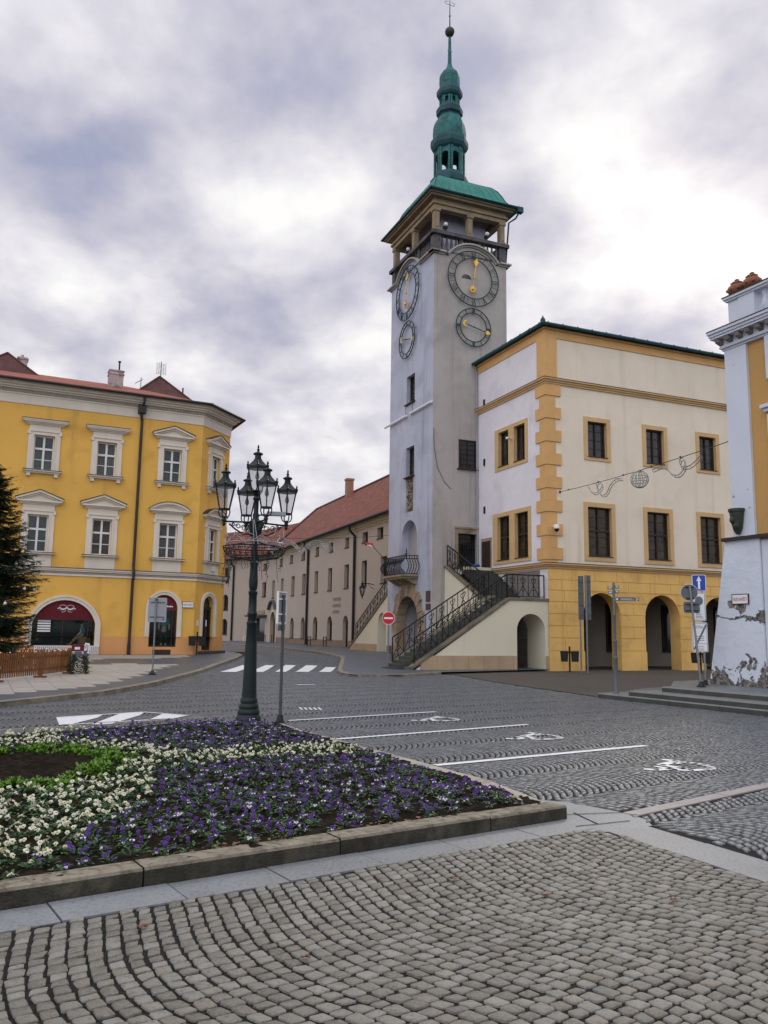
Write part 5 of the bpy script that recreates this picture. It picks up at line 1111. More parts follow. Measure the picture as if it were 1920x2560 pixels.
# ================================================================ shop dummies
def dummy(lab, loc, ang, pose):
    t = thing('mannequin', lab, 'mannequin', loc, ang)
    def skin(name, pts, edges, radii, m_):
        me = bpy.data.meshes.new(name); me.from_pydata(pts, edges, []); o = bpy.data.objects.new(name, me); COL.objects.link(o)
        o.modifiers.new('s', 'SKIN'); sv = me.skin_vertices[0].data
        for i, r in enumerate(radii): sv[i].radius = (r, r)
        sv[0].use_root = True; s_ = o.modifiers.new('d', 'SUBSURF'); s_.levels = 1
        bpy.context.view_layer.update(); dg = bpy.context.evaluated_depsgraph_get(); me2 = bpy.data.meshes.new_from_object(o.evaluated_get(dg)); bpy.data.objects.remove(o); me2.name = name; me2.materials.clear(); me2.materials.append(M[m_])
        for p in me2.polygons: p.use_smooth = True
        o = bpy.data.objects.new(name, me2); COL.objects.link(o); o.parent = t; return o
    J = pose; body = ['pelvis', 'chest', 'neck', 'head', 'sl', 'el', 'hl', 'sr', 'er', 'hr', 'kl', 'fl', 'tl', 'kr', 'fr', 'tr']; pts = [J[k] for k in body]
    E_ = [(0, 1), (1, 2), (2, 3), (1, 4), (4, 5), (5, 6), (1, 7), (7, 8), (8, 9), (0, 10), (10, 11), (11, 12), (0, 13), (13, 14), (14, 15)]
    skin('body', pts, E_, [.13, .13, .055, .095, .06, .045, .035, .06, .045, .035, .075, .05, .045, .075, .05, .045], 'mannequin_skin')
    c = [J['pelvis'], J['chest'], tuple(Vector(J['chest'])*.4+Vector(J['neck'])*.6), J['sl'], tuple(Vector(J['sl'])*.3+Vector(J['el'])*.7), J['sr'], tuple(Vector(J['sr'])*.3+Vector(J['er'])*.7)]
    skin('jacket', c, [(0, 1), (1, 2), (1, 3), (3, 4), (1, 5), (5, 6)], [.165, .165, .08, .085, .07, .085, .07], 'teal_cloth')
    skin('trousers', [J['pelvis'], J['kl'], tuple(Vector(J['kl'])*.2+Vector(J['fl'])*.8), J['kr'], tuple(Vector(J['kr'])*.2+Vector(J['fr'])*.8)], [(0, 1), (1, 2), (0, 3), (3, 4)], [.15, .09, .065, .09, .065], 'trousers' if pose['z'] else 'straw')
    return t
std = dict(z=1, pelvis=(0, 0, .92), chest=(0, 0, 1.25), neck=(0, 0, 1.48), head=(0, -.02, 1.64), sl=(-.19, 0, 1.40), el=(-.27, .02, 1.12), hl=(-.27, -.06, .88), sr=(.19, 0, 1.40), er=(.28, 0, 1.12), hr=(.25, -.10, .9), kl=(-.10, -.02, .5), fl=(-.11, 0, .08), tl=(-.12, -.14, .05), kr=(.10, -.03, .5), fr=(.12, 0, .08), tr=(.13, -.14, .05))
sit = dict(z=0, pelvis=(0, 0, .48), chest=(-.03, 0, .80), neck=(-.05, 0, 1.0), head=(-.08, -.02, 1.14), sl=(-.05, -.16, .94), el=(-.12, -.2, .68), hl=(-.30, -.16, .50), sr=(-.05, .16, .94), er=(-.1, .2, .68), hr=(-.28, .16, .5), kl=(-.34, -.10, .36), fl=(-.62, -.10, .05), tl=(-.74, -.12, .04), kr=(-.32, .08, .40), fr=(-.58, .1, .06), tr=(-.70, .1, .05))
def yl(u, d, z): return Vector((YD.x, YD.y, 0))+yF*u+yN*d+Vector((0, 0, z))
dummy('standing shop dummy in a turquoise jacket and dark trousers behind the narrow arched window', yl(1.85, .75, .84), aY, std)
dummy('seated shop dummy in a turquoise top and pale trousers in the wide arched window', yl(-2.25, .62, .86), aY, sit)
t = tag(MB().lathe([(.02, 0), (.26, .02), (.34, .16), (.30, .36), (.1, .46), (.01, .47)], (0, 0), 14).build('wicker_pouf', 'straw', None, True, yl(-2.15, .62, .86)), 'round straw-coloured pouf under the seated dummy in the shop window', 'pouf')

# ================================================================ LONG BEIGE HOUSE ALONG THE STREET (local x away from the square, y out of its front)
aB = az2ang(AB); bh = thing('beige_house', 'long pinkish-beige house with a red tiled roof lining the side street', 'building', (B0.x, B0.y, 0), aB)
bW = Fr((0, 0, 0), (1, 0), (0, 1)); BL0, BL1 = -10., 35.6
sq_u = [(1.0-.0, 2.2), (4.22, 5.44), (8.66, 9.64), (12.92, 14.0), (17.1, 18.2), (21.75, 23.0), (26.2, 27.4), (30.4, 31.6)]
ta_u = [(.2, 1.4), (4.34, 5.52), (8.57, 9.74), (13.04, 14.2), (17.2, 18.3), (21.3, 22.5), (25.35, 26.6), (29.75, 30.85), (33.6, 34.8)]
ar_u = [(8.5, 9.84, .5), (12.7, 14.15, 1.08), (17.05, 18.45, 1.08), (21.2, 22.55, 1.08), (25.2, 26.6, 1.08)]
bops = [(a, b, 8.53, 9.32, 0) for a, b in sq_u]+[(a, b, 5.24, 7.14, 0) for a, b in ta_u]+[(a, b, c, 3.04, .68) for a, b, c in ar_u]+[(32.6, 35.1, .5, 3.75, 1.25)]
mb = MB(); mb.wall(bW, BL0, BL1, .2, 10.0, bops, .38)
# the bend: three short faces that swing round to face the square
def bend(o, az, L): a = radians(az-AB); d = (cos(a), -sin(a)); return Fr((o[0], o[1], 0), d, (-d[1], d[0]) if False else (sin(a), cos(a))), (o[0]+d[0]*L, o[1]+d[1]*L)
b1, p1 = bend((BL1, 0), -31, 6.0); b2, p2 = bend(p1, -45, 6.5); b3, p3 = bend(p2, -56, 22.)
mb.wall(b1, 0, 6.0, .2, 10.0, [(1.2, 4.6, .45, 3.1, 0), (1.2, 2.3, 5.5, 7.1, 0), (4.2, 5.3, 5.5, 7.1, 0), (1.3, 2.2, 8.5, 9.2, 0)], .38)
b3o = [(4.3, 5.5, z0, z0+1.85, .58) for z0 in (1.2, 4.1, 7.4)]; mb.wall(b2, 0, 6.5, .2, 10.0, b3o, .38); mb.wall(b3, 0, 22, .2, 10.0, [], .3)
mb.wall(Fr((BL0, 0, 0), (0, 1), (-1, 0)), -12, 0, .2, 10.0); mb.build('wall', 'beige', bh)
mb = MB()
for a, b, z0, z1 in [(-4, 8.45, .2, 1.05), (9.9, 32.5, .2, 1.05)]: mb.box(bW, a, b, 0, .03, z0, z1)
mb.box(b1, 4.7, 6, 0, .03, .2, 1.3); mb.build('plinth', 'beige_plinth', bh)
mb = MB()
for fr, a, b in ((bW, BL0, BL1), (b1, 0, 6), (b2, 0, 6.5), (b3, 0, 22)):
    for z0, z1, n in ((9.62, 9.75, .06), (9.75, 9.95, .16), (9.95, 10.08, .34)): mb.box(fr, a, b, 0, n, z0, z1)
mb.build('cornice', 'beige_trim', bh)
def beige_window(fr, a, b, c, d, rise, sill=True):
    m = MB(); t = .08
    frame4(m, fr, a, b, c, d, t, -.36, -.28); m.box(fr, (a+b)/2-.03, (a+b)/2+.03, -.36, -.29, c+t, d-t)
    if sill: m.box(fr, a-.05, b+.05, -.3, .07, c-.07, c)
    w_ = m.build('window', 'dark_wood', bh); g_ = MB(); g_.box(fr, a, b, -.42, -.35, c, d); g_.build('pane', 'glass', w_)
for a, b in sq_u: beige_window(bW, a, b, 8.53, 9.32, 0)
for a, b in ta_u: beige_window(bW, a, b, 5.24, 7.14, 0)
for a, b, c in ar_u: beige_window(bW, a, b, c, 3.04, .68, c > 1)
beige_window(b1, 1.2, 2.3, 5.5, 7.1, 0); beige_window(b1, 4.2, 5.3, 5.5, 7.1, 0); beige_window(b1, 1.3, 2.2, 8.5, 9.2, 0)
for a, b, c, d, r in b3o: beige_window(b2, a, b, c, d, r)
m = MB(); m.box(bW, 32.6, 35.1, -.5, -.4, .4, 3.8); m.build('gateway', 'glass', bh); m = MB(); frame4(m, bW, 33.0, 34.8, .5, 3.0, .12, -.42, -.30); m.box(bW, 33.8, 33.95, -.4, -.3, .5, 3); m.build('gateway_door', 'dark_wood', bh)
m = MB(); R = arch(32.2, 35.5, 5.0, 1.0, 14); m.band(bW, arch(32.35, 35.35, 4.86, .9, 14), R, 0, .35); m.build('gateway_hood', 'dark_stone', bh)
m = MB(); m.band(bW, [(32.6, .5)]+arch(32.6, 35.1, 3.75, 1.25)+[(35.1, .5)], [(32.3, .5)]+arch(32.3, 35.4, 4.05, 1.5)+[(35.4, .5)], 0, .06); m.build('gateway_trim', 'beige_trim', bh)
m = MB(); m.box(b1, 1.1, 4.7, -.5, -.4, .4, 3.2); m.build('garage_opening', 'glass', bh); m = MB(); m.box(b1, .7, 5.1, 0, .9, 3.25, 3.45); m.build('canopy', 'dark_stone', bh)
m = MB(); m.box(b1, 1.3, 4.5, .02, .06, 3.55, 3.95); m.build('painted_sign_board', 'sandstone', bh)
m = MB()
for k in range(5): m.tube([b1(1.9, 1.2+k*.25, .4), b1(1.9, 1.2+k*.25, 1.5-k*.12)], .03, 5)
m.tube([b1(1.9, 1.2, 1.5), b1(1.9, 2.2, 1.0)], .03, 5); m.build('ramp_rail', 'sign_white', bh)
m = MB(); zr = 10.08
ridge = 16.1; dp = -6.2; RE = BL1+3.6
def pt(fr, u, n, z): return fr(u, n, z)
m.add([bW(BL0, .55, zr), bW(BL1, .55, zr), bW(RE, dp, ridge), bW(BL0, dp, ridge), bW(BL0, dp*2, zr), bW(RE, dp*2, zr)], [(0, 1, 2, 3), (3, 2, 5, 4)]); rf = m.build('roof', 'roof_red', bh)
m = MB(); m.add([b1(0, .55, zr), b1(6.2, .55, zr), b2(6.6, .55, zr), b3(22, .55, zr), b3(22, -5.5, 14.3), b2(4.0, -5.0, 14.3), bW(BL1+1.2, dp*.72, 14.3)], [(0, 1, 6), (1, 2, 5, 6), (2, 3, 4, 5)])
m.build('roof', 'roof_red', bh)
m = MB(); m.tube([bW(RE, dp, ridge+.05), bW(BL1+.2, .6, 10.2)], .14, 5); m.tube([bW(BL0, dp, ridge+.03), bW(RE, dp, ridge+.03)], .14, 6); m.build('ridge_tiles', 'roof_dark', bh)
m = MB(); m.tube([bW(BL0, .62, zr), bW(BL1, .62, zr), b1(6.1, .62, zr), b2(6.6, .62, zr), b3(22, .62, zr)], .12, 6); m.build('gutter', 'iron', bh)
m = MB(); m.box(ID, 25.4, 26.1, -6.0, -5.3, 14.6, 17.4); m.box(ID, 25.33, 26.17, -6.07, -5.23, 17.25, 17.45); m.build('chimney', 'chimney_red', bh)
for fr, u in ((bW, 6.9), (bW, 20.2), (b2, 3.2)):
    m = MB(); m.tube([fr(u, .62, zr-.05), fr(u, .55, zr-.45), fr(u, .14, zr-.85), fr(u, .14, .5)], .11, 8); m.build('drainpipe', 'iron', bh)
m = MB()
for i, s_ in enumerate(('TURISTICKÉ', 'INFORMAČNÍ', 'CENTRUM')): text(m, Fr((0, 0, 0), (-1, 0), (0, 1)), s_, -11.5-(.18 if i == 2 else 0), 4.42-i*.52, .27, .03, w=2.1 if i < 2 else 1.7)
m.build('lettering', 'text_dark', bh)
# ================================================================ RIGHT-HAND HOUSE (local x away from us, y out of its street face)
aR = az2ang(AR); rh = thing('ochre_house', 'ochre house with a peeling white pilaster above a battered white buttress', 'building', RB, aR)
rW = Fr((0, 0, 0), (1, 0), (0, 1))
WN = -.02
mb = MB(); mb.wall(rW, -14, -1.12, 4.4, 10.5, [(-4.1, -2.70, 9.2, 10.2, 0), (-4.1, -2.66, 5.6, 7.85, 0)], .2, n=WN); mb.wall(Fr((-1.12, 0, 0), (0, 1), (1, 0)), -9, WN, 0, 10.5); mb.wall(rW, -14, -2.0, 0, 4.4, [], .2, n=WN-.02); mb.build('wall', 'right_ochre', rh)
m = MB(); m.box(rW, -1.88, -1.10, -.4, .07, 4.55, 10.32); m.build('pilaster', 'pilaster', rh)
# buttress: battered outward on its end and front
m = MB(); B_ = [(.06, .62), (-2.0, .62), (-2.0, -.6), (.06, -.6)]; T_ = [(-.80, .02+.04), (-2.0, .06), (-2.0, -.6), (-.80, -.6)]; L = 14; vs = []
B_ = [(.02, .06), (-2.0, .06), (-2.0, -.9), (.02, -.9)]
for i in range(L+1):
    t = i/L
    for (a, b), (c, d) in zip(B_, T_): vs.append((a+(c-a)*t, b+(d-b)*t, .30+(4.58-.30)*t))
m.add(vs, [(i*4+j, i*4+(j+1) % 4, i*4+4+(j+1) % 4, i*4+4+j) for i in range(L) for j in range(4)]); m.build('buttress', 'buttress', rh)
m = MB(); m.ext(rW, [(-.74, 4.56), (-2.9, 4.56), (-2.9, 4.66), (-.74, 4.66)], -.9, .16); m.build('ledge', 'pipe', rh)
m = MB(); m.wall(rW, -14, -2.02, 0, 4.5, [], .2, n=.0); m.build('base_wall', 'right_white', rh)
m = MB()
for z0, z1, n in ((10.30, 10.36, .10), (10.36, 10.42, .17), (10.64, 10.71, .40), (10.71, 10.79, .44), (10.79, 10.87, .49)): m.box(rW, -14, -1.10+n*.55, -1.4, n, z0, z1)
m.box(rW, -14, -1.02, -1.4, .16, 10.42, 10.64); m.build('cornice', 'right_white', rh)
m = MB()
for i in range(26): u = -1.02-i*.36; m.ext(Fr((0, 0, 0), (0, 1), (1, 0)), [(.15, 10.45), (.34, 10.52), (.38, 10.62), (.15, 10.62)], u-.15, u)
m.build('corbels', 'corbel_stone', rh)
m = MB(); m.box(rW, -14, -.83, -.2, .51, 10.87, 10.89); m.build('cornice_flashing', 'pipe', rh)
m = MB(); m.box(rW, -1.66, -1.28, -.35, .02, 10.89, 11.78); m.box(rW, -2.24, -1.68, -.38, .05, 10.89, 11.78); m.box(rW, -14, -2.24, -.3, .0, 10.89, 11.02)
m.box(rW, -14, -1.22, -.42, .08, 11.78, 11.84); m.box(rW, -14, -1.17, -.46, .13, 11.84, 11.91); m.build('parapet', 'right_white', rh)
m = MB()
for i in range(24): x, y, _ = rW(-2.48-i*.34, -.14, 0); m.lathe([(.10, 11.02), (.10, 11.1), (.06, 11.16), (.125, 11.32), (.09, 11.46), (.07, 11.62), (.10, 11.70), (.1, 11.78)], (x, y), 10)
m.build('baluster', 'right_white', rh, True)
m = MB(); m.box(rW, -14, -1.14, -.48, .15, 11.91, 11.935); m.build('parapet_flashing', 'pipe', rh)
for a, b, c, d in ((-4.1, -2.70, 9.2, 10.2), (-4.1, -2.66, 5.6, 7.85)):
    m = MB(); frame4(m, rW, a-.16, b+.16, c-.16, d+.16, .16, 0, .09); w_ = m.build('window', 'right_white', rh); m = MB(); m.box(rW, a, b, -.2, -.15, c, d); m.build('pane', 'glass', w_)
m = MB(); m.box(rW, -4.3, -2.42, 0, .12, 8.1, 8.2); m.box(rW, -4.3, -2.36, 0, .20, 8.2, 8.3); m.build('window_hood', 'right_white', rh)
m = MB(); m.lathe([(.05, 4.72), (.12, 4.85), (.17, 5.05), (.19, 5.2), (.21, 5.36), (.24, 5.38), (.24, 5.46), (.05, 5.47)], (-1.36, .15), 10); m.ball((-1.34, .30, 5.13), .10, 8, 6, sz=1.2); m.ball((-1.42, .26, 4.96), .1, 8, 6); m.build('corbel_head', 'bronze', rh)
# cornice urns, each standing on the parapet
def urn(lab, u): 
    t = thing('urn', lab, 'urn', (RB.x, RB.y, 0), aR, 'terracotta urns on the parapet'); t.location = RB+Vector((cos(aR)*u, sin(aR)*u, 11.94))+Vector((-sin(aR), cos(aR), 0))*(-.15); m = MB()
    m.lathe([(.10, 0), (.14, .03), (.20, .06), (.27, .13), (.285, .2), (.26, .27), (.19, .33), (.13, .36), (.15, .39), (.15, .42), (.09, .45), (.05, .47), (.07, .50), (.02, .53)], (0, 0), 16)
    m.build('vessel', 'terracotta', t, True); m = MB()
    for k in range(8): a = k*pi/4; m.ball((.275*cos(a), .275*sin(a), .17), .05, 7, 5)
    for k in range(6): a = k*pi/3; m.ball((.16*cos(a), .16*sin(a), .37), .04, 6, 4)
    m.build('ornament', 'terracotta', t)
urn('terracotta urn nearest the end of the parapet, the lower-looking of the two', -1.50); urn('terracotta urn beside the balusters, the second from the parapet end', -2.05)
plate('street_sign', 'white plate with red VELKÉ NÁMĚSTÍ lettering on the broken white buttress', RB+Vector((cos(aR)*-1.28, sin(aR)*-1.28, 2.87))+Vector((-sin(aR), cos(aR), 0))*.075, aR+pi, PF, .56, .27, 'street name plates')
# ================================================================ FIVE-LANTERN STREET LAMP
LP = Vector((-2.66, 16.93, 0)); la = -atan2(LP.x, LP.y)          # local x = across the view of the square, y = away
lamp = thing('street_lamp', 'dark green cast-iron street lamp with five lanterns and an empty wire flower basket', 'street lamp', LP, la)
m = MB(); m.lathe([(.25, 0), (.25, .05), (.235, .08), (.215, .12), (.225, .16), (.215, .20), (.19, .23), (.20, .27), (.19, .31), (.165, .34), (.175, .38), (.165, .42), (.15, .45)], (0, 0), 20); m.build('base', 'lamp_green', lamp, True)
m = MB(); m.lathe([(.150, .44), (.138, .7), (.115, 1.5), (.10, 1.88), (.108, 1.90), (.108, 1.95), (.09, 1.97), (.088, 2.08), (.10, 2.10), (.10, 2.14), (.085, 2.16), (.08, 2.5), (.092, 2.52), (.092, 2.58), (.07, 2.60), (.085, 2.66), (.092, 2.78), (.08, 2.95), (.075, 3.1), (.085, 3.13), (.085, 3.17), (.06, 3.2), (.055, 3.72)], (0, 0), 14); m.build('post', 'lamp_green', lamp, True)
m = MB(); m.lathe([(.06, 3.68), (.11, 3.72), (.135, 3.76), (.13, 3.9), (.14, 3.95), (.14, 4.02), (.08, 4.06), (.06, 4.1), (.07, 4.16), (.05, 4.2), (.05, 4.45), (.075, 4.5), (.05, 4.56), (.09, 4.60), (.10, 4.63)], (0, 0), 12); m.build('hub', 'lamp_green', lamp, True)
DIR = [(.64, .20), (-.64, -.20), (.20, -.64), (-.20, .64)]
def ring(cx, cy, z, r, w, seg=14, mbk=None): mbk.tube([(cx+r*cos(t), cy+r*sin(t), z) for t in np.linspace(0, 2*pi, seg+1)[:-1]], w, 5, closed=True)
for dx, dy in DIR:
    m = MB(); d = Vector((dx, dy, 0)); dn = d.normalized()
    m.tube([dn*.1+Vector((0, 0, 4.0)), d+Vector((0, 0, 3.98))], .020, 6)
    m.tube([dn*.12+Vector((0, 0, 3.76)), dn*.25+Vector((0, 0, 3.74)), dn*.42+Vector((0, 0, 3.83)), dn*.56+Vector((0, 0, 3.94))], .018, 6)
    for c, z, r in ((.24, 3.87, .07), (.37, 3.90, .055), (.47, 3.93, .035), (.18, 3.93, .03)): m.tube([dn*(c+r*cos(t)*(1-t/14))+Vector((0, 0, z+r*sin(t)*(1-t/14))) for t in np.linspace(0, 7.5, 14)], .010, 4)
    m.lathe([(.01, 3.88), (.035, 3.92), (.035, 3.98), (.05, 4.0), (.025, 4.06)], (dx, dy), 8); m.build('arm', 'lamp_green', lamp)
def lantern(dx, dy, z, s=1., cradle=True):
    """six-sided lantern whose glass foot is at height z"""
    m = MB(); n = 6; r0, r1 = .115*s, .215*s; z1 = z+.47*s; ph_ = pi/6
    def c(k, r): a = ph_+k*2*pi/n; return Vector((dx+r*cos(a), dy+r*sin(a), 0))
    for k in range(n):
        m.bar(c(k, r0)+Vector((0, 0, z)), c(k, r1)+Vector((0, 0, z1)), .020)
        m.bar(c(k, r0)+Vector((0, 0, z)), c(k+1, r0)+Vector((0, 0, z)), .026); m.bar(c(k, r1)+Vector((0, 0, z1)), c(k+1, r1)+Vector((0, 0, z1)), .030)
        p = c(k, r1*1.04); m.lathe([(.022, z1), (.03, z1+.05), (.012, z1+.08), (.02, z1+.10), (.004, z1+.13)], (p.x, p.y), 6)
    m.lathe([(r1*1.10, z1-.01), (r1*1.10, z1+.03), (r1*.9, z1+.06), (r1*.66, z1+.11*s), (r1*.44, z1+.16*s), (r1*.42, z1+.18*s), (r1*.34, z1+.19*s), (r1*.33, z1+.27*s), (r1*.52, z1+.285*s), (r1*.50, z1+.30*s), (r1*.22, z1+.33*s), (.02, z1+.35*s), (.036, z1+.385*s), (.012, z1+.41*s), (.026, z1+.435*s), (.003, z1+.49*s)], (dx, dy), n, ph_)
    if cradle:
        for k in range(4):
            a = k*pi/2+.4; m.tube([Vector((dx+cos(a)*r0, dy+sin(a)*r0, z))]+[Vector((dx+cos(a)*r0*1.05*q, dy+sin(a)*r0*1.05*q, z-.19+h_)) for q, h_ in ((1, .12), (.8, .05), (.15, .0))], .013, 5)
        m.lathe([(.015, z-.22), (.035, z-.2), (.035, z-.16), (.02, z-.14)], (dx, dy), 8)
    else: m.lathe([(.05, z-.08), (.06, z-.03), (r0, z)], (dx, dy), 8)
    o = m.build('lantern', 'lamp_green', lamp); g_ = MB()
    for k in range(n):
        q = [c(k, r0*.97)+Vector((0, 0, z+.01)), c(k+1, r0*.97)+Vector((0, 0, z+.01)), c(k+1, r1*.97)+Vector((0, 0, z1)), c(k, r1*.97)+Vector((0, 0, z1))]; g_.add(q, [(0, 1, 2, 3)])
    g_.build('glass', 'lantern_glass', o)
    b = MB(); b.lathe([(.012, z1-.02), (.018, z1-.08), (.04, z1-.15), (.045, z1-.2), (.02, z1-.245)], (dx, dy), 8); b.build('bulb', 'sign_grey', o)
for dx, dy in DIR: lantern(dx, dy, 4.23)
lantern(0, 0, 4.66, 1.04, False)
m = MB()
ring(0, 0, 3.48, .645, .013, 28, m); ring(0, 0, 3.43, .64, .007, 28, m); ring(0, 0, 3.28, .50, .011, 28, m); ring(0, 0, 3.37, .60, .006, 28, m); ring(0, 0, 3.25, .30, .009, 20, m)
for k in range(30):
    t = 2*pi*k/30; m.tube([(r*cos(t), r*sin(t), z) for r, z in ((.645, 3.48), (.62, 3.39), (.56, 3.32), (.48, 3.27), (.30, 3.25))], .0055, 4)
for k in range(4): t = k*pi/2+.3; m.tube([(.06*cos(t), .06*sin(t), 3.2), (.3*cos(t), .3*sin(t), 3.25)], .014, 5); m.tube([(.06*cos(t), .06*sin(t), 3.6), (.645*cos(t), .645*sin(t), 3.48)], .010, 4)
m.build('flower_basket', 'iron', lamp)
m = MB(); m.tube([(.05, .05, 4.16), (.25, .1, 4.20)], .022, 6); m.box(ID, .22, .62, .02, .16, 4.17, 4.25); m.build('spotlight', 'sign_back', lamp)
# wire star crown and dead light strings fixed in the basket
sc_ = thing('wire_star_crown', 'silver wire frame of stars standing in the basket of the street lamp', 'decoration', LP, la); m = MB()
ring(0, 0, 3.56, .60, .010, 28, m)
for k in range(6):
    a = k*pi/3+.25; c = Vector((.60*cos(a), .60*sin(a), 0)); t = Vector((-sin(a), cos(a), 0))
    P_ = [c+t*(rr*sin(q))+Vector((0, 0, 3.66+rr*cos(q))) for q, rr in [(2*pi*i/8, .20 if i % 2 == 0 else .07) for i in range(8)]]; m.tube(P_, .008, 4, closed=True)
    c2 = Vector((.6*cos(a+pi/3), .6*sin(a+pi/3), 0)); m.tube([c+Vector((0, 0, 3.50)), (c+c2)/2+Vector((0, 0, 3.70)), c2+Vector((0, 0, 3.50))], .008, 4)
m.bar((-.02, -.6, 3.5), (-.05, -.62, 3.98), .012); m.bar((.06, -.6, 3.5), (-.03, -.62, 3.98), .012); m.build('frame', 'wire_silver', sc_)
ls = thing('light_string', 'unlit icicle light strings hanging in tangles under the basket of the street lamp', 'light string', LP, la); m = MB()
for k in range(34):
    a = random.uniform(0, 2*pi); r = random.uniform(.56, .68); p = Vector((r*cos(a), r*sin(a), 3.45)); Ln = random.choice((.15, .25, .3, .45, .6, .75)); pts = [p]
    n_ = int(Ln/.06)+1
    for i in range(n_):
        p = p+Vector((random.uniform(-.022, .022), random.uniform(-.022, .022), -.06)); pts.append(p)
        if random.random() < .6: m.tube([p, p+Vector((random.uniform(-.045, .045), random.uniform(-.04, .04), random.uniform(-.03, .02)))], .005, 3)
    m.tube(pts, .0055, 3)
m.build('strands', 'twig', ls)
# ================================================================ traffic signs and posts
def post(name, lab, loc, ang, cat='sign', grp=None): return thing(name, lab, cat, loc, ang, grp)
def rrect(w, h, r, k=4):
    o_ = []
    for sx, sy, a0 in ((1, 1, 0), (-1, 1, pi/2), (-1, -1, pi), (1, -1, 3*pi/2)): o_ += [(sx*(w/2-r)+r*cos(a0+i*pi/2/k), sy*(h/2-r)+r*sin(a0+i*pi/2/k)) for i in range(k+1)]
    return o_
def board(fr, u, z, w, h, n0, n1, r=.05): m = MB(); m.ext(fr, [(u+a, z+b) for a, b in rrect(w, h, r)], n0, n1); return m
VF = Fr((0, 0, 0), (1, 0), (0, -1))
def foot(t, r=.10): m = MB(); m.lathe([(r, 0), (r, .02), (r*.75, .03), (.055, .12), (.05, .15)], (0, 0), 10); return m.build('base', 'black_plastic', t)
# board seen edge-on beside the lamp
t = post('parking_sign', 'grey-backed parking board seen nearly edge-on, on a post beside the street lamp', (-1.99, 16.64, 0), radians(75)); foot(t)
m = MB(); m.tube([(0, 0, 0), (0, 0, 2.5)], .032, 10); m.build('pole', 'steel_dark', t, True)
bo = board(VF, 0, 2.25, .42, .62, -.045, -.03).build('board', 'sign_back', t); m = MB(); frame4(m, VF, -.225, .225, 1.93, 2.57, .025, -.06, -.02); m.box(VF, -.2, .2, -.03, -.01, 2.1, 2.13); m.box(VF, -.2, .2, -.03, -.01, 2.4, 2.43); m.build('frame', 'sign_white', bo)
bo = board(VF, 0, 1.85, .34, .12, -.045, -.02).build('small_board', 'sign_grey', t)
# back of a rectangular board on the left pavement
t = post('parking_sign', 'blank grey back of a rectangular board on a thin pole before the shop window', (-8.42, 30.77, .12), radians(14)); foot(t, .16)
m = MB(); m.tube([(0, 0, 0), (0, 0, 2.72)], .030, 10); m.build('pole', 'steel', t, True)
bo = board(VF, .06, 2.36, .66, .90, -.065, -.045, .05).build('board', 'sign_back', t); m = MB(); m.box(VF, -.2, .32, -.045, -.02, 2.62, 2.65); m.box(VF, -.2, .32, -.045, -.02, 2.08, 2.11); m.box(VF, -.05, .05, -.045, .035, 2.70, 2.78); m.box(VF, .25, .32, -.045, -.035, 1.98, 2.03); m.build('clamp', 'steel_dark', bo)
# no entry
t = post('no_entry_sign', 'round red no-entry sign with a white bar on the pavement before the tower gate', (.29, 39.6, .10), radians(-2))
m = MB(); m.tube([(0, 0, 0), (0, 0, 2.6)], .032, 10); m.build('pole', 'steel', t, True)
def disc(fr, u, z, r, n0, n1, k=28): m = MB(); m.ext(fr, [(u+r*cos(2*pi*i/k), z+r*sin(2*pi*i/k)) for i in range(k)], n0, n1); return m
di = disc(VF, 0, 2.34, .30, .035, .05).build('disc', 'sign_red', t); m = MB(); m.box(VF, -.21, .21, .05, .056, 2.30, 2.38); m.tube([VF(.295*cos(q), .05, 2.34+.295*sin(q)) for q in np.linspace(0, 2*pi, 29)[:-1]], .010, 4, closed=True); m.build('bar', 'sign_white', di)
# pair of posts with tall boards turned away
t = post('information_board', 'tall dark boards seen from behind on twin poles before the first arch', (9.66, 39.2, 0), radians(-8))
m = MB(); m.tube([(0, 0, 0), (0, 0, 4.6)], .04, 10); m.build('pole', 'steel', t, True); m = MB(); m.tube([(-.24, .5, 0), (-.26, .5, 4.5)], .04, 10); m.build('pole', 'steel', t, True)
for u0, u1, n in ((-.33, -.07, -.46), (-.06, .22, -.06)):
    m = MB(); m.box(VF, u0, u1, n-.05, n, 2.5, 4.6)
    for z in (2.7, 3.2, 3.75, 4.3): m.box(VF, u0+.02, u1-.02, n, n+.03, z, z+.04)
    m.build('board', 'sign_grey', t)
# finger post
t = post('finger_post', 'slim dark finger post with small direction boards at the corner of the steps', (6.75, 24.12, .14), radians(-4), 'signpost')
m = MB(); m.lathe([(.075, 0), (.07, .05), (.062, .06), (.06, .95), (.07, .97), (.07, 1.02), (.05, 1.04), (.05, 1.45), (.06, 1.47), (.06, 1.5), (.042, 1.52), (.042, 2.2), (.05, 2.22), (.05, 2.25), (.038, 2.27), (.036, 3.15), (.03, 3.18)], (0, 0), 12); m.build('post', 'sign_grey', t, True)
def finger(fr, u0, u1, z, h, lines, name, arrow=True):
    d = 1 if u1 > u0 else -1; m = MB(); m.ext(fr, [(u0, z-h/2), (u1-d*h*.4, z-h/2), (u1, z), (u1-d*h*.4, z+h/2), (u0, z+h/2)] if arrow else [(u0, z-h/2), (u1, z-h/2), (u1, z+h/2), (u0, z+h/2)], -.012, .012); o = m.build(name, 'sign_grey', t); return o
o = finger(Fr((0, 0, 0), (1, 0), (0, -1)), .05, .72, 2.70, .11, 2, 'direction_board', False); m = MB()
for k in range(2): m.box(VF, .19, .19+.32+.06*k, .012, .016, 2.705-.03*k, 2.715-.03*k)
m.ext(VF, [(.09+.03*cos(q), 2.70+.03*sin(q)) for q in np.linspace(0, 2*pi, 9)[:-1]], .012, .016); m.build('lettering', 'sign_white', o)
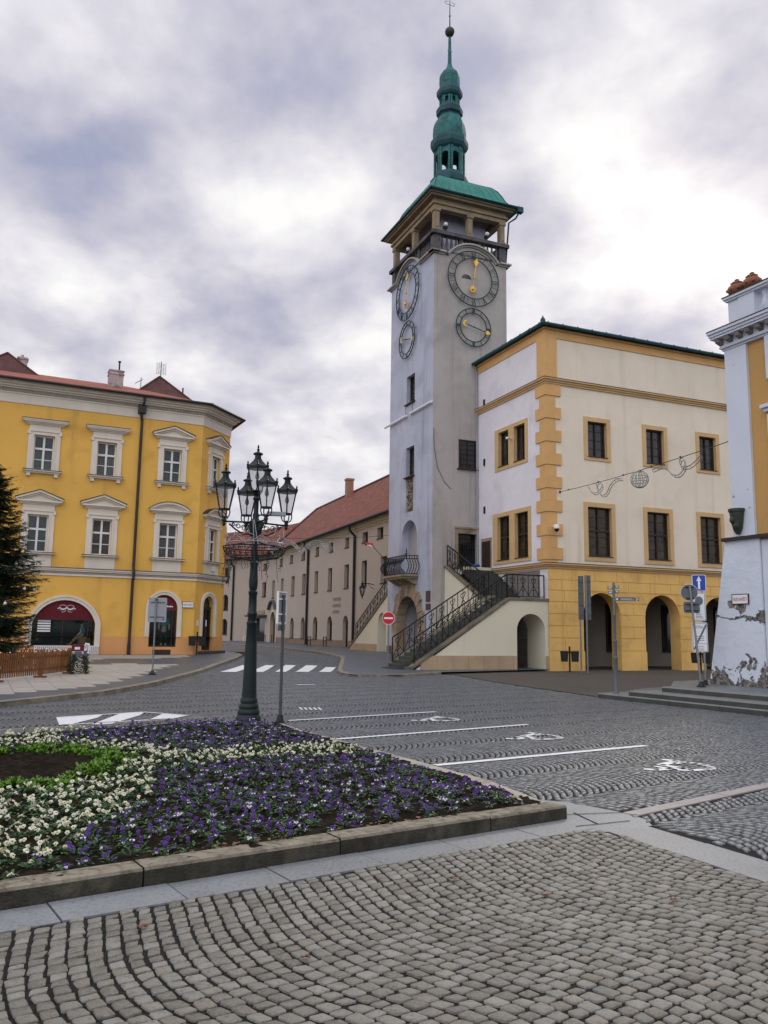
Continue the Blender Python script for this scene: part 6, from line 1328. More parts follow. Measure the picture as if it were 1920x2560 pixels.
m = MB(); m.ext(VF, [(.60, 2.65), (.66, 2.65), (.71, 2.70), (.66, 2.75), (.60, 2.75), (.64, 2.70)], .012, .018); m.build('arrow', 'ochre', o)
for k, z in enumerate((3.02, 2.88)):
    for sgn in (1, -1):
        a = radians(14 if sgn > 0 else -8); fr = Fr((0, 0, 0), (cos(a)*sgn, sin(a)*sgn), (0, -1)); o = finger(fr, .035, .17, z+(.03 if sgn > 0 else 0), .085, 1, 'direction_board', False); m = MB(); m.box(fr, .06, .15, .012, .016, z-.01+(.03 if sgn > 0 else 0), z+.012+(.03 if sgn > 0 else 0)); m.box(fr, .06, .12, .012, .016, z+.02+(.03 if sgn > 0 else 0), z+.03+(.03 if sgn > 0 else 0)); m.build('lettering', 'sign_white', o)
# sign cluster on the landing: leaning pole with signs turned away, straight pole with a blue one-way sign and a zone board
t = post('traffic_sign', 'leaning pole with the grey back of a round sign above a smaller plate', (8.81, 23.09, .42), radians(-20)); foot(t, .13)
m = MB(); m.tube([(0, 0, 0), (-.20, 0, 2.78)], .032, 10); m.build('pole', 'steel', t, True)
o = disc(VF, -.22, 2.60, .225, -.06, -.04).build('disc', 'sign_grey', t); m = MB(); m.tube([VF(-.22+.223*cos(q), -.05, 2.60+.223*sin(q)) for q in np.linspace(0, 2*pi, 29)[:-1]], .010, 4, closed=True); m.build('rim', 'sign_white', o); m = MB(); m.box(VF, -.32, -.10, -.04, -.01, 2.73, 2.76); m.box(VF, -.30, -.08, -.04, -.01, 2.42, 2.45); m.build('clamp', 'black_plastic', o)
o = board(VF, -.17, 2.18, .43, .31, -.06, -.04, .05).build('plate', 'sign_grey', t); m = MB(); m.box(VF, -.33, 0, -.04, -.01, 2.25, 2.275); m.box(VF, -.33, 0, -.04, -.01, 2.08, 2.105); m.build('clamp', 'black_plastic', o)
t = post('traffic_sign', 'blue one-way sign with white arrow above a crossed-out zone board', (9.30, 24.05, .42), radians(-20)); foot(t, .09)
m = MB(); m.tube([(0, 0, 0), (0, 0, 3.08)], .030, 10); m.build('pole', 'steel', t, True); DX = -.07
o = board(VF, DX, 2.92, .38, .48, .04, .055, .04).build('one_way_board', 'sign_blue', t); m = MB(); m.ext(VF, [(DX-.03, 2.74), (DX+.03, 2.74), (DX+.03, 2.98), (DX+.07, 2.98), (DX, 3.12), (DX-.07, 2.98), (DX-.03, 2.98)], .055, .060)
p_ = rrect(.38, .48, .04); p2 = rrect(.35, .45, .035)
for i in range(len(p_)): j = (i+1) % len(p_); m.add([VF(DX+p_[i][0], .058, 2.92+p_[i][1]), VF(DX+p_[j][0], .058, 2.92+p_[j][1]), VF(DX+p2[j][0], .058, 2.92+p2[j][1]), VF(DX+p2[i][0], .058, 2.92+p2[i][1])], [(0, 1, 2, 3)])
m.build('arrow', 'sign_white', o)
def lined(u, z, w, h, name):
    o = board(VF, u, z, w, h, .04, .055, .04).build(name, 'sign_white', t); m = MB(); p_, p2 = rrect(w-.03, h-.03, .035), rrect(w-.055, h-.055, .03)
    for i in range(len(p_)): j = (i+1) % len(p_); m.add([VF(u+p_[i][0], .0575, z+p_[i][1]), VF(u+p_[j][0], .0575, z+p_[j][1]), VF(u+p2[j][0], .0575, z+p2[j][1]), VF(u+p2[i][0], .0575, z+p2[i][1])], [(0, 1, 2, 3)])
    return o, m
o, m = lined(DX-.02, 2.23, .36, .82, 'rule_board'); m.ext(VF, [(DX-.02+.11*cos(q), 2.40+.13*sin(q)) for q in np.linspace(0, 2*pi, 19)[:-1]], .055, .0585)
for k in range(4): m.box(VF, DX-.12, DX+.09-.03*k, .055, .058, 1.90+k*.045, 1.915+k*.045)
m.build('print', 'text_slate', o)
o, m = lined(DX-.03, 1.36, .42, .84, 'zone_board'); text(m, VF, 'ZÓNA', DX-.05, 1.65, .085, .058, w=.23); m.bar(VF(DX-.20, .061, 1.0), VF(DX+.15, .061, 1.72), .05, .004, 0, VF(0, 1, 0)); m.box(VF, DX-.22, DX+.16, .055, .0585, 1.165, 1.175)
for k in range(3): m.box(VF, DX-.13, DX+.08, .055, .058, 1.26+k*.055, 1.275+k*.055); m.box(VF, DX-.13, DX+.07, .055, .058, .99+k*.05, 1.002+k*.05)
m.build('print', 'text_slate', o)
# litter bins
def bins(lab, loc, ang, n=2):
    t = thing('litter_bin', lab, 'litter bin', loc, ang); m = MB(); m.tube([(0, 0, 0), (0, 0, 1.12)], .035, 8); m.box(ID, -.33, .33, -.02, .02, .82, .86); m.build('post', 'black_plastic', t)
    t.scale = (1.25, 1.25, 1.1)
    for s_ in ((-1, 1) if n == 2 else (1,)):
        m = MB(); x = s_*.20; m.add([(x+a*w, b*w*.85, z) for z, w in ((.46, .125), (.90, .15)) for a, b in ((-1, -1), (1, -1), (1, 1), (-1, 1))], [(0, 1, 2, 3), (0, 1, 5, 4), (1, 2, 6, 5), (2, 3, 7, 6), (3, 0, 4, 7)]); frame_ = [(x-.155, -.13, .90), (x+.155, -.13, .90), (x+.155, .13, .90), (x-.155, .13, .90)]; m.tube(frame_, .014, 4, closed=True); m.build('bucket', 'black_plastic', t)
bins('twin black litter bins on a post before the first arcade pier', (9.0, 40.0, 0), radians(-10))
bins('twin black litter bins behind the blue one-way sign, partly hidden by the buttress', (15.55, 40.7, 0), radians(-15))
yb = Vector((YD.x, YD.y, 0))+yF*3.35-yN*.55; bins('black twin litter bins at the corner door of the yellow house', (yb.x, yb.y, gh(yb.x, yb.y)+.1), radians(20))
# cable with ornaments between the town hall and the right-hand house
Aw, Bw = Vector((8.93, 41.2, 8.96)), Vector((10.24, 23.70, 7.54)); cw = lambda s_: Aw+(Bw-Aw)*s_-Vector((0, 0, .10*4*s_*(1-s_)))
t = thing('overhead_cable', 'thin cable strung from the town hall quoins to the ochre house', 'cable', Aw); m = MB(); m.tube([cw(s_)-Aw for s_ in np.linspace(0, 1, 21)], .014, 5); m.lathe([(.04, -.06), (.05, .0), (.04, .06)], (0, 0), 8); m.build('wire', 'wire', t)
m = MB()
for s_ in (.08, .33, .5, .66, .8): p = cw(s_)-Aw; m.lathe([(.03, p.z-.02), (.03, p.z+.05)], (p.x, p.y), 6)
m.build('clamp', 'wire', t)
cd = (Bw-Aw).normalized()
def smooth_path(P, k=5):
    o_ = []; P = [P[0]]+P+[P[-1]]
    for i in range(1, len(P)-2):
        p0, p1, p2, p3 = (Vector(q) for q in P[i-1:i+3])
        for j in range(k): t = j/k; o_.append(.5*((2*p1)+(p2-p0)*t+(2*p0-5*p1+4*p2-p3)*t*t+(3*p1-p0-3*p2+p3)*t**3))
    return o_+[Vector(P[-1])]
def ribbon(lab, path):
    p0 = cw(path[0][0]); t = thing('ribbon_ornament', lab, 'ornament', p0, 0, 'wire ribbons on the cable'); m = MB(); rows = []
    for off in (0, .085):
        pts = [cw(q.x)-p0+Vector((off*.6, 0, q.y-off)) for q in smooth_path([(a_, b_) for a_, b_ in path])]; rows.append(pts); m.tube(pts, .018, 4)
    for i in range(0, len(rows[0]), 3): m.tube([rows[0][i], rows[1][i]], .009, 3)
    m.build('frame', 'wire_silver', t)
ribbon('looped wire ribbon ornament on the cable beside the town hall quoins', [(.251, -.02), (.265, -.26), (.307, -.44), (.342, -.32), (.356, -.14), (.337, .04), (.316, -.08), (.328, -.39), (.355, -.59), (.388, -.55), (.415, -.24), (.453, -.07), (.488, -.11)])
ribbon('looped wire ribbon ornament on the cable, right of the wire ball', [(.664, -.12), (.707, -.09), (.733, -.19), (.758, -.45), (.783, -.56), (.804, -.49), (.817, -.30), (.811, -.03), (.796, -.09), (.801, -.29), (.833, -.37), (.864, -.26), (.883, -.13)])
pb = cw(.595); t = thing('ball_ornament', 'round wire ball ornament hanging from the middle of the cable', 'ornament', pb-Vector((0, 0, .34))); m = MB()
for k in range(7): a = k*pi/7; m.tube([(.33*sin(q)*cos(a), .33*sin(q)*sin(a), .33*cos(q)) for q in np.linspace(0, 2*pi, 25)[:-1]], .014, 4, closed=True)
for z in (-.1, .1): r = sqrt(.33**2-z*z); m.tube([(r*cos(q), r*sin(q), z) for q in np.linspace(0, 2*pi, 25)[:-1]], .014, 4, closed=True)
m.tube([(0, 0, .33), (0, 0, .37)], .02, 5); m.build('frame', 'wire_silver', t)
# cable with arches and stars across the side street
e1, e2 = Vector((-9.09, 47.16, 7.2)), T0+dS*6.3+Vector((0, 0, 7.9)); cs = lambda s_: e1+(e2-e1)*s_-Vector((0, 0, .22*4*s_*(1-s_)))
t = thing('street_garland', 'silver wire arches and stars hung from a cable across the side street', 'decoration', e1); m = MB(); m.tube([cs(s_)-e1 for s_ in np.linspace(0, 1, 17)], .012, 4); m.build('cable', 'wire', t); m = MB(); dd = (e2-e1).normalized()
for a, b, hgt in ((.27, .44, .5), (.44, .62, .5), (.10, .27, .5)):
    for k in (0, .12, .22):
        m.tube([cs(a+(b-a)*u)-e1+Vector((0, 0, -.75+hgt*1.3*sin(pi*u)-k)) for u in np.linspace(0, 1, 12)], .018, 4)
    m.tube([cs(a)-e1, cs(a)-e1+Vector((0, 0, -.75))], .014, 4); m.tube([cs(b)-e1, cs(b)-e1+Vector((0, 0, -.75))], .014, 4)
for s_ in (.45, .645, .60): 
    c = cs(s_)-e1+Vector((0, 0, -.62)); m.tube([c+dd*(rr*sin(q))+Vector((0, 0, rr*cos(q))) for q, rr in [(2*pi*i/8, .34 if i % 2 == 0 else .12) for i in range(8)]], .016, 4, closed=True)
m.build('frame', 'wire_silver', t)
# camera domes, flag, wall lantern, bike racks
q0 = HC+dF*.30-dS*.05+Vector((0, 0, 6.95)); t = thing('dome_camera', 'white dome security camera on the ochre quoins of the town hall', 'camera', q0, aF); m = MB(); m.box(ID, -.05, .05, -.35, -.02, .18, .24); m.lathe([(.03, .30), (.10, .28), (.14, .20), (.15, .08), (.13, .06)], (0, -.32), 14); m.build('housing', 'camera_white', t, True); m = MB(); m.lathe([(.12, .06), (.11, -.02), (.06, -.08), (.01, -.10)], (0, -.32), 12); m.build('dome', 'black_plastic', t, True)
q0 = HC+dS*3.3-dF*.06+Vector((0, 0, 12.35)); t = thing('bullet_camera', 'small white camera fixed by the upper twin window of the town hall', 'camera', q0, aF); m = MB(); m.tube([(0, 0, 0), (-.2, -.1, 0)], .05, 8); m.tube([(-.2, -.1, 0), (-.38, -.2, -.02)], .07, 8); m.build('housing', 'camera_white', t, True)
q0 = T0+dS*4.2-dF*.9+Vector((0, 0, 6.1)); t = thing('flag', 'rolled red and white flag leaning out from the tower balcony', 'flag', q0, aF); m = MB(); m.tube([(0, 0, -.2), (-.75, .9, 1.0)], .022, 6); m.build('pole', 'dark_wood', t); m = MB(); m.tube([(-.66, .8, .86), (-.74, .9, 1.02), (-.98, 1.05, 1.06), (-1.1, 1.15, .98)], [.05, .10, .10, .03], 8); m.build('cloth', 'flag_red', t, True); m = MB(); m.tube([(-.70, .80, .82), (-.80, .90, .94), (-1.0, 1.02, .98)], [.03, .06, .03], 8); m.build('cloth_stripe', 'flag_white', t, True)
wl = Vector((B0.x, B0.y, 0))+Vector((cos(aB), sin(aB), 0))*2.6; wo = Vector((-sin(aB), cos(aB), 0)); t = thing('wall_lantern', 'black lantern on a wall bracket above the side stair railing', 'lantern', wl, aB); m = MB(); m.tube([(0, .05, 5.2), (0, .5, 5.28), (0, .95, 5.25)], .03, 6); m.tube([(0, .05, 4.9), (0, .3, 5.0), (0, .5, 5.25)], .02, 5); m.build('bracket', 'iron', t)
m = MB(); z = 4.42; 
for k in range(6):
    a = k*pi/3; m.bar((.10*cos(a), .95+.10*sin(a), z), (.24*cos(a), .95+.24*sin(a), z+.52), .035); b = a+pi/3; m.bar((.24*cos(a), .95+.24*sin(a), z+.52), (.24*cos(b), .95+.24*sin(b), z+.52), .035); m.bar((.1*cos(a), .95+.1*sin(a), z), (.1*cos(b), .95+.1*sin(b), z), .03)
m.lathe([(.26, z+.52), (.2, z+.62), (.10, z+.72), (.09, z+.8), (.12, z+.82), (.03, z+.9), (.02, z+1.0)], (0, .95), 6); m.lathe([(.02, z-.28), (.05, z-.15), (.10, z)], (0, .95), 6); o = m.build('frame', 'iron', t); m = MB(); m.lathe([(.095, z), (.23, z+.52)], (0, .95), 6); m.build('glass', 'lantern_glass', o)
def rack(lab, loc, first=[None]):
    if first[0]: return dup(first[0], loc, None, lab)
    t = thing('bike_rack', lab, 'bike rack', loc, aB, 'bike racks along the beige house'); m = MB(); m.tube([(0, -.12, 0), (0, -.12, .84), (0, 0, .72), (0, .12, .84), (0, .12, 0)], .035, 6); m.tube([(0, -.12, .5), (0, .12, .5)], .02, 5); m.build('frame', 'iron', t); first[0] = t; return t
rack('black iron bike rack standing before the drainpipe of the beige house', (-6.05, 69.0, .5)); rack('black iron bike rack standing between two arched windows of the beige house', (-4.62, 67.1, .5)); rack('black iron bike rack half hidden by the gateway of the beige house', (-12.2, 86.0, .5)); rack('black iron bike rack nearer the gateway than the drainpipe', (-11.0, 83.5, .5))
# ================================================================ picket fence, decorated letter box
FP = [Vector((-11.63, 25.3, .12)), Vector((-11.38, 27.91, .12)), Vector((-11.42, 30.5, .12))]
t = thing('picket_fence', 'brown wooden picket fence with fairy lights round the Christmas tree', 'fence', FP[1]); pk, rl, fl = MB(), MB(), MB()
def fence_run(a, b, n):
    d = (b-a); dn = d.normalized(); nn = Vector((dn.y, -dn.x, 0))
    for i in range(n):
        p = a+d*((i+.5)/n)-FP[1]; h_ = .84+.05*random.random(); w = .06
        pk.add([p+dn*(s_*w/2)+nn*o_+Vector((0, 0, z)) for o_ in (.02, .042) for s_, z in ((-1, .10), (1, .10), (1, h_-.04), (0, h_), (-1, h_-.04))], [(0, 1, 2, 3, 4), (5, 6, 7, 8, 9)]+[(k, (k+1) % 5, 5+(k+1) % 5, 5+k) for k in range(5)])
        if i % 4 == 0: fl.ball(p+Vector((0, 0, h_+.01))+nn*.05, .011, 5, 4)
    for z in (.28, .68): rl.bar(a-FP[1]+Vector((0, 0, z)), b-FP[1]+Vector((0, 0, z)), .035, .07)
fence_run(FP[0], FP[1], 20); fence_run(FP[1], FP[2], 20); fence_run(FP[0]-(FP[1]-FP[0])*1.0, FP[0], 23); fence_run(FP[2]+Vector((-3.2, .6, 0)), FP[2], 28)
pk.build('pickets', 'wood_fence', t); rl.build('rails', 'wood_fence', t); fl.build('fairy_lights', 'fairy', t)
for p in FP: m = MB(); q = p-FP[1]; m.box(Fr((q.x, q.y, q.z)), -.055, .055, -.09, .0, .0, .92); m.box(Fr((q.x, q.y, q.z)), -.20, .20, -.10, .03, .0, .06); m.build('post', 'wood_fence', t)
t = thing('letter_box', 'red letter box on fir-wrapped legs beside the picket fence', 'letter box', (-11.0, 30.45, .12), radians(20))
m = MB()
for x in (-.22, .2):
    for y in (-.15, .15): m.tube([(x*1.2, y*1.2, 0), (x*.7, y*.8, .62)], .028, 6)
m.build('stand', 'dark_wood', t)
m = MB(); m.box(ID, -.30, .12, -.16, .16, .82, .98); m.ext(Fr((0, 0, 0), (1, 0), (0, 1)), [(-.32, .98), (.14, .98), (.09, 1.06), (-.27, 1.06)], -.18, .18); o = m.build('box', 'awning', t); m = MB(); m.box(Fr((0, 0, 0), (1, 0), (0, -1)), -.20, -.02, .16, .165, .88, .97); m.build('label', 'sign_white', o)
m = MB(); m.box(ID, -.18, .03, -.12, .10, .60, .80); m.box(ID, .13, .27, -.10, .1, .62, .86); m.build('parcels', 'sign_grey', t)
m = MB(); m.tube([(.13, -.1, .98), (.18, -.12, 1.08), (.26, -.1, 1.06), (.30, -.06, .92), (.26, -.1, .80)], [.03, .05, .055, .05, .02], 8); m.ball((.16, -.14, .86), .045, 8, 5); m.ball((.27, -.12, .76), .04, 8, 5); m.build('ornament', 'camera_white', t, True)
m = MB()
for k in range(1100):
    x0 = random.choice((-.26, .22, random.uniform(-.2, .18))); z = random.uniform(.02, .70); p = Vector((x0*(1.15-.4*z)+random.gauss(0, .05), random.gauss(0, .13), z)); d = Vector((random.gauss(0, 1), random.gauss(0, 1), random.gauss(-.1, .6))).normalized()*random.uniform(.06, .13); n = d.orthogonal().normalized()*.016; m.add([p-n, p+n, p+d], [(0, 1, 2)])
m.build('fir_sprigs', 'fir', t)
# ================================================================ CHRISTMAS TREE
ct = thing('christmas_tree', 'tall dark fir Christmas tree at the left edge, with few baubles, inside the picket fence', 'tree', (-15.05, 31.3, .12))
m = MB(); m.tube([(0, 0, 0), (0, 0, 5), (0, 0, 8.4)], [.16, .09, .015], 10); m.build('trunk', 'bark', ct, True)
rr = random.Random(3); V, T = [], []; tips = []
def needle_spray(p, d, L, w):
    """one twig: short needles set in two ranks and a few on top"""
    k = max(4, int(L/.05)); side = d.cross(Vector((0, 0, 1))); side = side.normalized() if side.length > .05 else Vector((1, 0, 0)); upv = side.cross(d).normalized()
    for i in range(k):
        t = i/k; q = p+d*(L*t)
        for s_ in (-1, 1):
            nd = (d*.55+side*s_*(.8)+upv*rr.uniform(-.35, .45)).normalized()*w*(1.05-.5*t)*rr.uniform(.7, 1.2); b = d*.020
            j = len(V); V.extend((q-b, q+b, q+nd)); T.append((j, j+1, j+2))
z = .35
while z < 7.8:
    rad = min((7.9-z)*.42+.35, 2.0); nb = 11
    for b in range(nb):
        a = rr.uniform(0, 2*pi) if rr.random() < .35 else 2*pi*b/nb+rr.uniform(-.25, .25)+z*1.7; L = rad*rr.choice((rr.uniform(.5, .85), rr.uniform(.8, 1.04))); o_ = Vector((cos(a), sin(a), 0)); p0 = Vector((0, 0, z+rr.uniform(-.12, .12))); pts = []; dr = rr.uniform(-.48, -.16)
        ns = max(6, int(L/(.19 if o_.x > -.3 else .34)))
        for i in range(ns+1): t = i/ns; pts.append(p0+o_*(L*t)+Vector((0, 0, L*(dr*t+.30*t*t))))
        tips.append(pts[-1])
        for i in range(2, ns+1):
            t = i/ns
            if t < .22: continue
            d = (pts[i]-pts[i-1]).normalized(); sd_v = d.cross(Vector((0, 0, 1))).normalized()
            for s_ in (-1, 1):
                for rep in range(3):
                    tl = (.70-.46*t)*rr.uniform(.6, 1.15)*min(1, L/1.6)+.10; td = (d*rr.uniform(.45, .9)+sd_v*s_*rr.uniform(.5, 1.)+Vector((0, 0, rr.uniform(-.55, .10)))).normalized(); needle_spray(pts[i]-d*rr.uniform(0, .2), td, tl, .135)
        needle_spray(pts[-2], (pts[-1]-pts[-2]).normalized(), .40, .085)
    z += rr.uniform(.17, .27)
np_mesh('crown', np.array([tuple(v) for v in V]), np.zeros((0, 4), int), np.array(T), 'fir', False).parent = ct
m = MB()
z = .9
for p in tips[::2]: m.tube([(0, 0, p.z+.25), (p.x*.5, p.y*.5, p.z+.12), (p.x, p.y, p.z)], [.035, .02, .006], 4)
m.build('branches', 'bark', ct)
vis = sorted([p for p in tips if p.x > .5 and p.y < .8 and p.z < 8], key=lambda p: -p.x)[:60]; rr.shuffle(vis); bau = None
for i, p in enumerate(vis[:13]):
    gold = i == 0; 
    if i < 2:
        b = thing('bauble', 'single gold bauble hanging high on the fir tree' if gold else 'small silver bauble hanging on the dark fir tree', 'bauble', Vector((-15.05, 31.3, .12))+p-Vector((0, 0, .1)), 0, 'baubles on the fir tree'); m = MB(); m.ball((0, 0, 0), .065, 12, 8); m.build('ball', 'bauble_gold' if gold else 'bauble_silver', b, True); m = MB(); m.lathe([(.018, .06), (.018, .085), (.006, .10)], (0, 0), 6); m.build('cap', 'gold', b)
        if not gold: bau = b
    else: dup(bau, Vector((-15.05, 31.3, .12))+p-Vector((0, 0, .1)))
# ================================================================ FLOWER BED
dB = .24
kerb('bed_kerb', [P2(P0-fa*4.0), P2(FC)], .235, .125, 'bed_kerb', 1.62, .014, 1, 0, .004)
rk0 = FC+fb*.10; kerb('bed_kerb_side', [P2(FC+fb*.235), (1.36+.05, 9.75), (.30, 11.70), (-.46, 13.08), (-1.16, 14.2), P2(bed_r)], .215, .10, 'bed_kerb_pale', 1.35, .010, 1, 0, .002)
kerb('bed_kerb_back', [(-1.9, 15.6), (-3.05, 15.65), (-4.8, 14.4), P2(bed_l+Vector((-.1, .1)))], .15, .03, 'kerb', 1.2, .01, 1)
SOIL = [P2(P0-fa*3.9+fb*.2), P2(FC+fb*.28-fa*.30), (-.02, 11.55), (-.78, 12.93), (-1.48, 14.05), P2(bed_r+Vector((-.36, -.10))), (-3.0, 15.45), (-4.65, 14.2), P2(bed_l)]
gx, gy = np.meshgrid(np.arange(-9, 2.2, .05), np.arange(2.6, 16.4, .05)); s_in = inpoly(gx, gy, [P2(P0-fa*3.9+fb*.08), P2(FC+fb*.1-fa*.05), (.2, 11.62), (-.55, 13.0), (-1.25, 14.15), P2(bed_r+Vector((-.1, .05))), (-3.0, 15.6), (-4.75, 14.32), P2(bed_l+Vector((0, .1)))])
def vnoise(x, y, s, seed):
    r = np.random.default_rng(seed); tab = r.random((64, 64)); xi, yi = np.floor(x*s).astype(int), np.floor(y*s).astype(int); fx, fy = x*s-xi, y*s-yi; fx, fy = fx*fx*(3-2*fx), fy*fy*(3-2*fy)
    q = lambda i, j: tab[(xi+i) % 64, (yi+j) % 64]; return (q(0, 0)*(1-fx)+q(1, 0)*fx)*(1-fy)+(q(0, 1)*(1-fx)+q(1, 1)*fx)*fy
hz_ = .055+.035*vnoise(gx, gy, 2.2, 1)+.045*vnoise(gx, gy, 7, 2)+.035*vnoise(gx, gy, 17, 3)
idx = -np.ones(gx.shape, int); idx[s_in] = np.arange(s_in.sum()); qd = []
c0, c1, c2, c3 = idx[:-1, :-1], idx[:-1, 1:], idx[1:, 1:], idx[1:, :-1]; okq = (c0 >= 0) & (c1 >= 0) & (c2 >= 0) & (c3 >= 0)
tag(np_mesh('bed_soil', np.stack([gx[s_in], gy[s_in], hz_[s_in]], -1), np.stack([c0[okq], c1[okq], c2[okq], c3[okq]], -1), np.zeros((0, 3), int), 'soil'), None, None, None, 'structure')
def soil_z(x, y): a = np.array(x), np.array(y); return float(.055+.035*vnoise(*a, 2.2, 1)+.045*vnoise(*a, 7, 2)+.035*vnoise(*a, 17, 3))
rp_ = random.Random(11)
def leaf(mb, p, d, L, w, mi):
    d = d.normalized(); s_ = d.cross(Vector((0, 0, 1))); s_ = s_.normalized() if s_.length > .01 else Vector((1, 0, 0)); dn = Vector((0, 0, -1))
    a, b, c, e = p, p+d*L*.4+dn*L*.02, p+d*L*.75+dn*L*.10, p+d*L+dn*L*.25
    mb.add([a, b+s_*w/2+Vector((0, 0, w*.18)), b, b-s_*w/2+Vector((0, 0, w*.18)), c+s_*w*.36+Vector((0, 0, w*.12)), c, c-s_*w*.36+Vector((0, 0, w*.12)), e], [(0, 1, 2), (0, 2, 3), (1, 4, 5, 2), (2, 5, 6, 3), (4, 7, 5), (5, 7, 6)], mi)
def foliage(mb, s=1., n=15):
    for i in range(n):
        a = rp_.uniform(0, 2*pi); r = rp_.uniform(0, .05)*s; e = rp_.uniform(.05, .75); d = Vector((cos(a)*cos(e), sin(a)*cos(e), sin(e)))
        leaf(mb, Vector((cos(a)*r, sin(a)*r, rp_.uniform(.01, .07)*s)), d, rp_.uniform(.04, .075)*s, rp_.uniform(.02, .034)*s, 0 if rp_.random() < .72 else 1)
def flower(mb, c, az, el, r, kind):
    """pansy: two upper petals, two side petals, a broad lower petal, dark heart"""
    n = Vector((cos(az)*cos(el), sin(az)*cos(el), sin(el))); u = n.cross(Vector((0, 0, 1))).normalized(); v = u.cross(n)
    def petal(ang, dist, pr, wr, lift, mi):
        e = u*cos(ang)+v*sin(ang); f = n.cross(e); k = 7; ctr = c+e*dist+n*lift; vs = [ctr+n*.002]
        for i in range(k): t = 2*pi*i/k; vs.append(ctr+e*(pr*cos(t))+f*(wr*sin(t))+n*(-.004+rp_.uniform(-.003, .003)))
        mb.add(vs, [(0, 1+i, 1+(i+1) % k) for i in range(k)], mi)
    if kind == 'p': upm, sd_m, lw = 0, rp_.choice((0, 1, 1, 2)), rp_.choice((0, 1, 2, 2))
    else: upm, sd_m, lw = 0, 0, rp_.choice((0, 0, 1))
    for a in (radians(62), radians(118)): petal(a, r*.55, r*.55, r*.50, -.004, upm)
    for a in (radians(8), radians(172)): petal(a, r*.50, r*.50, r*.42, .001, sd_m)
    petal(radians(-90), r*.48, r*.52, r*.58, .004, lw)
    vs = [c+n*.009+u*(r*.24*cos(2*pi*i/6))+v*(r*.24*sin(2*pi*i/6)-r*.05) for i in range(6)]; mb.add(vs, [tuple(range(6))], 3)
FM = {'p': ['petal_purple', 'petal_violet', 'petal_white', 'petal_dark'], 'w': ['petal_cream', 'petal_white', 'petal_yellow', 'petal_dark']}
def pansy(kind, s):
    fo, fl = MB(), MB(); foliage(fo, s, rp_.randint(16, 26))
    for i in range(rp_.choice((0, 1, 2, 2, 3, 3)) if kind == 'p' else rp_.choice((0, 1, 2, 2, 3, 4))):
        a, r = rp_.uniform(0, 2*pi), rp_.uniform(0, .075)*s; c = Vector((cos(a)*r, sin(a)*r, rp_.uniform(.06, .15)*s)); az = radians(rp_.gauss(-80, 55)); flower(fl, c, az, radians(rp_.uniform(5, 45)), rp_.uniform(.020, .030)*s, kind)
        fo.tube([Vector((0, 0, .02)), c*.6+Vector((0, 0, .01)), c-Vector((cos(az), sin(az), 0))*.008], .0025, 3, 0)
    return fo, fl
VARI = {k: [pansy(k, 1.) for _ in range(9)] for k in 'pw'}
tuftv = []
for _ in range(5):
    m = MB()
    for i in range(95):
        a, e = rp_.uniform(0, 2*pi), rp_.uniform(.0, 1.3); d = Vector((cos(a)*cos(e), sin(a)*cos(e), sin(e)*.8)).normalized(); p = Vector((rp_.gauss(0, .03), rp_.gauss(0, .03), rp_.uniform(.0, .06))); L = rp_.uniform(.03, .062); w = d.cross(Vector((0, 0, 1))); w = (w.normalized() if w.length > .05 else Vector((1, 0, 0)))*.013; m.add([p-w*.6, p+w*.6, p+d*L*.6+w*1.2, p+d*L, p+d*L*.6-w*1.2], [(0, 1, 2, 3, 4)])
    tuftv.append(m)
RC = Vector((-4.45, 10.15))
def zone(x, y):
    d = Vector((x, y))-RC; a = atan2(d.y, d.x); ex = sqrt((d.x/1.38)**2+(d.y/1.62)**2)*1.0+.06*sin(a*5+1)
    if ex < .72: return None
    if ex < 1.04: return 't' if rp_.random() < .62 else None
    # cream ring, wider to the front-left where it runs out to the kerb
    if ex < 1.42: return 'w'
    if y < 9.4 and x < -2.35+.10*(y-6)*0+.06*sin(y*4): return 'w'
    if x > -2.8 and (abs((y-11.5)-.62*(x+1.6)) < .62) : return 'w'
    if x < -4.9 and y > 11.4: return 'w'
    return 'p'
pts = []
yy = 3.0
while yy < 16.2:
    xx = -9.
    while xx < 2.2:
        x, y = xx+rp_.uniform(-.055, .055)+(.08 if int(yy/.15) % 2 else 0), yy+rp_.uniform(-.055, .055)
        if inpoly(np.array([x]), np.array([y]), SOIL)[0] and abs(x) < .5*y+.6:
            near_kerb = (Vector((x, y))-P0).dot(fb) < .5; zn = zone(x, y); pk_ = rp_.random()
            if zn and not (near_kerb and pk_ < .25) and not (zn != 't' and pk_ < .08) and not (zn == 'w' and (Vector((x, y))-Vector((-3.3, 6.9))).length < .62 and pk_ < .5): pts.append((sqrt(x*x+y*y), x, y, zn))
        xx += .15
    yy += .15
pts.sort(); protos = {}; nind = 0; ntuft = 0; bulk = {'p': ([], []), 'w': ([], []), 't': []}
LAB = {'p': 'purple pansy plant in the near part of the flower bed', 'w': 'cream-white pansy plant in the near part of the flower bed', 't': 'bright green feathery tuft round the bare patch of the flower bed'}
GRP = {'p': 'purple pansies in the flower bed', 'w': 'cream pansies in the flower bed', 't': 'green tufts in the flower bed'}
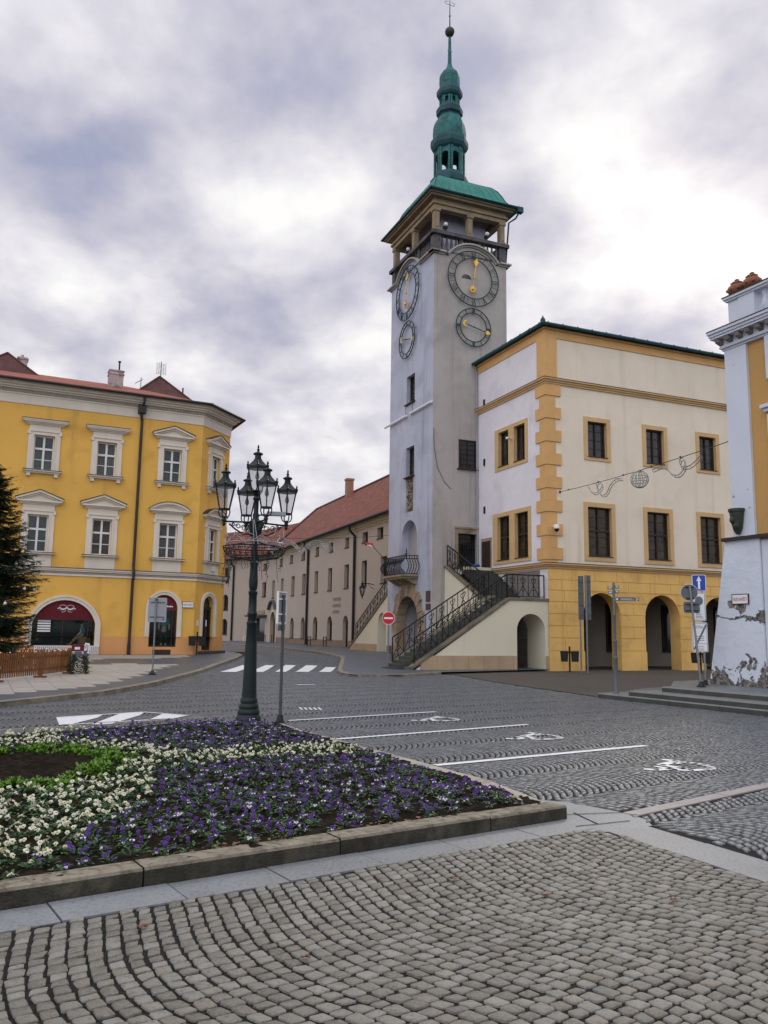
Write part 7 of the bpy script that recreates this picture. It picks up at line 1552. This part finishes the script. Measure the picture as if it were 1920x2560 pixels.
for d_, x, y, k in pts:
    z = soil_z(x, y)-.012; a = rp_.uniform(-.7, .7); s_ = rp_.uniform(.74, 1.02); sz_ = s_*.82
    if k == 't':
        vi = rp_.randrange(5); ky = ('t', vi)
        if ntuft < 300:
            ntuft += 1; M_ = protos.get(ky)
            if M_ is None: o = tuftv[vi].build('green_tuft', 'tuft'); protos[ky] = o; tag(o, LAB['t'], 'plant', GRP['t'])
            else: o = M_.copy(); COL.objects.link(o)
            o.location = (x, y, z); o.rotation_euler = (0, 0, rp_.uniform(0, 6.28)); o.scale = (s_*1.25,)*3
        else: bulk['t'].append((x, y, z, a, s_, vi))
        continue
    vi = rp_.randrange(9); ky = (k, vi)
    if nind < 300:
        nind += 1
        if ky not in protos:
            fo, fl = VARI[k][vi]; o = fo.build('pansy_plant', ['leaf', 'leaf_pale']); tag(o, LAB[k], 'flower', GRP[k]); fl.build('flower_heads', FM[k], o); protos[ky] = o; 
        else:
            src = protos[ky]; o = src.copy(); COL.objects.link(o)
            for ch in src.children: c = ch.copy(); COL.objects.link(c); c.parent = o
        o.location = (x, y, z); o.rotation_euler = (0, 0, a); o.scale = (s_, s_, sz_)
    else: bulk[k][0].append((x, y, z, a, s_, vi))
def bulk_mesh(lst, variants, name, mats, label):
    if not lst: return
    mb = MB()
    for x, y, z, a, s_, vi in lst:
        src = variants[vi]; k = len(mb.v); ca, sa_ = cos(a)*s_, sin(a)*s_
        mb.v += [(x+p[0]*ca-p[1]*sa_, y+p[0]*sa_+p[1]*ca, z+p[2]*s_*.82) for p in src.v]; mb.f += [tuple(i+k for i in f) for f in src.f]; mb.m += src.m
    o = mb.build(name, mats); tag(o, label, None, None, 'stuff'); return o
for k, nm, lb in (('p', 'purple_pansies', 'purple pansies massed in the far part of the flower bed'), ('w', 'cream_pansies', 'cream pansies massed in the far part of the flower bed')):
    o = bulk_mesh(bulk[k][0], [v[0] for v in VARI[k]], nm, ['leaf', 'leaf_pale'], lb)
    if o: c = bulk_mesh(bulk[k][0], [v[1] for v in VARI[k]], 'flower_heads', FM[k], None); c.parent = o; 
    if o and 'kind' in c: del c['kind']
# fallen leaves on the setts, the slabs and the kerb
for i, (x, y, z) in enumerate(((-1.42, 5.28, .012), (2.02, 5.95, .012), (.55, 6.35, .012), (-.4, 4.85, .012), (1.15, 6.0, .012))):
    m = MB(); k = 9; m.add([(0, 0, .004)]+[((.035 if j % 2 else .022)*cos(2*pi*j/k)*1.2, (.035 if j % 2 else .022)*sin(2*pi*j/k)*.8, .002+.008*(j % 3)) for j in range(k)], [(0, 1+j, 1+(j+1) % k) for j in range(k)])
    o = m.build('fallen_leaf', 'dead_leaf'); o.location = (x, y, z); o.rotation_euler = (0, 0, i*1.3); tag(o, 'small orange-brown leaf lying on the foreground cobbles', 'leaf', 'fallen leaves on the cobbles')
m = MB()
for i in range(90):
    u, w = rp_.choice((rp_.gauss(.0, .25), rp_.gauss(1.35, .22))), rp_.uniform(.22, .34); p = P0+fa*(1.75+u)+fb*w; a = rp_.uniform(0, 6.28); r = rp_.uniform(.015, .03); z = .10+rp_.uniform(0, .035)
    m.add([(p.x+r*cos(a+j*2*pi/5)*(1 if j % 2 else .7), p.y+r*sin(a+j*2*pi/5), z+rp_.uniform(-.008, .008)) for j in range(5)], [(0, 1, 2, 3, 4)])
tag(m.build('dead_leaves', 'dead_leaf'), 'small drifts of brown leaf litter along the inside of the front kerb', None, None, 'stuff')
